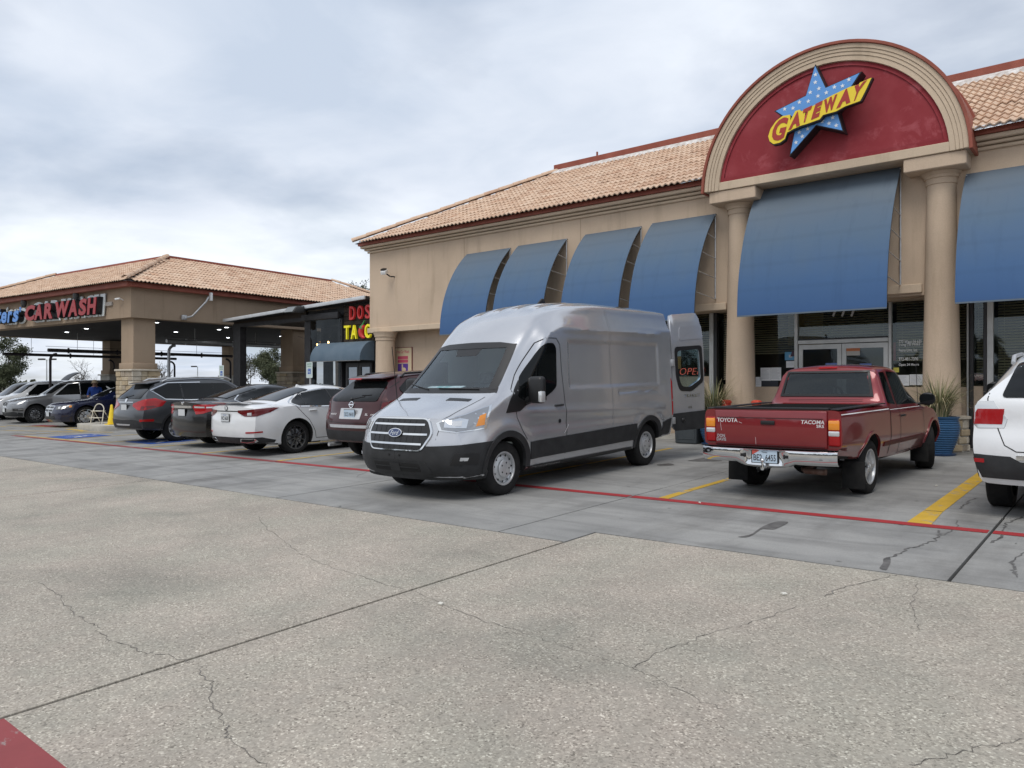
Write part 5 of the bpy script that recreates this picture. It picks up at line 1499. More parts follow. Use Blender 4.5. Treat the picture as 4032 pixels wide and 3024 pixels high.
    def seam(self, line, d, w=.011, mat=None, name='panel_gap', off=.0025, res=.05, parent=None):
        d = Vector(d).normalized(); mat = mat or SEAM
        P = []
        for a, b in zip(line[:-1], line[1:]):
            a, b = Vector(a), Vector(b); k = max(1, int((b - a).length / res))
            P += [a + (b - a) * i / k for i in range(k)]
        P.append(Vector(line[-1]))
        rows = []
        for i, p in enumerate(P):
            t = (P[min(i + 1, len(P) - 1)] - P[max(i - 1, 0)]).normalized(); s = t.cross(d).normalized() * w / 2
            q = [self.hit(p + s, d), self.hit(p - s, d)]
            if None in q:
                if len(rows) > 1: break
                continue
            rows.append([tuple(h - d * off) for h in q])
        if len(rows) < 2: return None
        mb = MB(); mb.grid(rows); return self.part(mb, name, mat, parent, 40)
    def sideseam(self, line, both=True, **kw):
        for s in (1, -1) if both is True else (both,): self.seam([(x, 0, z) for x, z in line], (0, -s, 0), **kw)
    def text(self, s, y0, z0, width, height, mat, front=False, off=.008, bold=.02, shear=0, name='lettering', parent=None, space=1.0):
        """lettering on the rear (or front); (y0, z0) is where the text starts on its left as read"""
        me = text_fit(s, width, height, size=1, bold=bold, shear=shear, space=space)
        d = Vector((1, 0, 0)) if front else Vector((-1, 0, 0)); sy = -1 if front else 1
        for v in me.vertices:
            p = Vector((0, y0 + sy * v.co.x, z0 + v.co.y)); h = self.hit(p, d)
            v.co = (h if h else Vector((0, p.y, p.z))) - d * off
        me.materials.append(mat)
        return link(name, me, parent or self.root, world=False)
    def plate(self, y, z, txt, mat=None, w=.305, h=.152, front=False, tilt=0, inkm=None, top=None):
        d = 1 if front else -1
        hp = self.hit((0, y, z), (d, 0, 0)); x = hp.x - d * .02
        mb = MB(); mb.box(x - .006, x + .006, y - w / 2 - .008, y + w / 2 + .008, z - h / 2 - .008, z + h / 2 + .008)
        fr = self.part(mb, 'licence_plate', BLACK)
        mb = MB(); xx = x - d * .007; mb.box(min(xx, xx - d * .003), max(xx, xx - d * .003), y - w / 2, y + w / 2, z - h / 2, z + h / 2)
        link('plate_sheet', mb.mesh('plate_sheet', mat or PLATE_W), fr, world=False)
        sy = 1 if not front else -1
        ux = (0, sy, 0)
        if not txt: return fr
        me = text_fit(txt, w * .86, h * .5, size=1, bold=.015)
        me.transform(plane_matrix((xx - d * .0045, y - sy * w * .43, z - h * .30), ux, (0, 0, 1))); me.materials.append(inkm or INK)
        link('plate_number', me, fr, world=False)
        if top:
            me = text_fit(top, w * .4, h * .15, size=1, bold=.01); me.transform(plane_matrix((xx - d * .0045, y - sy * w * .2, z + h * .28), ux, (0, 0, 1))); me.materials.append(NOTE_B)
            link('plate_state', me, fr, world=False)
        return fr
    # ---- wheels
    def wheels(self, style, mat, turn=0, rim_r=None):
        sp = self.sp; r, w = sp['tr'], sp['tw']; rr = rim_r or r * .66
        if 'wheel_me' not in sp:
            prof = [(rr, -.01), (rr + .01, .004), (rr + (r - rr) * .45, .012), (r - .03, .008), (r - .008, -.008), (r, -.03), (r, -w + .03), (r - .03, -w), (rr, -w), (rr, -.01)]
            ty = MB(); ty.lathe([(a, b) for a, b in prof], (0, 0, 0), 40, 'y')
            tread = MB()
            sp['wheel_me'] = ty.mesh('tyre', RUBBER, 35)
            parts = []
            rim = MB(); rim.lathe([(rr, .0), (rr + .006, .003), (rr - .012, .004), (rr - .025, -.02), (rr - .03, -.10), (rr - .05, -.16)], (0, 0, 0), 40, 'y')
            if style == 'steel':
                rim.lathe([(rr - .028, -.03), (rr - .05, -.045), (.165 * r / .345, -.03), (.12 * r / .345, -.012), (.115 * r / .345, .012), (.10 * r / .345, .02), (0, .022)], (0, 0, 0), 40, 'y')
                parts.append(('rim', rim, mat))
                hol = MB()
                for k in range(11):
                    a = 2 * math.pi * k / 11; q = rr * .80
                    c = (q * math.cos(a), -.0215, q * math.sin(a))
                    e = []
                    for j in range(10):
                        t = 2 * math.pi * j / 10; ra, rt = .016 * math.cos(t), .013 * math.sin(t)
                        e.append((c[0] + ra * math.cos(a) - rt * math.sin(a), c[1], c[2] + ra * math.sin(a) + rt * math.cos(a)))
                    hol.add(e, [tuple(range(10))])
                for k in range(5):
                    a = 2 * math.pi * k / 5 + .3; hol.disc((.075 * math.cos(a), .0215, .075 * math.sin(a)), .013, 8, 'y')
                parts.append(('rim_hole', hol, WELL))
            else:
                n, wi, wo, split = {'five': (5, .046, .056, 0), 'ten': (10, .034, .050, 0), 'twin': (10, .026, .036, .14), 'six': (6, .05, .03, 0), 'twenty': (10, .018, .026, .1)}[style]
                rim.lathe([(.065, -.01), (.06, .004), (.03, .008), (0, .008)], (0, 0, 0), 16, 'y')
                sc = r / .35
                for k in range(n):
                    a = 2 * math.pi * k / n + (split * (1 if k % 2 else -1) if split else 0); ao = 2 * math.pi * k / n + (-split * .45 * (1 if k % 2 else -1) if split else 0)
                    ca, sa = math.cos(a), math.sin(a); co, so = math.cos(ao), math.sin(ao)
                    i0, o0 = .045, rr - .015
                    def pt(rad, c_, s_, t, y): return (rad * c_ - t * s_, y, rad * s_ + t * c_)
                    pts = []
                    for dy in (-.045, -.0):
                        pts += [pt(i0, ca, sa, -wi * sc / 2, dy + .004), pt(i0, ca, sa, wi * sc / 2, dy + .004), pt(o0, co, so, -wo * sc / 2, dy - .008), pt(o0, co, so, wo * sc / 2, dy - .008)]
                    rim.hexa(pts)
                parts.append(('rim', rim, mat))
                bk = MB(); bk.lathe([(rr - .03, -.075), (0, -.075)], (0, 0, 0), 28, 'y'); parts.append(('brake_backing', bk, WELL))
                dsc = MB(); dsc.lathe([(rr * .72, -.066), (rr * .3, -.066)], (0, 0, 0), 28, 'y'); parts.append(('brake_disc', dsc, SILVER))
                hub = MB(); hub.lathe([(.036, .004), (.034, .011), (0, .012)], (0, 0, 0), 14, 'y'); parts.append(('hub_cap', hub, BLACK if mat is GUNMETAL else SILVER))
            sp['rim_parts'] = [(nm, b.mesh(nm, m_, 35), m_) for nm, b, m_ in parts]
        for ax, front in ((sp['fa'], True), (sp['ra'], False)):
            for s in (1, -1):
                t = link('tyre', sp['wheel_me'], self.root, world=False)
                ang = (0 if s > 0 else math.pi) + (turn if front else 0)
                t.matrix_basis = Matrix.Translation((ax, s * sp['ty'], r - .004)) @ Matrix.Rotation(ang, 4, 'Z') @ Matrix.Rotation(random.uniform(0, 6), 4, 'Y')
                for nm, me, m_ in sp['rim_parts']: link(nm, me, t, world=False)
    def mirror(self, x, y, z, mat, w=.17, h=.13, dep=.11, both=True, arm=True):
        for s in (1, -1):
            mb = MB(); mb.ellipsoid((x, s * (y + w * .5), z), (dep / 2, w / 2, h / 2), 16, 10)
            mb.v = [(min(px, x + dep * .22), py, pz) for px, py, pz in mb.v]
            m = self.part(mb, 'door_mirror', mat, None, 50)
            if arm:
                mb = MB(); mb.tube([(x - .01, s * (y - .06), z - h * .45), (x - .01, s * (y + w * .3), z - h * .3)], .022, 6); link('mirror_arm', mb.mesh('mirror_arm', BLACK, 40), m, world=False)
            mb = MB(); mb.prism(round_poly([(s * (y + w * .08), z - h * .36), (s * (y + w * .92), z - h * .36), (s * (y + w * .92), z + h * .36), (s * (y + w * .08), z + h * .36)], .03), 'x', x + dep * .22 + .001, x + dep * .22 + .004)
            link('mirror_glass', mb.mesh('mirror_glass', TINT), m, world=False)
    def handle(self, x, z, mat, s_=(1, -1), w=.15):
        for s in s_:
            h = self.hit((x, 0, z), (0, -s, 0))
            if not h: continue
            mb = MB(); y = h.y
            mb.tube([(x - w / 2, y - s * .01, z), (x - w / 2 + .02, y + s * .022, z + .004), (x + w / 2 - .02, y + s * .022, z + .006), (x + w / 2, y - s * .01, z)], .014, 8)
            self.part(mb, 'door_handle', mat, None, 50)
    def wiper(self, y, z, ln=.35, x_off=.02, up=.05):
        a, b = self.hit((0, y, z), (-1, 0, 0)), self.hit((0, y + ln, z + up), (-1, 0, 0))
        mb = MB(); mb.tube([a + Vector((x_off, 0, 0)), b + Vector((x_off, 0, 0))], .011, 6); mb.ellipsoid(tuple(a + Vector((x_off, 0, 0))), (.03, .035, .03), 8, 6)
        self.part(mb, 'rear_wiper', BLACK, None, 50)
def arch_ring(ax, r, r0, r1, a0=-12, a1=192, n=22, cz=None):
    cz = r if cz is None else cz
    o = [(ax + r1 * math.cos(R(a0 + (a1 - a0) * k / n)), cz + r1 * math.sin(R(a0 + (a1 - a0) * k / n))) for k in range(n + 1)]
    i_ = [(ax + r0 * math.cos(R(a0 + (a1 - a0) * k / n)), cz + r0 * math.sin(R(a0 + (a1 - a0) * k / n))) for k in range(n, -1, -1)]
    return o + i_
def seat(car, x, y, z, name='seat', mat=None):
    mb = MB()
    mb.obox((x, y, z + .09), (.5, .5, .18), 0); b = car.part(bevel_mesh(mb.mesh('seat', mat or SEATGREY), .04), name, None)
    mb = MB(); mb.obox((x + .26, y, z + .48), (.14, .48, .68), Matrix.Rotation(.25, 3, 'Y')); link('seat_back', bevel_mesh(mb.mesh('seat_back', mat or SEATGREY), .05), b, world=False)
    mb = MB(); mb.obox((x + .36, y, z + .90), (.1, .26, .18), Matrix.Rotation(.2, 3, 'Y')); link('head_rest', bevel_mesh(mb.mesh('head_rest', mat or SEATGREY), .04), b, world=False)

# ================================================================ VAN
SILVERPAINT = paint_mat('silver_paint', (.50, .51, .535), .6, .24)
SILVERLINE = pmat('silver_shadow_line', (.27, .275, .29), .45, .5)
def van_fold(V):
    """pressed side panels, swage line and flared arches"""
    x, y, z = V[:, 0], V[:, 1].copy(), V[:, 2]
    def inside(x0, x1, z0, z1, soft):
        d = np.minimum(np.minimum(x - x0, x1 - x), np.minimum(z - z0, z1 - z))
        t = np.clip(d / soft, 0, 1); return t * t * (3 - 2 * t)
    side = np.clip((np.abs(y) - .86) / .08, 0, 1)
    off = -.020 * inside(2.46, 5.14, 1.35, 2.05, .035) - .016 * inside(3.80, 5.08, 1.225, 1.295, .025)
    run = np.clip((x - 1.25) / .3, 0, 1) * np.clip((5.35 - x) / .3, 0, 1)
    off += .016 * np.exp(-((z - 1.02 + .03 * (x - 3)) / .055) ** 2) * run - .012 * np.exp(-((z - .86) / .06) ** 2) * run
    for ax in (1.04, 4.74):
        r = np.hypot(x - ax, z - .37); off += .022 * np.exp(-((r - .52) / .10) ** 2) * (z > .3)
    off += .014 * np.exp(-((z - 2.21) / .03) ** 2) * np.clip((x - 2.3) / .5, 0, 1) * np.clip((5.3 - x) / .3, 0, 1) - .010 * np.exp(-((z - 2.27) / .03) ** 2) * np.clip((x - 2.3) / .5, 0, 1) * np.clip((5.3 - x) / .3, 0, 1)
    V[:, 1] = y + np.sign(y) * off * side
    roof = np.clip((z - 2.3) / .2, 0, 1) * (np.abs(y) < .8) * np.clip((x - 1.9) / .4, 0, 1) * np.clip((5.45 - x) / .3, 0, 1)
    V[:, 2] = z + roof * .012 * np.maximum(0, np.cos(y * 2 * np.pi / .3)) ** 3
    return V
van_sp = dict(L=5.66, step=.028, ring=130, dark_below=.30, crisp=1.8, fold=van_fold, zt=[(0, 1.06), (.25, 1.14), (.6, 1.24), (.86, 1.34), (1.0, 1.47), (1.55, 2.07), (1.72, 2.25), (1.95, 2.42), (2.35, 2.57), (2.9, 2.66), (3.6, 2.70), (5.2, 2.70), (5.8, 2.68), (5.95, 2.65)],
    ze=[(0, 1.02), (.25, 1.10), (.6, 1.20), (.86, 1.29), (1.0, 1.37), (1.60, 1.97), (1.80, 2.17), (2.05, 2.37), (2.45, 2.50), (3.0, 2.57), (3.6, 2.60), (5.2, 2.60), (5.8, 2.585), (5.95, 2.55)],
    wt=[(0, .78), (.3, .86), (.7, .90), (.95, .90), (1.2, .87), (1.6, .79), (1.95, .79), (2.5, .83), (3.2, .86), (5.95, .86)],
    ws=[(0, .86), (.35, .97), (.8, 1.0), (1.5, 1.0), (2.2, .985), (3.0, .975), (5.95, .965)],
    zs=[(0, .88), (.35, 1.02), (.8, 1.18), (1.0, 1.26), (1.35, 1.38), (1.7, 1.75), (2.05, 2.15), (2.5, 2.27), (5.95, 2.30)],
    zb=[(0, .27), (.5, .25), (1.6, .27), (4.2, .30), (5.2, .42), (5.95, .46)], wl=[(0, .90), (.5, .97), (5.95, .96)], wm=[(0, .93), (.5, 1.01), (1.0, 1.02), (5.95, 1.015)], zm=[(0, .62), (1, .75), (2.5, .8), (5.95, .85)],
    fx=[(.3, .10), (.42, .03), (.55, 0), (.68, .01), (.88, .065), (1.06, .13), (1.3, .2)], rx=[(.4, .02), (2.2, .02), (2.45, .05), (2.7, .12)], fb=.34, rb=.05, Lf=1.2, Lr=.8, bow=3.2,
    fa=1.04, ra=4.74, ty=.945, tr=.352, tw=.235, well=1.2)
van = Car('cargo_van', 'silver high roof cargo van with its left rear door swung open', 'van', (-7.33, 6.54), (0, -1), van_sp, SILVERPAINT)
ws_poly = [(-.86, 1.355), (.86, 1.355), (.855, 1.42), (.735, 1.985), (.5, 2.02), (0, 2.03), (-.5, 2.02), (-.735, 1.985), (-.855, 1.42)]
dw = [(1.27, 1.28), (1.40, 1.53), (1.86, 1.965), (1.95, 2.0), (2.10, 2.0), (2.16, 1.94), (2.14, 1.40), (2.05, 1.33), (1.72, 1.18), (1.45, 1.20)]
cab = MB(); cab.prism([(1.06, 1.20), (1.30, 1.46), (2.42, 1.46), (2.42, .55), (1.25, .55), (1.2, 1.05)], 'y', -.84, .84)
cab2 = MB(); cab2.prism([(1.28, 1.44), (1.5, 1.72), (1.72, 1.98), (2.3, 2.1), (2.40, 2.1), (2.40, 1.44)], 'y', -.70, .70)
wsc = MB(); wsc.prism([(y * .90, 1.375 + (z - 1.355) * .93) for y, z in ws_poly], 'x', .62, 1.72)
cab.mat = cab2.mat = LINER
van.finish([cab, cab2, wsc])
van.patch([(0, y, z) for y, z in round_poly(ws_poly, .05)], (1, 0, 0), 'windshield', CARGLASS, off=.001, res=.08, skirt=0)
ring_ = round_poly(ws_poly, .05); inner = [(y * .95, 1.69 + (z - 1.69) * (.93 if z > 1.69 else .86)) for y, z in ring_]
van.patch([(0, y, z) for y, z in [(-.89, 1.335), (.89, 1.335), (.86, 1.405), (-.86, 1.405)]], (1, 0, 0), 'cowl_strip', BLACK, off=.006, res=.08)
for s in (1, -1):
    van.patch([(0, s * y, z) for y, z in [(.745, 1.38), (.862, 1.38), (.74, 1.995), (.63, 1.995)]], (1, 0, 0), 'glass_border', BLACK, off=.009, res=.035, skirt=0)
van.patch([(0, y, z) for y, z in [(-.74, 1.945), (.74, 1.945), (.735, 1.99), (.5, 2.025), (0, 2.035), (-.5, 2.025), (-.735, 1.99)]], (1, 0, 0), 'glass_border', BLACK, off=.009, res=.035, skirt=0)
van.patch([(0, y, z) for y, z in [(-.22, 1.84), (.16, 1.84), (.24, 1.97), (-.26, 1.97)]], (1, 0, 0), 'camera_shroud', BLACK, off=.003, res=.08, skirt=0)
van.side(dw, 'door_window', TINT, off=.010, r=.04, res=.03)
van.side([(1.02, 1.07), (1.30, 1.08), (1.47, 1.17), (1.5, 1.25), (1.38, 1.50), (1.24, 1.37), (1.12, 1.24)], 'mirror_panel', BLACK, off=.007, r=.02)
# black cladding: front bumper wrapping round, arches, flank band, sill
bump_pts = [(0, 0, .27), (.0, .3, .27), (.2, .8, .265), (.62, 1.0, .265), (.66, 1.0, .35), (.62, 1.0, .42), (.66, 1.0, .55), (.76, 1.0, .70), (.9, 1.0, .74), (.55, 1.0, .73), (.25, .9, .715), (.05, .6, .70), (0, .45, .70), (0, .38, .66), (0, 0, .66)]
van.corner(bump_pts, 'front_bumper', PLASTIC, 48, off=.012, res=.07)
for ax in (1.04, 4.74):
    van.side(arch_ring(ax, .352, .395, .475, -4, 184, 24, .37), 'wheel_arch_trim', PLASTIC, off=.02, res=.1, skirt=.05)
van.side([(1.53, .42), (1.50, .66), (4.30, .735), (4.32, .47)], 'flank_moulding', PLASTIC, off=.016)
van.side([(5.19, .42), (5.21, .70), (5.52, .76), (5.53, .44)], 'rear_moulding', PLASTIC, off=.014)
van.side([(1.45, .275), (1.47, .33), (4.22, .36), (4.25, .30)], 'sill_step', BLACK, off=.014)
# grille
gp = round_poly([(-.60, .86), (-.50, 1.045), (.50, 1.045), (.60, .86), (.47, .635), (-.47, .635)], .07)
gr = van.end(gp, 'grille', CHROME, True, off=.022)
gi = [(y * .958, .85 + (z - .85) * .93) for y, z in gp]
van.end(gi, 'grille_mesh', BLACK, True, off=.026, parent=gr)
for zc in (.965, .845, .725):
    wv = .47 if zc > .9 or zc < .8 else .53
    for s in ((-1, 1) if zc == .845 else (0,)):
        ys = (s * .14, s * wv) if s else (-wv, wv)
        van.end([(min(ys), zc - .012), (max(ys), zc - .012), (max(ys), zc + .012), (min(ys), zc + .012)], 'chrome_bar', CHROME, True, off=.036, parent=gr)
for k in range(9):
    yv = -.42 + k * .105
    van.end([(yv - .006, .66), (yv + .006, .66), (yv + .006, 1.02), (yv - .006, 1.02)], 'grille_rib', PLASTIC, True, off=.029, parent=gr)
ov = [(.125 * math.cos(R(a)), .86 + .056 * math.sin(R(a))) for a in range(0, 360, 15)]
bd = van.end(ov, 'oval_badge', CHROME, True, off=.05)
van.end([(y * .9, .86 + (z - .86) * .85) for y, z in ov], 'badge_field', pmat('badge_blue', (.012, .03, .11), .3, coat=.5), True, off=.053, parent=bd)
van.text('Ford', .078, .832, .156, .056, CHROME, True, off=.056, bold=.0, shear=.35, parent=bd)
van.end(round_poly([(-.58, .36), (-.52, .50), (.52, .50), (.58, .36), (.40, .33), (-.40, .33)], .03), 'lower_intake_frame', PLASTIC, True, off=.02)
li = van.end(round_poly([(-.42, .37), (-.42, .475), (.42, .475), (.42, .37)], .02), 'lower_intake', WELL, True, off=.024)
van.end([(-.4, .418), (.4, .418), (.4, .432), (-.4, .432)], 'intake_bar', PLASTIC, True, off=.03, parent=li)
van.end(round_poly([(-.09, .37), (-.09, .475), (.09, .475), (.09, .37)], .012), 'sensor_block', PLASTIC, True, off=.034, parent=li)
for y_ in (-.09, .1): van.end([(y_ + .013 * math.cos(R(a)), .575 + .013 * math.sin(R(a))) for a in range(0, 360, 45)], 'bolt_hole', WELL, True, off=.018)
# headlamps, fog lamps
hl = [(.14, .62, .985), (.16, .64, .89), (.28, .80, .865), (.52, .95, .885), (.66, .98, .90), (.80, .97, 1.195), (.64, .95, 1.155), (.4, .88, 1.085), (.22, .72, 1.035)]
H = van.corner(hl, 'headlight', CHROME, 42, off=.010)
for s, h in zip((1, -1), H):
    c = [sum(p[i] for p in hl) / len(hl) for i in range(3)]
    van.corner([tuple(c[i] + (p[i] - c[i]) * .9 for i in range(3)) for p in hl], 'headlight_lens', LAMP_HEAD, 42, both=s, off=.014, parent=h)
    van.corner([(.60, .96, .94), (.64, .97, .945), (.68, .97, 1.09), (.59, .94, 1.06), (.52, .93, .93)], 'turn_signal', LAMP_AMB, 42, both=s, off=.018, parent=h)
    van.corner([(.17, .72, .93), (.4, .88, .915), (.43, .9, 1.02), (.34, .84, 1.04), (.19, .72, 1.0)], 'projector_bowl', CHROME, 42, both=s, off=.018, parent=h)
    van.corner([(.24, .78, .945), (.34, .86, .945), (.36, .86, 1.01), (.25, .78, 1.005)], 'bulb', LAMP_CLR, 42, both=s, off=.022, parent=h)
F_ = van.corner([(.22, .76, .47), (.5, .98, .47), (.54, .98, .60), (.26, .80, .62)], 'fog_lamp_bezel', BLACK, 45, off=.016)
for s, h in zip((1, -1), F_):
    van.corner([(.30, .85, .52), (.38, .91, .515), (.40, .92, .553), (.315, .85, .562)], 'fog_lamp', LAMP_CLR, 45, both=s, off=.022, parent=h)
# hood vents, panel gaps
for s in (1, -1):
    van.patch([(x, s * y, 0) for x, y in [(.70, .30), (.73, .72), (.79, .70), (.77, .30)]], (.25, 0, -1), 'hood_vent', BLACK, off=.005, res=.1) if False else None
    van.patch([(.66, s * .28, 1.3), (.69, s * .66, 1.3), (.76, s * .66, 1.3), (.74, s * .28, 1.3)], (.02, 0, -1), 'hood_vent', BLACK, off=.005, res=.1)
van.sideseam([(1.19, 1.36), (1.22, 1.2), (1.24, 1.0), (1.33, .82), (1.42, .70)])
van.sideseam([(1.19, 1.37), (1.35, 1.56), (1.80, 2.0), (1.95, 2.07), (2.18, 2.07), (2.26, 1.98), (2.28, 1.6), (2.33, 1.2), (2.36, .9), (2.36, .42)])
van.sideseam([(2.36, .36), (2.36, .295)])
van.sideseam([(3.62, 2.58), (3.62, .72)], w=.007, mat=SILVERLINE)
def loop(pts): return pts + [pts[0]]
for s in (1, -1):
    van.seam([(2.42, 0, .84), (2.30, 0, .72)], (0, -s, 0), .005, WHITE, 'scratch')
van.seam([(.06, .62, 1.1), (.3, .70, 1.2), (.86, .80, 1.3)], (0, 0, -1), .008, SEAM); van.seam([(.06, -.62, 1.1), (.3, -.70, 1.2), (.86, -.80, 1.3)], (0, 0, -1), .008, SEAM)
van.handle(2.18, 1.12, BLACK, w=.2)
for s in (1, -1):
    h = van.hit((2.20, 0, .90), (0, -s, 0))
    van.part(MB().lathe([(.03, h.y + s * .006), (.0, h.y + s * .008)], (2.2, 0, .9), 12, 'y'), 'fuel_cap_lock', BLACK)
    # tall mirror with indicator
    mb = MB(); mb.obox((1.46, s * 1.19, 1.36), (.13, .24, .36), 0); mirror = van.part(bevel_mesh(mb.mesh('door_mirror', BLACK), .05, 3), 'door_mirror', None)
    mb = MB(); mb.tube([(1.46, s * .99, 1.20), (1.46, s * 1.12, 1.25)], .05, 8); link('mirror_arm', mb.mesh('mirror_arm', BLACK, 40), mirror, world=False)
    mb = MB(); mb.obox((1.43, s * 1.29, 1.27), (.10, .06, .15), 0); link('mirror_lamp', bevel_mesh(mb.mesh('mirror_lamp', LAMP_CLR), .02), mirror, world=False)
    mb = MB(); mb.box(1.527, 1.53, s * 1.19 - .1, s * 1.19 + .1, 1.22, 1.5); link('mirror_glass', mb.mesh('mirror_glass', TINT), mirror, world=False)
    # tail lamp strips
    van.corner([(5.54, .98, .80), (5.59, .97, .80), (5.60, .95, 1.45), (5.53, .96, 1.45)], 'tail_light', LAMP_RED, -20, both=s, off=.006)
for y0_, z0_, y1_, z1_ in ((-.62, 1.385, .10, 1.40), (.30, 1.385, .80, 1.46)):
    a, b = van.hit((0, y0_, z0_), (1, 0, 0)), van.hit((0, y1_, z1_), (1, 0, 0))
    mb = MB(); mb.tube([a - Vector((.02, 0, 0)), a.lerp(b, .5) - Vector((.035, 0, 0)), b - Vector((.02, 0, 0))], .009, 6); van.part(mb, 'windscreen_wiper', BLACK)
a = van.hit((.78, .80, 2), (0, 0, -1)); van.part(MB().tube([a, a + Vector((-.06, .02, .75))], .006, 5), 'aerial', BLACK)
a = van.hit((3.15, 0, 4), (0, 0, -1)); mb = MB(); mb.prism([(3.05, a.z - .01), (3.25, a.z - .01), (3.22, a.z + .07), (3.17, a.z + .085)], 'y', -.02, .02); van.part(bevel_mesh(mb.mesh('roof_antenna', BLACK), .012), 'roof_antenna', None)
van.wheels('steel', SILVER, rim_r=.215)
# cab interior
mb = MB(); mb.prism([(1.10, 1.30), (1.20, 1.35), (1.42, 1.345), (1.55, 1.2), (1.5, .85), (1.2, .8)], 'y', -.86, .86); van.part(bevel_mesh(mb.mesh('dashboard', CABIN), .03), 'dashboard', None)
mb = MB(); mb.lathe([(.185, -.012), (.205, 0), (.185, .012), (.168, 0), (.185, -.012)], (0, 0, 0), 24, 'z'); mb.lathe([(.06, .01), (.05, .02), (0, .025)], (0, 0, 0), 12, 'z')
for k in range(3):
    a_ = R(90 + 120 * k); mb.tube([(0, 0, 0), (.18 * math.cos(a_), .18 * math.sin(a_), 0)], .016, 5)
mb.xform(Matrix.Translation((1.62, -.42, 1.30)) @ Matrix.Rotation(R(58), 4, 'Y')); van.part(mb, 'steering_wheel', BLACK, None, 40)
seat(van, 1.95, -.45, .62); seat(van, 1.95, .45, .62)
for x_, y_, a_, m_ in ((1.22, .55, .1, PAPER), (1.24, .18, -.15, PAPER), (1.26, .36, .4, pmat('pale_teal_card', (.35, .55, .55), .6))):
    mb = MB(); mb.obox((x_ + .06, y_, 1.395), (.2, .3, .006), Matrix.Rotation(a_, 3, 'Z') @ Matrix.Rotation(-.25, 3, 'Y')); van.part(mb, 'dashboard_paper', m_)
# open rear door, hinged at the left rear corner
dT = Matrix.Translation((5.64, -.985, 0)) @ Matrix.Rotation(R(-14), 4, 'Z')
def lean(z): return -.055 * max(0, (z - 1.3)) ** 1.6
def dpt(u, z, t):   # u along the door, t outward (towards -y)
    return dT @ Vector((u, -t - lean(z) * 0 + .0, z))
dprof = [(.0, .60), (.0, 2.35), (.06, 2.58), (.80, 2.64), (.83, 2.57), (.855, 2.0), (.865, 1.2), (.865, .57), (.8, .52), (.05, .52)]
def dbend(z): return .05 * (1 - min(1, max(0, (z - .4) / .9))) * 0 + (.10 * max(0, (z - 1.9) / .7) ** 2)
outer = round_poly(dprof, .05, 3)
wpoly = round_poly([(.16, 1.50), (.13, 1.93), (.72, 1.97), (.76, 1.42), (.45, 1.28), (.24, 1.30)], .07)
def by_angle(poly, c, n=96):
    out = []
    for k in range(n):
        a_ = 2 * math.pi * k / n; d = Vector((math.cos(a_), math.sin(a_))); best = None
        for p, q in zip(poly, poly[1:] + poly[:1]):
            h = geometry.intersect_line_line_2d(Vector(c), Vector(c) + d * 9, Vector(p), Vector(q))
            if h is not None and (best is None or (h - Vector(c)).length > best): best = (h - Vector(c)).length
        out.append((c[0] + d.x * best, c[1] + d.y * best))
    return out
dc = (.45, 1.62); ro, rin = by_angle(outer, dc), by_angle(wpoly, dc)
lv = [[(r0 + (r1 - r0) * t, z0 + (z1 - z0) * t) for (r0, z0), (r1, z1) in zip(ro, rin)] for t in (0, .03, .25, .5, .75, .97, 1)]
mb = MB(); rows = [[(x, .012 if k == 0 else 0, z) for x, z in l_ + l_[:1]] for k, l_ in enumerate(lv)]
rows += [[(x, .05, z) for x, z in l_ + l_[:1]] for l_ in lv[::-1]]; rows.append(rows[0])
mb.grid(rows); mb.v = [(x, y + dbend(z), z) for x, y, z in mb.v]; mb.xform(dT)
me2 = mb.mesh('rear_door', SILVERPAINT, 35)
rd = link('rear_door', me2, van.root, world=False)
def dslab(poly, t0, t1, name, m):
    q = MB(); q.prism(poly, 'y', t0, t1); q.v = [(x, y + dbend(z), z) for x, y, z in q.v]; q.xform(dT)
    return link(name, q.mesh(name, m), rd, world=False)
big_w = round_poly([(.09, 1.46), (.06, 2.0), (.80, 2.04), (.84, 1.38), (.5, 1.20), (.18, 1.22)], .08)
q = MB(); nn = len(big_w); 
wp2 = round_poly([(.16, 1.50), (.13, 1.93), (.72, 1.97), (.76, 1.42), (.45, 1.28), (.24, 1.30)], .07)
q.add([(x, -.006, z) for x, z in big_w] + [(x, -.006, z) for x, z in wp2], [(k, (k + 1) % nn, nn + (k + 1) % nn, nn + k) for k in range(nn)])
q.v = [(x, y + dbend(z), z) for x, y, z in q.v]; q.xform(dT); link('window_border', q.mesh('window_border', BLACK), rd, world=False)
dslab(wp2, .01, .016, 'door_window', CARGLASS)
dslab([(-.002, .60), (-.002, .82), (.868, .85), (.868, .56), (.8, .515), (.05, .515)], -.012, .0, 'lower_cladding', PLASTIC)
dslab(round_poly([(.20, 2.12), (.24, 2.36), (.84, 2.42), (.845, 2.16)], .04), -.006, -.001, 'door_pressing', SILVERPAINT)
for zz in (.70, 1.72):
    q = MB(); q.box(-.05, .03, -.035, .03, zz - .06, zz + .06); q.xform(dT); link('hinge', bevel_mesh(q.mesh('hinge', STEEL), .012), rd, world=False)
q = MB(); q.ellipsoid((.25, -.02, .70), (.04, .025, .04), 10, 6); q.xform(dT); link('bump_stop', q.mesh('bump_stop', BLACK, 40), rd, world=False)
me = text_fit('TRANSIT', .42, .055, size=1, bold=.01, space=1.3); me.transform(dT @ plane_matrix((.30, -.008, 1.10), (1, 0, 0), (0, 0, 1))); me.materials.append(CHROME); link('lettering', me, rd, world=False)
me = text_fit('AWD', .10, .04, size=1, bold=.01); me.transform(dT @ plane_matrix((.40, -.008, .90), (1, 0, 0), (0, 0, 1))); me.materials.append(CHROME); link('lettering', me, rd, world=False)

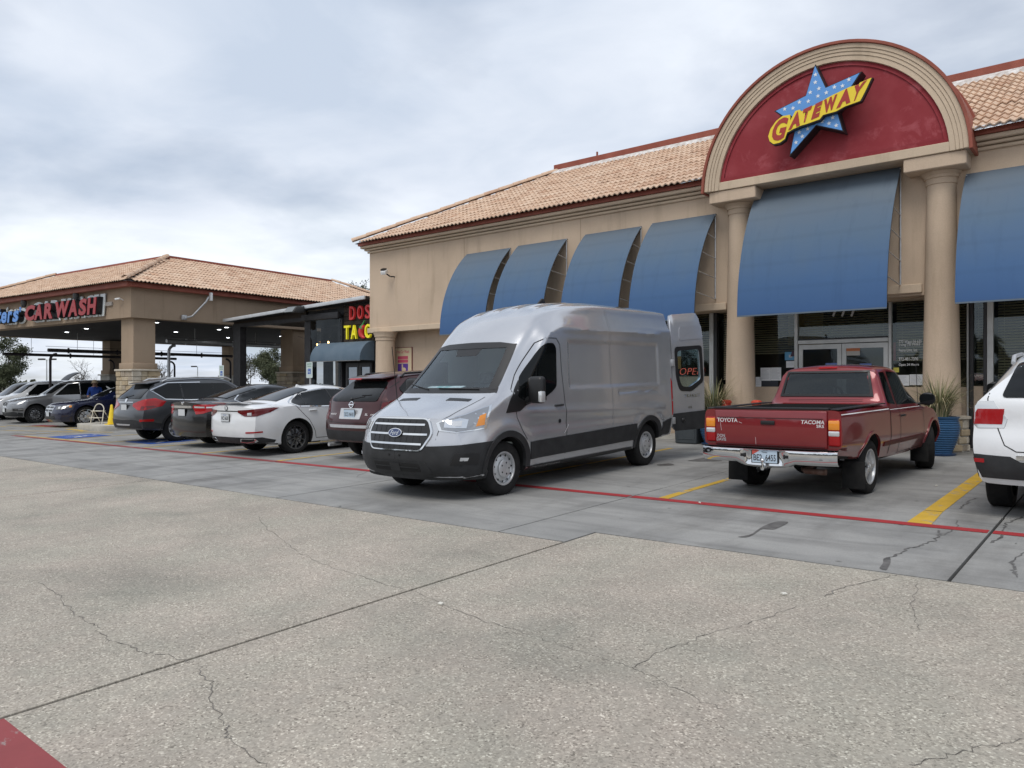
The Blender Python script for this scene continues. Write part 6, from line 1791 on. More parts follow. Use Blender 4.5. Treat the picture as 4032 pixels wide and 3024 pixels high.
# ================================================================ PICKUP
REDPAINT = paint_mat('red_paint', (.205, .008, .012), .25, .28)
tac_sp = dict(L=4.98, zt=[(0, .78), (.12, .86), (.5, .94), (1.15, 1.02), (1.26, 1.06), (1.84, 1.52), (2.0, 1.585), (2.45, 1.615), (2.86, 1.60), (2.96, 1.56), (3.11, 1.11), (3.15, 1.08), (4.98, 1.09)],
    ze=[(0, .74), (.12, .82), (.5, .91), (1.15, .99), (1.26, 1.02), (1.86, 1.46), (2.0, 1.535), (2.45, 1.57), (2.86, 1.555), (2.96, 1.51), (3.11, 1.09), (3.15, 1.075), (4.98, 1.085)],
    wt=[(0, .58), (.3, .68), (1.15, .74), (1.3, .73), (1.86, .63), (2.45, .635), (2.9, .635), (3.0, .65), (3.11, .76), (3.15, .805), (4.98, .805)],
    ws=[(0, .70), (.3, .80), (.8, .83), (1.5, .825), (3.1, .835), (4.98, .83)], zs=[(0, .70), (.3, .80), (1.15, .95), (3.0, .99), (3.15, 1.03), (4.98, 1.04)],
    zb=[(0, .34), (1.2, .34), (3.1, .36), (4.3, .46), (4.98, .55)], wl=[(0, .72), (.4, .79), (4.98, .79)], wm=[(0, .74), (.4, .835), (4.98, .845)], zm=[(0, .55), (1.2, .68), (4.98, .75)],
    fx=[(.3, .08), (.45, 0), (.6, .0), (.8, .08), (1.0, .15)], rx=[(.5, 0), (1.2, 0)], fb=.22, rb=.0, Lf=.9, Lr=.4,
    fa=.80, ra=3.84, ty=.80, tr=.338, tw=.215, well=1.2)
tac = Car('pickup_truck', 'dark red extended cab pickup parked facing the entrance', 'pickup truck', (-3.24, 13.98), (.035, 1), tac_sp, REDPAINT)
rwin = round_poly([(-.615, 1.195), (-.545, 1.515), (.545, 1.515), (.615, 1.195)], .06)
qwin = round_poly([(2.70, 1.06), (2.68, 1.50), (2.88, 1.50), (3.0, 1.09)], .03)
dwin = round_poly([(1.42, 1.03), (1.90, 1.475), (2.58, 1.512), (2.62, 1.055)], .04)
bedc = MB(); bedc.box(3.22, 4.93, -.70, .70, .62, 1.4)
cabc = MB(); cabc.prism([(1.45, 1.0), (1.95, 1.42), (2.85, 1.50), (3.02, 1.14), (3.02, .55), (1.4, .55)], 'y', -.58, .58)
rwc = MB(); rwc.prism([(y * .95, 1.355 + (z - 1.355) * .90) for y, z in rwin], 'x', 2.6, 3.6)
wsc = MB(); wsc.prism([(-.6, 1.12), (.6, 1.12), (.5, 1.4), (-.5, 1.4)], 'x', .9, 2.0)
tac.finish([bedc, cabc, rwc, wsc])
tac.patch([(0, y, z) for y, z in rwin], (-1, 0, 0), 'rear_window', CARGLASS_D, off=.001, res=.1, skirt=0)
n_ = len(rwin); 
for grp in ([(-.63, 1.178), (.63, 1.178), (.62, 1.212), (-.62, 1.212)], [(-.56, 1.503), (.56, 1.503), (.55, 1.53), (-.55, 1.53)]):
    tac.end(grp, 'window_rubber', BLACK, off=.014, res=.03)
for s in (1, -1): tac.end([(s * .555, 1.528), (s * .53, 1.528), (s * .595, 1.18), (s * .63, 1.18)], 'window_rubber', BLACK, off=.014, res=.03)
tac.end([(-.6, 1.11), (.6, 1.11), (.73, 1.40), (-.73, 1.40)], 'windscreen', CARGLASS_D, True, off=.003, res=.1, skirt=0)
tac.side(qwin, 'quarter_window', TINT, off=.004); tac.side(dwin, 'door_window', TINT, off=.004)
for z_ in (1.135, 1.155): tac.seam([(3.1, -.5, z_ - .02), (3.1, .5, z_ - .02)], (-1, 0, 0), .006, pmat('red_shadow', (.06, .004, .006), .5) if z_ < 1.14 else bpy.data.materials['red_shadow'], 'cab_rib')
tac.end(round_poly([(-.13, 1.562), (.13, 1.562), (.115, 1.592), (-.115, 1.592)], .01), 'high_brake_light', LAMP_RED, off=.02, res=.05)
tac.sideseam([(1.42, 1.0), (1.40, .8), (1.36, .42)]); tac.sideseam([(2.66, 1.5), (2.64, 1.0), (2.60, .40)]); tac.sideseam([(3.09, 1.05), (3.08, .8), (3.05, .38)], w=.02); tac.sideseam([(2.64, .40), (1.36, .40)], w=.006)
tac.sideseam([(3.13, 1.02), (4.96, 1.035)], w=.012, mat=WHITE, name='pinstripe'); tac.sideseam([(1.5, .985), (3.06, 1.005)], w=.007, mat=WHITE, name='pinstripe')
tac.side([(1.40, .52), (1.40, .575), (3.35, .60), (3.35, .545)], 'side_moulding', pmat('dark_red_moulding', (.09, .006, .009), .5), off=.012)
tac.side(arch_ring(3.84, .338, .395, .43, -5, 185, 24, .35), 'wheel_arch_lip', REDPAINT, off=.012, res=.1, skirt=.03)
tac.side(arch_ring(.80, .338, .395, .43, -5, 185, 24, .35), 'wheel_arch_lip', REDPAINT, off=.012, res=.1, skirt=.03)
tac.handle(2.52, .90, BLACK); tac.mirror(1.48, .80, 1.09, BLACK, .22, .19, .12)
# bed rails and tailgate
for s in (1, -1):
    mb = MB(); mb.box(3.17, 4.95, s * .755 - .062, s * .755 + .05, 1.083, 1.10); tac.part(bevel_mesh(mb.mesh('bed_rail', BLACK), .008), 'bed_rail', None)
mb = MB(); mb.box(4.90, 5.0, -.70, .70, 1.088, 1.112); tac.part(bevel_mesh(mb.mesh('tailgate_cap', BLACK), .008), 'tailgate_cap', None)
mb = MB(); mb.box(4.975, 5.012, -.685, .685, .64, 1.075); tg = tac.part(bevel_mesh(mb.mesh('tailgate', REDPAINT), .014, 3), 'tailgate', None)
mb = MB(); mb.box(5.011, 5.018, -.64, .64, .98, .99); mb.box(5.011, 5.016, -.66, .66, .655, .665); link('tailgate_crease', mb.mesh('tailgate_crease', bpy.data.materials['red_shadow']), tg, world=False)
mb = MB(); mb.box(5.012, 5.03, -.09, .085, .905, .955); link('tailgate_handle', bevel_mesh(mb.mesh('tailgate_handle', BLACK), .01), tg, world=False)
def tgt(s_, y0, z0, w, h, m=CHROME, **kw):
    me = text_fit(s_, w, h, size=1, **kw); me.transform(plane_matrix((5.0135, y0, z0), (0, 1, 0), (0, 0, 1))); me.materials.append(m); link('lettering', me, tg, world=False)
LET = pmat('pale_lettering', (.60, .58, .58), .4)
tgt('TOYOTA', -.655, .925, .27, .052, LET, bold=.02); tgt('TACOMA', .395, .925, .265, .046, LET, bold=.02, shear=.15); tgt('SR5', .57, .885, .085, .034, LET, bold=.02)
tgt('DON', -.655, .735, .10, .04, STEEL, bold=.02); tgt('DAVIS', -.665, .69, .125, .04, STEEL, bold=.02)
for (y0, z0, y1, z1) in ((-.62, .97, -.60, .82), (-.16, .75, -.155, .62), (-.37, .93, -.33, .915)):
    mb = MB(); mb.tube([(5.0128, y0, z0), (5.0128, y1, max(z1, .66))], .003, 4); link('scratch', mb.mesh('scratch', pmat('scratch_pale', (.5, .36, .36), .6) if y0 == -.62 else bpy.data.materials['scratch_pale']), tg, world=False)
for s in (1, -1):
    mb = MB(); mb.box(4.93, 5.005, s * .755 - .06, s * .755 + .07, .675, .985); lb = tac.part(bevel_mesh(mb.mesh('tail_light', LAMP_RED), .02, 3), 'tail_light', None)
    for z0, z1, m_ in ((.86, .972, LAMP_AMB), (.79, .852, LAMP_CLR)):
        mb = MB(); mb.box(4.94, 5.011, s * .755 - .056, s * .755 + .066, z0, z1); link('lamp_segment', bevel_mesh(mb.mesh('lamp_segment', m_), .012, 2), lb, world=False)
# chrome step bumper
rows = []
for k in range(33):
    y = -.82 + 1.64 * k / 32; q = abs(y) / .82
    xo = 5.15 - .07 * q ** 5; dip = .05 * max(0, 1 - (abs(y) / .36) ** 4) if abs(y) < .36 else 0
    rec = .035 if abs(y) < .21 else 0
    rows.append([(4.96, y, .625), (xo - .03, y, .63), (xo - .004, y, .615), (xo - rec, y, .59), (xo - rec, y, .52 - dip), (xo - .015, y, .48 - dip), (xo - .05, y, .455 - dip), (4.96, y, .47 - dip)])
mb = MB(); mb.grid(rows); bp = tac.part(mb, 'rear_bumper', CHROME, None, 40)
mb = MB(); mb.grid([[(r[0][0], r[0][1], .630), (r[1][0] + .005, r[1][1], .637)] for r in rows]); link('step_pad', mb.mesh('step_pad', BLACK), bp, world=False)
for s in (1, -1):
    mb = MB(); mb.obox((5.135, s * .265, .545), (.03, .075, .055), 0); link('step_recess', bevel_mesh(mb.mesh('step_recess', BLACK), .01), bp, world=False)
mb = MB(); mb.box(5.118, 5.128, -.165, .165, .455, .612); pl = tac.part(mb, 'licence_plate', BLACK)
mb = MB(); mb.box(5.1285, 5.132, -.152, .152, .462, .604); link('plate_sheet', mb.mesh('plate_sheet', PLATE_TX), pl, world=False)
mb = MB(); mb.add([(5.1335, -.152, .604), (5.1335, -.152, .55), (5.1335, -.06, .604)], [(0, 1, 2)]); link('plate_red_corner', mb.mesh('plate_red_corner', pmat('plate_red', (.5, .08, .06), .5)), pl, world=False)
for s_, y0, z0, w, h in (('BE2', -.135, .485, .105, .075), ('6455', .012, .485, .125, .075), ('TEXAS', -.035, .578, .07, .018)):
    me = text_fit(s_, w, h, size=1, bold=.01); me.transform(plane_matrix((5.1345, y0, z0), (0, 1, 0), (0, 0, 1))); me.materials.append(INK); link('plate_number', me, pl, world=False)
mb = MB(); mb.tube([(4.9, 0, .40), (5.2, 0, .40)], .022, 8); mb.tube([(5.19, 0, .40), (5.19, 0, .475)], .014, 8); mb.ellipsoid((5.19, 0, .495), (.026, .026, .026), 10, 8); tac.part(mb, 'tow_ball', CHROME, None, 40)
mb = MB(); mb.tube([(4.0, .25, .38), (4.7, .3, .36), (4.85, .38, .36), (4.87, .62, .36)], .035, 10); tac.part(mb, 'exhaust_pipe', noisy('rusty_exhaust', (.10, .05, .035), (.16, .11, .09), 12, .7, 0, 0, metal=.3, kind='obj'), None, 40)
mb = MB(); mb.tube([(3.84, -.7, .338), (3.84, .7, .338)], .05, 8); mb.ellipsoid((3.84, 0, .33), (.15, .16, .14), 12, 8); mb.box(3.2, 4.85, -.45, -.38, .42, .52); mb.box(3.2, 4.85, .38, .45, .42, .52); tac.part(mb, 'rear_axle', BLACK, None, 40)
for s in (1, -1):
    mb = MB(); mb.obox((4.27, s * .735, .27), (.014, .27, .33), Matrix.Rotation(-.06, 3, 'Y')); tac.part(bevel_mesh(mb.mesh('mud_flap', RUBBER), .006), 'mud_flap', None)
    mb = MB(); mb.obox((1.24, s * .735, .28), (.014, .25, .28), Matrix.Rotation(-.06, 3, 'Y')); tac.part(bevel_mesh(mb.mesh('mud_flap', RUBBER), .006), 'mud_flap', None)
mb = MB(); mb.lathe([(.17, -.012), (.19, 0), (.17, .012), (.155, 0), (.17, -.012)], (0, 0, 0), 22, 'z'); mb.tube([(-.17, 0, 0), (.17, 0, 0)], .018, 5); mb.xform(Matrix.Translation((1.86, -.34, 1.14)) @ Matrix.Rotation(R(62), 4, 'Y')); tac.part(mb, 'steering_wheel', BLACK, None, 40)
seat(tac, 2.15, -.34, .5); seat(tac, 2.15, .34, .5)
tac.patch([(1.0, .60, 1.3), (1.03, .63, 1.3), (.97, .63, 1.3)], (0, 0, -1), 'aerial_base', BLACK, off=.01)
a = tac.hit((1.05, .68, 2), (0, 0, -1)); tac.part(MB().tube([a, a + Vector((.1, .0, .72))], .004, 5), 'aerial', BLACK)
tac.corner([(.10, .45, .60), (.1, .66, .60), (.3, .78, .62), (.3, .78, .76), (.14, .66, .77), (.1, .45, .75)], 'headlight', LAMP_HEAD, 50, off=.008)
tac.wheels('five', SILVER, turn=R(20), rim_r=.215)

# ================================================================ OTHER CARS
def suv_spec(L=4.7, H=1.70, W=.92, fa=.93, ra=3.63, tr=.36, hood=1.0, nose=.86, rake=.46, belt=1.02, roofw=.60, cowl=1.2, tail=.10, fb=.26, rb=.16, deck=None):
    return dict(L=L, zt=[(0, nose - .04), (.12, nose + .04), (.55, hood - .02), (cowl - .05, hood + .07), (cowl + .05, hood + .12), (cowl + .78, H - .07), (cowl + 1.1, H - .015), (cowl + 1.7, H), (L - 1.0, H - .03), (L - .3, H - .09), (L, H - .13)],
        ze=[(0, nose - .08), (.12, nose), (.55, hood - .06), (cowl - .05, hood + .03), (cowl + .05, hood + .06), (cowl + .82, H - .14), (cowl + 1.15, H - .075), (cowl + 1.7, H - .06), (L - 1.0, H - .09), (L - .3, H - .15), (L, H - .19)],
        wt=[(0, W - .22), (.4, W - .14), (cowl, W - .12), (cowl + .8, roofw), (cowl + 1.7, roofw + .02), (L - .7, roofw - .01), (L, roofw - .05)],
        ws=[(0, W - .10), (.4, W - .02), (cowl, W - .01), (L - .9, W - .015), (L, W - .07)], zs=[(0, nose - .14), (.5, hood - .12), (cowl, belt - .04), (2.6, belt), (L - .8, belt + .06), (L, belt + .07)],
        zb=[(0, .27), (.5, .24), (L - 1.2, .26), (L, .36)], wl=[(0, W - .12), (.5, W - .05), (L - .5, W - .05), (L, W - .10)], wm=[(0, W - .06), (.45, W), (L - .5, W), (L, W - .05)], zm=[(0, .6), (L, .78)],
        fx=[(.25, .12), (.4, .02), (.55, 0), (.75, .02), (nose, .10), (nose + .3, .25)], rx=[(.3, .10), (.45, .02), (.60, 0), (.80, .015), (.95, .04 + tail * .3), (belt + .06, tail), (H - .2, tail + rake), (H, tail + rake + .12)],
        fb=fb, rb=rb, Lf=1.1, Lr=1.35, bow=3.4, fa=fa, ra=ra, ty=W - .085, tr=tr, tw=.225, well=1.13)
def sedan_spec(L=4.95, H=1.44, W=.92, fa=.95, ra=3.8, tr=.345, nose=.68, hood=.94, deck=1.08, deckx=4.15, roofx=3.1, belt=.96, cowl=1.35, roofw=.57, fb=.28, rb=.20):
    return dict(L=L, zt=[(0, nose), (.12, nose + .08), (.6, hood - .06), (cowl - .1, hood + .04), (cowl, hood + .08), (cowl + .85, H - .06), (cowl + 1.2, H - .01), (cowl + 1.5, H), (roofx, H - .02), (deckx - .05, deck + .06), (deckx + .1, deck + .015), (L - .12, deck), (L, deck - .03)],
        ze=[(0, nose - .04), (.12, nose + .04), (.6, hood - .10), (cowl - .1, hood), (cowl, hood + .03), (cowl + .88, H - .13), (cowl + 1.2, H - .07), (cowl + 1.5, H - .055), (roofx, H - .08), (deckx - .05, deck + .02), (deckx + .1, deck - .015), (L - .12, deck - .02), (L, deck - .06)],
        wt=[(0, W - .25), (.4, W - .16), (cowl, W - .14), (cowl + .9, roofw), (roofx, roofw), (deckx, W - .24), (L, W - .24)],
        ws=[(0, W - .12), (.45, W - .02), (cowl, W - .02), (L - 1.0, W - .015), (L, W - .10)], zs=[(0, nose - .10), (.6, hood - .14), (cowl, belt - .05), (2.6, belt), (deckx, belt + .05), (L, belt + .01)],
        zb=[(0, .20), (.5, .18), (L - 1.0, .20), (L, .27)], wl=[(0, W - .14), (.5, W - .05), (L - .5, W - .05), (L, W - .12)], wm=[(0, W - .07), (.5, W), (L - .6, W), (L, W - .07)], zm=[(0, .48), (L, .68)],
        fx=[(.2, .10), (.35, .0), (.5, .0), (nose, .10), (nose + .3, .3)], rx=[(.25, .10), (.4, .02), (.55, 0), (.75, .01), (.9, .03), (deck, .03), (deck + .2, .03)],
        fb=fb, rb=rb, Lf=1.1, Lr=1.0, bow=3.2, fa=fa, ra=ra, ty=W - .085, tr=tr, tw=.225, well=1.12)
def mir(p): return [(-y, z) for y, z in p][::-1]
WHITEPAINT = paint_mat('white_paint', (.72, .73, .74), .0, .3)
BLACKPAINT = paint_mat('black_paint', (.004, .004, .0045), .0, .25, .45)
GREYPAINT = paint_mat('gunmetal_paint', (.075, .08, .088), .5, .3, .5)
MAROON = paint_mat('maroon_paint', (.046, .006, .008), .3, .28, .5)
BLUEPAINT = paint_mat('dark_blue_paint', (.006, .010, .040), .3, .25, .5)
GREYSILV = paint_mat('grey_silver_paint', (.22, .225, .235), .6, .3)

# ---- white SUV cut by the right edge of the photo
sp = suv_spec(L=4.79, H=1.73, W=.955, fa=.95, ra=3.74, tr=.375, hood=1.06, nose=.92, rake=.42, belt=1.10, roofw=.63, cowl=1.25, tail=.08)
c = Car('suv', 'white suv at the right edge parked beside the red pickup', 'suv', (-.41, 13.72), (0, 1), sp, WHITEPAINT); c.finish()
c.end(round_poly([(-.655, 1.235), (-.55, 1.59), (.55, 1.59), (.655, 1.235)], .05), 'rear_window', TINT, off=.014, res=.035)
c.side(round_poly([(1.55, 1.12), (2.15, 1.56), (3.75, 1.58), (4.0, 1.25), (3.9, 1.16)], .05), 'side_window', TINT, off=.014, res=.035)
for pts, m_, nm in (([(4.78, .70, .93), (4.78, .68, 1.02), (4.7, .78, 1.20), (4.30, .93, 1.19), (4.52, .95, 1.05), (4.62, .95, .92)], LAMP_CLR, 'tail_light'),):
    T_ = c.corner(pts, nm, m_, -48, off=.008)
    for s, h in zip((1, -1), T_):
        c.corner([(4.77, .715, .965), (4.76, .70, 1.12), (4.40, .94, 1.115), (4.58, .95, .96)], 'red_lens', LAMP_RED, -48, both=s, off=.014, parent=h)
c.corner([(4.79, 0, .42), (4.79, .45, .42), (4.6, .92, .42), (4.35, .96, .44), (4.33, .96, .66), (4.6, .92, .66), (4.79, .6, .65), (4.79, .5, .60), (4.79, 0, .60)], 'lower_bumper', PLASTIC, -48, off=.010)
c.end(round_poly([(-.52, .62), (-.52, .665), (.52, .665), (.52, .62)], .01), 'chrome_strip', CHROME, off=.016)
for s in (1, -1): c.corner([(4.66, .74, .575), (4.66, .74, .615), (4.58, .90, .615), (4.58, .90, .575)], 'reflector', LAMP_RED, -40, both=s, off=.016)
for s in (1, -1): c.seam([(4.7, s * .70, 1.6), (4.7, s * .775, 1.22), (4.8, s * .77, 1.18), (4.8, s * .68, .92), (4.8, s * .62, .76), (4.8, s * .52, .70), (4.8, 0, .70)], (-1, 0, 0), .010)
for s in (1, -1):
    z0 = c.hit((3.9, s * .60, 3), (0, 0, -1)).z; mb = MB(); mb.tube([(4.15, s * .60, z0 - .02), (4.05, s * .60, z0 + .05), (3.3, s * .61, z0 + .08), (2.4, s * .61, z0 + .06), (2.25, s * .61, z0 - .01)], .022, 8); c.part(mb, 'roof_rail', STEEL, None, 40)
c.mirror(1.62, .95, 1.24, BLACK, .24, .20, .12); c.handle(2.6, 1.0, WHITEPAINT); c.handle(3.6, 1.02, WHITEPAINT)
c.wheels('five', SILVER)

# ---- maroon SUV behind the van
sp = suv_spec(L=4.77, H=1.70, W=.94, fa=.95, ra=3.78, tr=.37, hood=1.02, nose=.88, rake=.42, belt=1.06, roofw=.60, cowl=1.25, tail=.10, rb=.18)
c = Car('suv', 'maroon suv parked between the white sedan and the van', 'suv', (-11.44, 13.82), (0, 1), sp, MAROON); c.finish()
c.end(round_poly([(-.68, 1.13), (-.55, 1.50), (.55, 1.50), (.68, 1.13)], .09), 'rear_window', TINT, off=.014, res=.035)
c.side(round_poly([(1.55, 1.10), (2.15, 1.52), (3.8, 1.55), (4.15, 1.35), (4.05, 1.18), (3.6, 1.12)], .06), 'side_window', TINT, off=.014, res=.035)
c.corner([(4.70, .74, .78), (4.62, .80, 1.10), (4.40, .93, 1.16), (4.36, .95, 1.05), (4.55, .95, .80)], 'tail_light', LAMP_DRED, -42, off=.010)
c.corner([(4.77, 0, .34), (4.77, .45, .34), (4.6, .9, .36), (4.3, .95, .38), (4.25, .95, .56), (4.6, .92, .60), (4.77, .5, .58), (4.77, 0, .58)], 'lower_bumper', PLASTIC, -48, off=.010)
c.end(round_poly([(-.58, .635), (-.62, .69), (.62, .69), (.58, .635)], .015), 'bumper_step', SILVER, off=.016)
rec = c.end(round_poly([(-.30, .80), (-.32, 1.0), (.32, 1.0), (.30, .80)], .02), 'plate_recess', SILVER, off=.006)
c.plate(0, .895, 'DC5 N418', PLATE_TX)
c.text('SL', .42, .87, .075, .04, LET); c.text('AWD', .55, .87, .10, .03, LET); c.text('MURANO', -.62, .87, .20, .035, LET)
o = c.end([(.065 * math.cos(R(a)), 1.07 + .065 * math.sin(R(a))) for a in range(0, 360, 20)], 'ring_badge', CHROME, off=.016); c.end([(.048 * math.cos(R(a)), 1.07 + .048 * math.sin(R(a))) for a in range(0, 360, 24)], 'badge_field', MAROON, off=.019, parent=o); c.end([(-.075, 1.058), (.075, 1.058), (.075, 1.082), (-.075, 1.082)], 'badge_bar', CHROME, off=.022, parent=o)
c.wiper(-.02, 1.17, .32)
mb = MB(); mb.hexa([(4.02, -.56, 1.575), (4.02, .56, 1.575), (4.36, -.52, 1.535), (4.36, .52, 1.535), (4.0, -.56, 1.62), (4.0, .56, 1.62), (4.37, -.50, 1.56), (4.37, .50, 1.56)]); c.part(bevel_mesh(mb.mesh('roof_spoiler', MAROON), .02), 'roof_spoiler', None)
c.end(round_poly([(-.17, 1.535), (.17, 1.535), (.17, 1.562), (-.17, 1.562)], .01), 'high_brake_light', LAMP_RED, off=.36, res=.1)
for s in (1, -1):
    z0 = c.hit((3.4, s * .57, 3), (0, 0, -1)).z; mb = MB(); mb.tube([(3.95, s * .57, z0 - .05), (3.85, s * .57, z0 + .02), (3.1, s * .58, z0 + .05), (2.3, s * .58, z0 + .03), (2.15, s * .58, z0 - .03)], .02, 8); c.part(mb, 'roof_rail', BLACK, None, 40)
for s in (1, -1): c.seam([(4.7, s * .60, 1.52), (4.7, s * .74, 1.12), (4.8, s * .72, .95), (4.8, s * .68, .74), (4.8, 0, .72)], (-1, 0, 0), .008)
mb = MB(); mb.tube([(4.5, -.6, .30), (4.78, -.6, .30)], .035, 10); c.part(mb, 'exhaust_tip', STEEL, None, 40)
c.mirror(1.65, .90, 1.14, MAROON); c.wheels('five', SILVER)

# ---- white sedan
sp = sedan_spec(L=4.96, H=1.445, W=.93, fa=.97, ra=3.84, tr=.35, deck=1.075, deckx=4.22, roofx=3.05, belt=.965)
wsd = Car('sedan', 'white sedan with dark alloy wheels in the middle of the parked row', 'sedan', (-14.62, 13.34), (0, 1), sp, WHITEPAINT); c = wsd; c.finish()
c.patch([(3.30, -.50, 1.37), (3.30, .50, 1.37), (4.14, .60, 1.10), (4.14, -.60, 1.10)], (-.55, 0, -.85), 'rear_window', TINT, off=.014, res=.035)
c.side(round_poly([(1.72, .985), (2.35, 1.315), (2.9, 1.345), (3.55, 1.27), (3.92, 1.075), (3.80, 1.02), (3.0, .99)], .04), 'side_window', TINT, off=.010, res=.04)
c.sideseam([(2.86, 1.34), (2.84, 1.0)], w=.04, mat=BLACK, name='door_pillar', off=.014); c.sideseam([(3.55, 1.26), (3.60, 1.03)], w=.02, mat=BLACK, name='door_pillar', off=.014)
c.sideseam([(1.68, .965), (3.0, .972), (3.82, 1.0), (3.98, 1.075), (3.58, 1.29), (2.9, 1.365), (2.3, 1.335)], w=.018, mat=CHROME, name='chrome_trim', off=.013)
T_ = c.corner([(4.93, .42, .91), (4.93, .42, .955), (4.80, .70, .97), (4.42, .91, 1.0), (4.30, .93, .99), (4.52, .92, .90), (4.72, .82, .83), (4.90, .62, .83)], 'tail_light', LAMP_DRED, -55, off=.010, res=.03)
for s, h in zip((1, -1), T_): c.corner([(4.84, .66, .85), (4.84, .66, .90), (4.78, .74, .91), (4.78, .74, .85)], 'reverse_lamp', LAMP_CLR, -55, both=s, off=.016, parent=h)
c.end([(-.62, .925), (.62, .925), (.62, .945), (-.62, .945)], 'boot_gap', SEAM, off=.004)
mb = MB(); mb.hexa([(4.72, -.62, 1.08), (4.72, .62, 1.08), (4.93, -.58, 1.105), (4.93, .58, 1.105), (4.72, -.62, 1.09), (4.72, .62, 1.09), (4.95, -.56, 1.125), (4.95, .56, 1.125)]); c.part(bevel_mesh(mb.mesh('boot_spoiler', WHITEPAINT), .008), 'boot_spoiler', None)
c.plate(0, .80, 'NCS 6620', top='TEXAS'); c.text('ES 350', .52, .845, .17, .028, STEEL); c.text('LEXUS', -.60, .865, .14, .026, STEEL)
o = c.end([(.06 * math.cos(R(a)), 1.0 + .05 * math.sin(R(a))) for a in range(0, 360, 20)], 'ring_badge', GUNMETAL, off=.012); c.end([(.045 * math.cos(R(a)), 1.0 + .036 * math.sin(R(a))) for a in range(0, 360, 24)], 'badge_field', WHITEPAINT, off=.014, parent=o); c.text('L', -.02, .978, .04, .045, GUNMETAL, off=.018, bold=.02, shear=.3)
c.corner([(4.96, 0, .27), (4.96, .5, .27), (4.8, .85, .28), (4.45, .93, .27), (4.40, .93, .33), (4.7, .90, .40), (4.9, .6, .40), (4.96, 0, .40)], 'rear_valance', PLASTIC, -50, off=.010)
T_ = c.corner([(4.93, .46, .30), (4.93, .50, .375), (4.74, .80, .375), (4.70, .82, .32), (4.86, .62, .285)], 'exhaust_tip', CHROME, -62, off=.02)
for s, h in zip((1, -1), T_): c.corner([(4.92, .49, .312), (4.92, .52, .36), (4.75, .78, .36), (4.74, .79, .325), (4.86, .63, .298)], 'exhaust_hole', WELL, -62, both=s, off=.026, parent=h)
c.corner([(4.86, .62, .485), (4.86, .62, .515), (4.62, .86, .525), (4.62, .86, .495)], 'reflector', LAMP_RED, -55, off=.010)
c.sideseam([(2.86, .98), (2.84, .6), (2.80, .30)]); c.sideseam([(3.88, 1.02), (3.72, .86), (3.55, .70), (3.40, .45), (3.36, .30), (1.55, .29)]); c.sideseam([(1.62, .95), (1.50, .7), (1.5, .3)])
c.handle(3.45, .90, WHITEPAINT, w=.2); c.handle(2.45, .89, WHITEPAINT, w=.2)
a = c.hit((3.12, 0, 3), (0, 0, -1)); mb = MB(); mb.prism([(3.02, a.z - .02), (3.24, a.z - .025), (3.22, a.z + .04)], 'y', -.025, .025); c.part(bevel_mesh(mb.mesh('roof_antenna', WHITEPAINT), .01), 'roof_antenna', None)
c.mirror(1.75, .90, 1.02, WHITEPAINT); c.wheels('twin', GUNMETAL, rim_r=.25)

# ---- black sedan
sp = sedan_spec(L=4.85, H=1.468, W=.917, fa=.953, ra=3.731, tr=.3353, deck=1.11, deckx=4.12, roofx=3.0, belt=.98)
c = Car('sedan', 'black sedan parked between the white sedan and the grey suv', 'sedan', (-17.42, 13.72), (0, 1), sp, BLACKPAINT); c.finish()
c.patch([(3.22, -.50, 1.40), (3.22, .50, 1.40), (4.04, .60, 1.14), (4.04, -.60, 1.14)], (-.55, 0, -.85), 'rear_window', TINT, off=.014, res=.035)
c.side(round_poly([(1.72, 1.0), (2.35, 1.34), (2.9, 1.37), (3.5, 1.31), (3.85, 1.10), (3.75, 1.04), (3.0, 1.01)], .04), 'side_window', TINT, off=.010, res=.04)
c.sideseam([(1.68, .98), (3.0, .99), (3.80, 1.02), (3.93, 1.10), (3.54, 1.33), (2.9, 1.39), (2.3, 1.36)], w=.018, mat=CHROME, name='chrome_trim', off=.013)
T_ = c.corner([(4.82, .44, .99), (4.80, .50, 1.02), (4.70, .70, 1.03), (4.30, .92, 1.01), (4.20, .93, .98), (4.50, .92, .90), (4.72, .76, .82), (4.80, .56, .80)], 'tail_light', LAMP_RED, -52, off=.010, res=.03)
for s, h in zip((1, -1), T_): c.corner([(4.80, .50, .95), (4.80, .50, .99), (4.50, .86, .97), (4.50, .86, .94)], 'clear_strip', LAMP_CLR, -52, both=s, off=.014, parent=h)
c.end(round_poly([(-.44, .945), (-.46, 1.0), (.46, 1.0), (.44, .945)], .015), 'chrome_garnish', CHROME, off=.012)
c.plate(0, .84, ''); c.text('LE', .52, .83, .06, .026, STEEL); c.text('CAMRY', -.58, .85, .15, .03, STEEL)
c.end([(.05 * math.cos(R(a)), 1.055 + .036 * math.sin(R(a))) for a in range(0, 360, 20)], 'ring_badge', CHROME, off=.010)
c.mirror(1.75, .88, 1.03, BLACKPAINT); c.wheels('ten', SILVER)

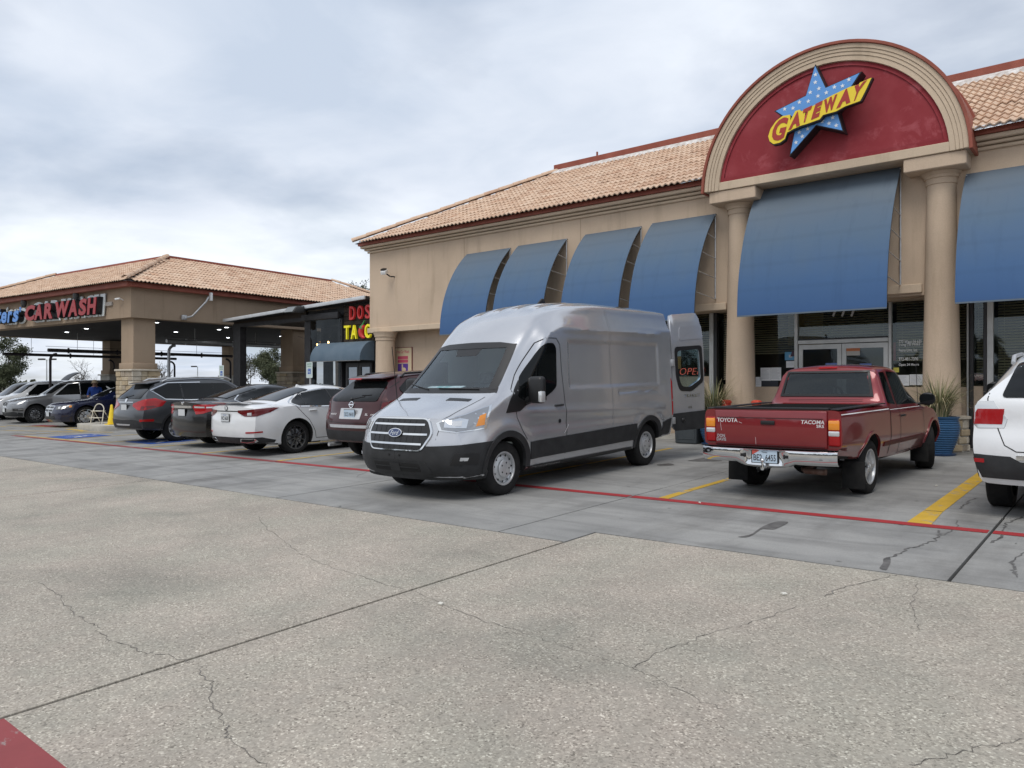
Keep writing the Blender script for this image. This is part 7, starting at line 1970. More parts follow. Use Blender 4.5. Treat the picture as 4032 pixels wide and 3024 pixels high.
# ---- grey SUV at the left end of the row
sp = suv_spec(L=4.69, H=1.70, W=.92, fa=.95, ra=3.65, tr=.362, hood=1.02, nose=.88, rake=.40, belt=1.05, roofw=.59, cowl=1.22, tail=.11)
c = Car('suv', 'dark grey suv with silver roof rails behind the yellow cone', 'suv', (-20.38, 13.48), (0, 1), sp, GREYPAINT); c.finish()
c.end(round_poly([(-.66, 1.16), (-.55, 1.52), (.55, 1.52), (.66, 1.16)], .06), 'rear_window', TINT, off=.014, res=.035)
c.side(round_poly([(1.55, 1.09), (2.15, 1.51), (3.75, 1.53), (4.20, 1.36), (3.95, 1.14), (3.3, 1.10)], .05), 'side_window', TINT, off=.014, res=.035)
for x_ in (2.55, 3.45): c.sideseam([(x_, 1.52), (x_ + .05, 1.10)], w=.05, mat=BLACK, name='door_pillar', off=.014)
c.sideseam([(1.5, 1.07), (3.3, 1.085), (3.98, 1.125), (4.26, 1.365), (3.78, 1.55), (2.9, 1.55)], w=.02, mat=CHROME, name='chrome_trim', off=.013)
T_ = c.corner([(4.66, .47, 1.03), (4.66, .44, .97), (4.58, .66, .86), (4.45, .82, .86), (4.10, .93, .95), (3.98, .92, 1.07), (4.30, .90, 1.16), (4.48, .76, 1.13)], 'tail_light', LAMP_RED, -50, off=.012, res=.03)
for s, h in zip((1, -1), T_): c.corner([(4.52, .70, .875), (4.46, .80, .875), (4.2, .9, .94), (4.3, .9, .97), (4.5, .72, .96)], 'smoked_lens', LAMP_DRED, -50, both=s, off=.016, parent=h)
c.corner([(4.69, 0, .34), (4.69, .45, .34), (4.5, .86, .36), (4.2, .92, .36), (4.12, .92, .50), (4.4, .9, .56), (4.69, .5, .62), (4.69, 0, .60)], 'lower_bumper', PLASTIC, -48, off=.010)
for ax in (sp['fa'], sp['ra']): c.side(arch_ring(ax, .362, .405, .46, -3, 183, 22, .37), 'wheel_arch_trim', PLASTIC, off=.014, res=.1)
c.side([(1.40, .26), (1.40, .40), (3.2, .42), (3.2, .28)], 'sill_cladding', PLASTIC, off=.012)
c.end(round_poly([(-.36, .46), (-.40, .50), (.40, .50), (.36, .46)], .01), 'skid_plate', SILVER, off=.018)
c.corner([(4.5, .66, .565), (4.5, .66, .625), (4.28, .88, .625), (4.28, .88, .565)], 'reflector', LAMP_RED, -45, off=.014)
c.end(round_poly([(-.40, 1.055), (-.40, 1.075), (.40, 1.075), (.40, 1.055)], .008), 'chrome_strip', CHROME, off=.012)
c.plate(0, .93, '', w=.305)
c.end([(.06 * math.cos(R(a)), 1.12 + .06 * math.sin(R(a))) for a in range(0, 360, 20)], 'ring_badge', CHROME, off=.014)
c.side(round_poly([(3.62, .86), (3.62, 1.02), (3.84, 1.03), (3.84, .87)], .03), 'fuel_flap', GREYPAINT, off=.003); c.sideseam(loop(round_poly([(3.60, .85), (3.60, 1.03), (3.86, 1.04), (3.86, .86)], .03)), w=.006)
mb = MB(); mb.hexa([(3.95, -.54, 1.575), (3.95, .54, 1.575), (4.28, -.52, 1.53), (4.28, .52, 1.53), (3.93, -.54, 1.61), (3.93, .54, 1.61), (4.29, -.5, 1.55), (4.29, .5, 1.55)]); c.part(bevel_mesh(mb.mesh('roof_spoiler', GREYPAINT), .02), 'roof_spoiler', None)
for s in (1, -1):
    z0 = c.hit((3.3, s * .56, 3), (0, 0, -1)).z; mb = MB(); mb.tube([(3.9, s * .56, z0 - .04), (3.75, s * .56, z0 + .03), (3.0, s * .57, z0 + .06), (2.1, s * .57, z0 + .04), (1.95, s * .57, z0 - .03)], .022, 8); c.part(mb, 'roof_rail', SILVER, None, 40)
c.sideseam([(2.6, 1.06), (2.6, .45)]); c.sideseam([(3.5, 1.07), (3.42, .8), (3.28, .5)]); c.sideseam([(4.35, 1.5), (4.4, 1.2)], w=.006)
c.wiper(-.05, 1.19, .28); c.handle(2.42, .97, GREYPAINT); c.handle(3.3, .98, GREYPAINT); c.mirror(1.6, .88, 1.14, GREYPAINT); c.wheels('ten', SILVER, rim_r=.235)

# ---- under the car wash roof: cars facing the drive
sp = suv_spec(L=4.9, H=1.74, W=.96, fa=.88, ra=3.8, tr=.375, hood=1.08, nose=.92, rake=.34, belt=1.08, roofw=.62, cowl=1.4, fb=.30)
c = Car('suv', 'grey suv with twin kidney grille waiting under the car wash roof', 'suv', (-35.72, 10.72), (-.06, -1), sp, GREYSILV); c.finish()
c.end(round_poly([(-.70, 1.20), (.70, 1.20), (.58, 1.58), (-.58, 1.58)], .05), 'windshield', TINT, True, off=.008, res=.05)
c.side(round_poly([(1.72, 1.12), (2.3, 1.57), (4.0, 1.60), (4.35, 1.35), (4.2, 1.17)], .05), 'side_window', TINT, off=.014, res=.035)
c.sideseam([(1.68, 1.10), (4.2, 1.145), (4.4, 1.35), (4.02, 1.62), (2.28, 1.59), (1.68, 1.10)], w=.02, mat=CHROME, name='chrome_trim', off=.013)
for s in (1, -1):
    k_ = c.end(round_poly([(s * .03, .72), (s * .03, .93), (s * .26, .94), (s * .30, .84), (s * .24, .72)], .04), 'kidney_grille', CHROME, True, off=.012)
    c.end(round_poly([(s * .05, .74), (s * .05, .91), (s * .24, .92), (s * .275, .84), (s * .225, .74)], .03), 'grille_mesh', PLASTIC, True, off=.016, parent=k_)
H = c.corner([(.16, .40, .80), (.16, .42, .90), (.35, .78, .96), (.62, .93, .98), (.66, .94, .90), (.36, .80, .80)], 'headlight', LAMP_HEAD, 45, off=.010)
c.corner([(.05, 0, .30), (.12, .5, .30), (.4, .9, .30), (.42, .92, .44), (.2, .7, .50), (.06, 0, .46)], 'lower_bumper', PLASTIC, 50, off=.008)
c.corner([(.2, .64, .52), (.2, .64, .62), (.46, .92, .62), (.46, .92, .52)], 'air_duct', BLACK, 50, off=.012); c.corner([(.2, .64, .565), (.2, .64, .585), (.46, .92, .585), (.46, .92, .565)], 'duct_trim', CHROME, 50, off=.016)
c.plate(0, .56, '', front=True); c.mirror(1.75, .92, 1.17, GREYSILV)
# front left door standing open
dT2 = Matrix.Translation((1.50, -.955, 0)) @ Matrix.Rotation(R(-38), 4, 'Z')
mb = MB(); mb.prism(round_poly([(0, .38), (.0, 1.08), (.02, 1.12), (1.08, 1.14), (1.10, .42)], .04), 'y', -.05, .02); mb.xform(dT2); dd = c.part(bevel_mesh(mb.mesh('open_door', GREYSILV), .02), 'open_door', None)
mb = MB(); mb.prism(round_poly([(.12, 1.13), (.62, 1.56), (1.02, 1.60), (1.08, 1.14)], .03), 'y', -.02, -.01); mb.xform(dT2); link('door_window', mb.mesh('door_window', TINT), dd, world=False)
mb = MB(); mb.tube([dT2 @ Vector(p) for p in [(.06, -.015, 1.12), (.60, -.015, 1.58), (1.03, -.015, 1.62), (1.09, -.015, 1.13)]], .016, 6); link('window_frame', mb.mesh('window_frame', CHROME, 40), dd, world=False)
c.wheels('twin', GUNMETAL, rim_r=.25)

sp = sedan_spec(L=5.05, H=1.48, W=.945, fa=.98, ra=4.03, tr=.37, nose=.80, hood=1.0, deck=1.12, deckx=4.3, roofx=3.2, belt=1.0, cowl=1.55, fb=.2)
c = Car('sedan', 'dark blue sedan with crosshair chrome grille beside the step stool', 'sedan', (-30.62, 10.58), (-.06, -1), sp, BLUEPAINT); c.finish()
c.patch([(1.60, -.62, 1.08), (1.60, .62, 1.08), (2.36, .50, 1.40), (2.36, -.50, 1.40)], (.55, 0, -.85), 'windshield', TINT, off=.006, res=.05)
c.side(round_poly([(1.95, 1.03), (2.5, 1.36), (3.1, 1.39), (3.75, 1.30), (4.0, 1.12), (3.9, 1.06)], .04), 'side_window', TINT, off=.010, res=.04)
g_ = c.end(round_poly([(-.40, .56), (-.44, .80), (.44, .80), (.40, .56)], .04), 'grille', CHROME, True, off=.012)
for s in (1, -1):
    for z0, z1 in ((.585, .665), (.70, .775)): c.end(round_poly([(s * .03, z0), (s * .03, z1), (s * .38, z1), (s * .37, z0)], .015), 'grille_mesh', BLACK, True, off=.016, parent=g_)
H = c.corner([(.14, .50, .66), (.14, .52, .78), (.4, .86, .82), (.55, .93, .82), (.52, .93, .72), (.3, .78, .66)], 'headlight', LAMP_DARK, 45, off=.010)
for s, h in zip((1, -1), H):
    c.corner([(.20, .60, .69), (.20, .60, .76), (.27, .68, .77), (.27, .68, .69)], 'projector', LAMP_CLR, 45, both=s, off=.014, parent=h); c.corner([(.30, .74, .70), (.30, .74, .78), (.37, .80, .78), (.37, .80, .70)], 'projector', LAMP_CLR, 45, both=s, off=.014, parent=h)
    c.corner([(.44, .88, .73), (.44, .88, .80), (.51, .92, .80), (.50, .92, .73)], 'turn_signal', LAMP_AMB, 45, both=s, off=.014, parent=h)
c.end(round_poly([(-.6, .30), (-.55, .44), (.55, .44), (.6, .30)], .03), 'lower_intake', BLACK, True, off=.008)
c.plate(-.0, .49, '', front=True); c.mirror(1.95, .90, 1.06, BLUEPAINT); c.wheels('twenty', CHROME, rim_r=.275)

sp = suv_spec(L=4.9, H=1.76, W=.96, fa=.95, ra=3.85, tr=.36, hood=1.08, nose=.92, rake=.25, belt=1.06, roofw=.64, cowl=1.15)
c = Car('minivan', 'white minivan with its sliding door open at the left edge', 'minivan', (-40.4, 11.3), (-.06, -1), sp, WHITEPAINT)
dk = MB(); dk.prism([(2.75, .45), (2.75, 1.60), (3.75, 1.60), (3.75, .45)], 'y', -1.2, -.4); c.finish([dk])
c.side(round_poly([(1.45, 1.10), (2.0, 1.58), (2.65, 1.60), (2.65, 1.12)], .04), 'side_window', TINT, off=.014, res=.035); c.end(round_poly([(-.72, 1.2), (.72, 1.2), (.6, 1.6), (-.6, 1.6)], .05), 'windshield', TINT, True, off=.008, res=.06)
c.corner([(.16, .46, .80), (.16, .46, .94), (.5, .9, 1.0), (.52, .92, .86)], 'headlight', LAMP_HEAD, 45, off=.010); c.mirror(1.5, .92, 1.15, WHITEPAINT); c.wheels('ten', SILVER)

sp = suv_spec(L=4.7, H=1.72, W=.94, fa=.93, ra=3.65, tr=.36)
c = Car('suv', 'black suv with raised tailgate far back under the car wash roof', 'suv', (-46.5, 12.5), (-.06, -1), sp, BLACKPAINT); c.finish()
c.side(round_poly([(1.55, 1.09), (2.15, 1.51), (3.75, 1.53), (4.1, 1.3), (3.9, 1.14)], .05), 'side_window', TINT, off=.010, res=.06)
rows = []
for k in range(9):
    t = k / 8; x_ = 4.15 + .95 * t; z_ = 1.66 + .62 * math.sin(t * 1.9) * .9
    rows.append([(x_, y_, z_ + .02 - .05 * (y_ / .6) ** 2) for y_ in (-.62, -.3, 0, .3, .62)])
mb = MB(); mb.grid(rows); mb.grid([[(x, y, z - .05) for x, y, z in r] for r in rows]); tgte = c.part(mb, 'tailgate', BLACK, None, 50)
mb = MB(); mb.grid([[(x, y * .8, z + .006) for x, y, z in r] for r in rows[4:8]]); link('tailgate_window', mb.mesh('tailgate_window', TINT, 50), tgte, world=False)
c.wheels('ten', SILVER)

# ================================================================ SMALL THINGS
# glazed planters with dry grass
POTBLUE = noisy('blue_glaze', (.035, .095, .19), (.05, .12, .235), 4, .3, 0, 0)
BLADE = [noisy('grass_blade_%d' % i, a, b, 3, .8, 0, 0) for i, (a, b) in enumerate([((.16, .17, .07), (.24, .23, .11)), ((.36, .30, .17), (.48, .41, .26)), ((.10, .13, .06), (.16, .18, .09))])]
def planter(label, x, y, seed, reach):
    rnd = random.Random(seed); z0 = gnd(x, y)
    t = thing('planter', label, 'planter', (x, y, z0), 'blue ribbed planters')
    pr = [(0, .02), (.20, .02), (.205, .04)]
    for k in range(15):
        z = .055 + k * .039; r = .205 + .115 * math.sin(min(1, k / 12) * math.pi / 2) - (.03 * max(0, (k - 11) / 3))
        pr += [(r, z), (r + .012, z + .012), (r + .012, z + .024), (r, z + .035)]
    pr += [(.315, .655), (.32, .68), (.285, .68), (.27, .64), (0, .63)]
    mb = MB(); mb.lathe(pr, (x, y, z0), 36); mb.build('pot', POTBLUE, t, smooth=30)
    mb = MB(); mb.lathe([(0, 0), (.25, 0), (.27, .035), (.0, .035)], (x, y, z0), 28); mb.build('saucer', pmat('saucer_blue', (.02, .06, .15), .4), t, smooth=30)
    for mi in range(3):
        mb = MB()
        for k in range(reach // 3):
            a = rnd.uniform(0, 2 * math.pi); L = rnd.uniform(.5, 1.0) * (1.0 if mi != 1 else 1.15); bend = rnd.uniform(.25, 1.35) if mi == 1 else rnd.uniform(.1, .9)
            r0 = rnd.uniform(0, .16); w = rnd.uniform(.005, .010)
            px, py, pz = x + r0 * math.cos(a), y + r0 * math.sin(a), z0 + .63
            ca, sa = math.cos(a), math.sin(a); rows = []
            for j in range(7):
                u = j / 6; th = .12 + bend * 1.5 * u * u
                hor = L * (.16 * u + bend * .95 * u * u); ver = L * (u - bend * .65 * u ** 2.6)
                ww = w * (1 - u * .85)
                cx0, cy0, cz0 = px + ca * hor, py + sa * hor, pz + ver
                rows.append([(cx0 - sa * ww, cy0 + ca * ww, cz0), (cx0 + sa * ww, cy0 - ca * ww, cz0)])
            mb.grid(rows)
        g = mb.build('grass', BLADE[mi], t); g['kind'] = 'stuff'
    return t
planter('blue ribbed planter of dry grass by the right entrance column', -2.72, 15.12, 3, 420)
planter('blue ribbed planter of dry grass between the van door and the pickup', -6.95, 15.15, 5, 330)
# litter bin
bx0, by0 = -7.82, 15.02
t = thing('litter_bin', 'dark grey square litter bin behind the open van door', 'litter bin', (-7.55, 15.3, gnd(-7.5, 15.3)))
BIN = noisy('bin_plastic', (.055, .065, .072), (.075, .085, .092), 4, .55, 60, .05, .003)
g0 = gnd(-7.5, 15.3)
mb = MB(); mb.hexa([(-7.80, 15.02, g0), (-7.30, 15.02, g0), (-7.80, 15.52, g0), (-7.30, 15.52, g0), (-7.83, 14.99, g0 + .78), (-7.27, 14.99, g0 + .78), (-7.83, 15.55, g0 + .78), (-7.27, 15.55, g0 + .78)]); link('bin_body', bevel_mesh(mb.mesh('bin_body', BIN), .03, 3), t)
mb = MB(); mb.hexa([(-7.86, 14.96, g0 + .78), (-7.24, 14.96, g0 + .78), (-7.86, 15.58, g0 + .78), (-7.24, 15.58, g0 + .78), (-7.74, 15.08, g0 + 1.02), (-7.36, 15.08, g0 + 1.02), (-7.74, 15.46, g0 + 1.02), (-7.36, 15.46, g0 + 1.02)]); link('lid', bevel_mesh(mb.mesh('lid', BIN), .02, 2), t)
for q in ((-7.765, -7.335, 15.005, 15.018, g0 + .1, g0 + .115), (-7.765, -7.75, 15.0, 15.015, g0 + .116, g0 + .70), (-7.35, -7.335, 15.0, 15.015, g0 + .116, g0 + .70)):
    mb = MB(); mb.box(*q); mb.build('panel_rim', BIN, t)
# red bollards
BOLRED = noisy('bollard_red', (.50, .055, .03), (.60, .08, .05), 6, .45, 0, 0)
for x, lab in ((-6.70, 'red capped bollard in front of the left column, left one'), (-6.05, 'red capped bollard in front of the left column, right one')):
    g0 = gnd(x, 15.2)
    t = thing('bollard', lab, 'bollard', (x, 15.2, g0), 'red bollards at the entrance')
    mb = MB(); mb.lathe([(.085, g0), (.085, 1.07)], (x, 15.2, 0), 12); mb.build('post', BOLRED, t, smooth=40)
    mb = MB(); mb.lathe([(.11, 1.05), (.12, 1.06), (.12, 1.09), (.095, 1.11), (.095, 1.15), (.115, 1.16), (.115, 1.20), (.075, 1.225), (0, 1.23)], (x, 15.2, 0), 8); mb.build('cap', BOLRED, t)
# cone and step stool on the island
g0 = gnd(-27, 11.2) + .165
t = thing('warning_cone', 'tall yellow caution cone standing on the kerb island', 'cone', (-26.85, 11.2, g0))
CONEY = noisy('cone_yellow', (.72, .50, .02), (.80, .58, .04), 5, .5, 0, 0)
mb = MB(); mb.lathe([(.0, .68), (.02, .68), (.035, .66), (.13, .03), (.13, .0)], (-26.85, 11.2, g0), 20); mb.build('cone_body', CONEY, t, smooth=40)
mb = MB(); mb.prism(round_poly([(-27.03, 11.02), (-26.67, 11.02), (-26.67, 11.38), (-27.03, 11.38)], .06), 'z', g0, g0 + .03); mb.build('base', CONEY, t)
mb = MB(); mb.obox((-26.95, 11.09, g0 + .32), (.045, .005, .09), R(38)); mb.build('warning_symbol', INK, t); mb = MB(); mb.obox((-26.98, 11.07, g0 + .2), (.07, .005, .025), R(38)); mb.build('warning_symbol', INK, t)
STOOLW = noisy('cream_tube', (.62, .58, .48), (.70, .66, .56), 6, .4, 0, 0)
sx, sy = -27.75, 11.15; g0 = gnd(sx, sy) + .165
t = thing('step_stool', 'cream tubular folding step stool between the blue sedan and the cone', 'step stool', (sx, sy, g0))
ax_ = Vector((math.cos(R(25)), math.sin(R(25)), 0)); bx_v = Vector((-ax_.y, ax_.x, 0)); O_ = Vector((sx, sy, g0))
def sp_(a, b, z): return O_ + ax_ * a + bx_v * b + up * z
hoop = [sp_(-.24, -.12, 0), sp_(-.22, -.02, .45)] + [sp_(-.20 * math.cos(R(q)), .02, .5 + .20 * math.sin(R(q))) for q in range(10, 180, 20)] + [sp_(.22, -.02, .45), sp_(.24, -.12, 0)]
MB().tube(hoop, .016, 8).build('hoop', STOOLW, t, smooth=50)
for s in (-1, 1): MB().tube([sp_(s * .21, .0, .46), sp_(s * .24, .36, 0)], .014, 8).build('rear_leg', STOOLW, t, smooth=50)
for z, b in ((.44, -.02), (.21, -.10)):
    mb = MB(); mb.hexa([sp_(a, b + bb, z + zz) for zz in (0, .025) for bb in (-.12, .10) for a in (-.21, .21)]); link('step', bevel_mesh(mb.mesh('step', STOOLW), .008), t)
# disabled parking signs
SGREEN = pmat('sign_green', (.05, .25, .14), .5); SIGNW = pmat('sign_white_sheet', (.55, .62, .60), .5); SIGNB = pmat('sign_blue_sheet', (.03, .10, .42), .5)
for x, y, lab in ((-19.2, 13.73, 'reserved parking sign in front of the restaurant door'), (-25.03, 14.2, 'reserved parking sign beside the patio post')):
    g0 = gnd(x, y); t = thing('parking_sign', lab, 'parking sign', (x, y, g0), 'reserved parking signs')
    # facing the lot
    MB().tube([(x, y, g0), (x, y, 2.22)], .028, 8).build('post', STEEL, t, smooth=40)
    mb = MB(); mb.prism(round_poly([(x - .155, 1.74), (x + .155, 1.74), (x + .155, 2.22), (x - .155, 2.22)], .03), 'y', y - .036, y - .032); sh = mb.build('sign_sheet', SIGNW, t)
    mb = MB(); mb.box(x - .07, x + .07, y - .039, y - .0365, 1.86, 2.02); mb.build('blue_square', SIGNB, sh)
    q = MB(); q.lathe([(.028, y - .041), (.043, y - .041)], (x - .004, 0, 1.905), 16, 'y', R(-60), R(200)); q.disc((x - .012, y - .041, 2.0), .014, 10, 'y'); q.box(x - .018, x - .004, y - .042, y - .041, 1.915, 1.985); q.box(x - .004, x + .03, y - .042, y - .041, 1.915, 1.928); q.box(x + .022, x + .036, y - .042, y - .041, 1.88, 1.915); q.build('wheelchair_symbol', SIGNW, sh)
    for s_, zz, w_, h_ in (('RESERVED', 2.14, .22, .04), ('PARKING', 2.07, .20, .04)):
        me = text_fit(s_, w_, h_, size=1, bold=.01); me.transform(plane_matrix((x - w_ / 2, y - .038, zz), (1, 0, 0), (0, 0, 1))); me.materials.append(SGREEN); link('lettering', me, sh)

# ---- man in a blue shirt beside the cars
def person(label, x, y, face, h=1.70):
    g0 = gnd(x, y); t = thing('person', label, 'person', (x, y, g0))
    F = Vector((face[0], face[1], 0)).normalized(); Sd = Vector((-F.y, F.x, 0))
    def q(f, s, z): return Vector((x, y, g0)) + F * f + Sd * s + up * (z * h / 1.75)
    V = [(q(0, 0, .95), .15), (q(.02, 0, 1.18), .145), (q(.06, 0, 1.40), .15), (q(.10, 0, 1.50), .07), (q(.15, 0, 1.60), .088), (q(.165, 0, 1.665), .080)]
    E_ = [(0, 1), (1, 2), (2, 3), (3, 4), (4, 5)]
    for s in (1, -1):
        b = len(V)
        V += [(q(.0, s * .10, .88), .105), (q(.02, s * .11, .50), .07), (q(-.01, s * .12, .10), .05), (q(.10, s * .13, .04), .042)]
        E_ += [(0, b), (b, b + 1), (b + 1, b + 2), (b + 2, b + 3)]
        b = len(V)
        V += [(q(.05, s * .19, 1.40), .075), (q(.08, s * .26, 1.14), .052), (q(.28, s * .20, 1.00), .040), (q(.36, s * .17, .98), .032)]
        E_ += [(2, b), (b, b + 1), (b + 1, b + 2), (b + 2, b + 3)]
        for k in range(5):                                   # fingers closing on the door edge
            c = len(V); o = (k - 2) * .016
            V += [(q(.41 - .01 * abs(k - 1), s * .165 + o, .975 + (.01 if k else -.01)), .010), (q(.445 - .012 * abs(k - 2), s * .165 + o * 1.1, .955), .008)]
            E_ += [(b + 3, c), (c, c + 1)]
    me = bpy.data.meshes.new('body'); me.from_pydata([v[0] for v in V], E_, [])
    o = bpy.data.objects.new('tmp', me); C.objects.link(o)
    o.modifiers.new('s', 'SKIN'); o.modifiers.new('u', 'SUBSURF').levels = 2
    for sv, v in zip(me.skin_vertices[0].data, V): sv.radius = (v[1], v[1])
    me.skin_vertices[0].data[0].use_root = True
    m2 = bpy.data.meshes.new_from_object(o.evaluated_get(bpy.context.evaluated_depsgraph_get())); bpy.data.objects.remove(o)
    SKIN = pmat('skin', (.20, .11, .075), .6); SHIRT = noisy('blue_shirt', (.008, .03, .16), (.012, .045, .21), 8, .85, 60, .2, .004); TROU = pmat('dark_trousers', (.03, .03, .035), .85); SHOE = pmat('shoe', (.02, .02, .02), .6)
    for m_ in (SKIN, SHIRT, TROU, SHOE): m2.materials.append(m_)
    for p in m2.polygons:
        z = (p.center.z - g0) * 1.75 / h; f = (p.center - Vector((x, y, g0))).dot(F); s_ = abs((p.center - Vector((x, y, g0))).dot(Sd))
        p.material_index = 0 if (z > 1.475 or (f > .16 and z < 1.2 and z > .9)) else 1 if z > .93 else 2 if z > .085 else 3
        p.use_smooth = True
    link('body', m2, t)
    hc = q(.155, 0, 1.645)
    CAP = noisy('tan_cap', (.20, .16, .11), (.26, .21, .15), 8, .9, 0, 0)
    mb = MB(); mb.lathe([(.112, 0), (.112, .03), (.10, .075), (.06, .105), (0, .115)], (hc.x, hc.y, hc.z + .015), 18); cap = mb.build('cap', CAP, t, smooth=50)
    br = []
    for k in range(9):
        a = R(-70 + 140 * k / 8); d = F * math.cos(a) + Sd * math.sin(a)
        br.append([hc + d * .10 + up * .02, hc + d * (.10 + .075 * math.cos(a * .9)) + up * -.005])
    mb = MB(); mb.grid(br); link('cap_brim', mb.mesh('cap_brim', CAP, 50), cap)
    mb = MB()
    for s in (1, -1):
        mb.ellipsoid(tuple(q(.155, s * .105, 1.63)), (.02, .02, .032), 8, 6)
    mb.tube([q(.262, 0, 1.645), q(.285, 0, 1.615), q(.262, 0, 1.605)], .014, 6); mb.build('face_features', SKIN, t, smooth=60)
    mb = MB()
    for s in (1, -1): mb.ellipsoid(tuple(q(.247, s * .034, 1.645)), (.010, .012, .008), 8, 6)
    mb.build('eyes', INK, t, smooth=60)
    mb = MB(); mb.tube([q(.25, -.028, 1.572), q(.262, 0, 1.570), q(.25, .028, 1.572)], .006, 5); mb.build('mouth', pmat('lips', (.18, .07, .06), .6), t)
    mb = MB(); mb.lathe([(.098, -.04), (.106, .0), (.106, .03)], (hc.x, hc.y, hc.z), 16, 'z', math.atan2(F.y, F.x) + R(75), math.atan2(F.y, F.x) + R(285)); mb.build('hair', pmat('dark_hair', (.02, .016, .013), .8), t, smooth=60)
    return t
person('man in a blue shirt and tan cap looking down beside the dark blue sedan', -33.05, 13.15, (.85, -.5))

# ---- distant light poles
def light_pole(label, px, d, ztop, heads):
    r = ray(px, CY); x, y = r[0] * d, r[1] * d
    t = thing('light_pole', label, 'light pole', (x, y, 0))
    MB().tube([(x, y, -.5), (x, y, ztop)], .14, 8, True, [.16, .10]).build('pole', STEEL, t)
    sd_ = Vector((_sn, _cs, 0))
    for k in heads:
        c = Vector((x, y, ztop)) + sd_ * k
        MB().tube([Vector((x, y, ztop - .1)), c], .06, 6).build('arm', STEEL, t)
        mb = MB(); mb.obox(c + up * .05, (1.5, .6, .32), YAW * 0 + .3); link('lamp_head', bevel_mesh(mb.mesh('lamp_head', PIPE_D), .06), t)
light_pole('distant double headed light pole seen under the car wash roof at left', 184, 150, 6.4, (-1.0, 1.2))
light_pole('distant single light pole seen right of the stone column', 778, 190, 5.9, (-.9,))

# ================================================================ TREES
BARK = noisy('bark', (.075, .062, .052), (.12, .10, .085), 6, .95, 20, .5, .03)
TWIG = noisy('bare_twigs', (.055, .047, .042), (.10, .088, .078), 3, .95, 0, 0)
LEAF = [noisy('leaf_%d' % i, a, b, 1.2, .7, 0, 0) for i, (a, b) in enumerate([((.05, .062, .032), (.10, .11, .06)), ((.06, .065, .045), (.11, .11, .08))])]
def tree(label, px, d, ztop, rad, seed, leafy=0, leafmat=0, depth=5, lean=0, name='tree'):
    rnd = random.Random(seed); r = ray(px, CY); x, y = r[0] * d, r[1] * d; z0 = gnd(x, y) - .1
    t = thing(name, label, 'tree', (x, y, z0), None)
    H = ztop - z0; tr_ = MB(); cr_ = MB(); tips = []
    def grow(p, dr, L, rad_, lv, into):
        n = 3; pts = [p]; rr = [rad_]
        for k in range(n):
            dr = (dr + Vector((rnd.gauss(0, .16), rnd.gauss(0, .16), rnd.gauss(0, .10) + (.05 if lv > 1 else 0)))).normalized()
            p = p + dr * (L / n); pts.append(p); rr.append(rad_ * (1 - .35 * (k + 1) / n))
        into.tube(pts, rad_, 6 if lv < 2 else (4 if lv < 4 else 3), False, rr)
        if lv >= 2: tips.append((p, lv))
        if lv < depth:
            for k in range(rnd.choice((2, 3, 3)) if lv else 5):
                ax = Vector((rnd.gauss(0, 1), rnd.gauss(0, 1), rnd.gauss(0, .35))).normalized()
                nd = (dr * (.75 if lv else .55) + ax * rnd.uniform(.5, .95)).normalized()
                q = pts[-1] if k < 2 else pts[rnd.randint(1, 3)]
                grow(q, nd, L * rnd.uniform(.62, .85) * (rad / (H * .5) if lv == 0 else 1), rad_ * .58, lv + 1, cr_ if lv >= 1 else tr_)
    grow(Vector((x, y, z0)), Vector((lean, 0, 1)).normalized(), H * .30, H * (.026 if leafy else .055), 0, tr_)
    # fit to the photographed height and spread
    allv = tr_.v + cr_.v
    zt_ = max(v[2] for v in allv); rx_ = max(math.hypot(v[0] - x, v[1] - y) for v in allv)
    sz = H / (zt_ - z0) if zt_ > z0 else 1; sx_ = rad / rx_
    f = lambda v: (x + (v[0] - x) * sx_, y + (v[1] - y) * sx_, z0 + (v[2] - z0) * sz)
    tr_.v = [f(v) for v in tr_.v]; cr_.v = [f(v) for v in cr_.v]
    tr_.build('trunk', BARK, t, smooth=60)
    if leafy:
        lf = MB(); tp = [Vector(f(p)) for p, lv in tips if lv >= 3]
        for k in range(leafy):
            c = rnd.choice(tp) + Vector((rnd.gauss(0, rad * .085), rnd.gauss(0, rad * .085), rnd.gauss(0, rad * .075)))
            s = rnd.uniform(.5, 1.2) * rad * .036; u = Vector((rnd.gauss(0, 1), rnd.gauss(0, 1), rnd.gauss(0, 1))).normalized(); w = u.cross(Vector((rnd.gauss(0, 1), rnd.gauss(0, 1), rnd.gauss(0, 1)))).normalized()
            lf.add([c - u * s, c + w * s * .55, c + u * s, c - w * s * .55], [(0, 1, 2, 3)])
        cw = cr_.build('branches', TWIG, t)
        o = lf.build('crown', LEAF[leafmat], t); o['kind'] = 'stuff'
    else:
        cr_.build('crown', TWIG, t)
    return t
tree('dense dark green tree at the far left edge', 22, 70, 5.9, 2.55, 11, 24000, 0)
tree('leafless tree with spreading crown left of the stone column', 330, 95, 4.85, 4.1, 24, 0, depth=6)
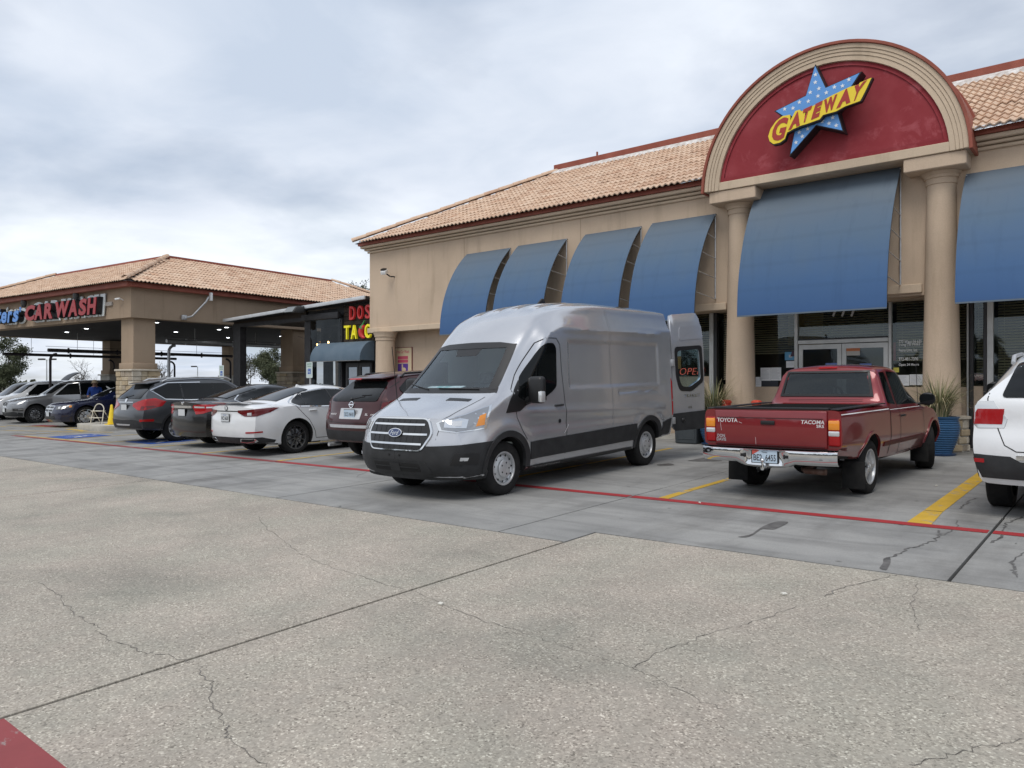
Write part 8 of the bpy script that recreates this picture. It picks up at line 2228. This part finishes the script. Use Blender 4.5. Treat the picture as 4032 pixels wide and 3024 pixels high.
tree('thin leafless tree just right of the stone column', 625, 110, 5.0, 2.6, 31, 0, depth=5)
tree('grey leafless tree seen through the patio', 985, 75, 4.6, 2.6, 42, 1500, 1, depth=6)
tree('green leafy tree seen through the patio', 1085, 68, 4.9, 2.3, 53, 14000, 0)
tree('tall sparse tree rising behind the car wash roof', 1425, 72, 11.6, 2.3, 64, 7000, 0, depth=6)
tree('thin bare tree rising behind the right end of the car wash roof', 1335, 80, 11.0, 1.3, 75, 0, depth=5)
# low hazy scrub along the horizon
rnd = random.Random(5); mb = MB()
for k in range(2600):
    px = rnd.uniform(-700, 1500); d = rnd.uniform(170, 260); r = ray(px, CY)
    hgt = .6 + 1.6 * (.5 + .5 * math.sin(px * .013) * math.sin(px * .0041 + 1))
    c = Vector((r[0] * d, r[1] * d, rnd.random() ** 1.5 * hgt)); s = rnd.uniform(.3, .9)
    u = Vector((rnd.gauss(0, 1), rnd.gauss(0, 1), rnd.gauss(0, 1))).normalized(); w = u.cross(Vector((rnd.gauss(0, 1), rnd.gauss(0, 1), rnd.gauss(0, 1)))).normalized()
    mb.add([c - u * s, c + w * s, c + u * s, c - w * s], [(0, 1, 2, 3)])
# invented tree belt behind the photographer, unseen, added for contrast in reflections
for k in range(7000):
    a = rnd.uniform(R(-25), R(150)); d = rnd.uniform(62, 80)
    hgt = 3.2 + 3.5 * (.5 + .5 * math.sin(a * 17) * math.sin(a * 5.3 + 1)) + 1.2 * math.sin(a * 61)
    c = Vector((math.cos(a) * d, -math.sin(a) * d, rnd.random() ** .8 * hgt - .3)); s = rnd.uniform(.4, 1.0)
    u = Vector((rnd.gauss(0, 1), rnd.gauss(0, 1), rnd.gauss(0, 1))).normalized(); w = u.cross(Vector((rnd.gauss(0, 1), rnd.gauss(0, 1), rnd.gauss(0, 1)))).normalized()
    mb.add([c - u * s, c + w * s, c + u * s, c - w * s], [(0, 1, 2, 3)])
o = mb.build('scrub_and_added_trees', LEAF[1]); tag(o, 'low scrub and bushes along the far horizon, with unseen trees added for reflections', 'scrub', kind='stuff')
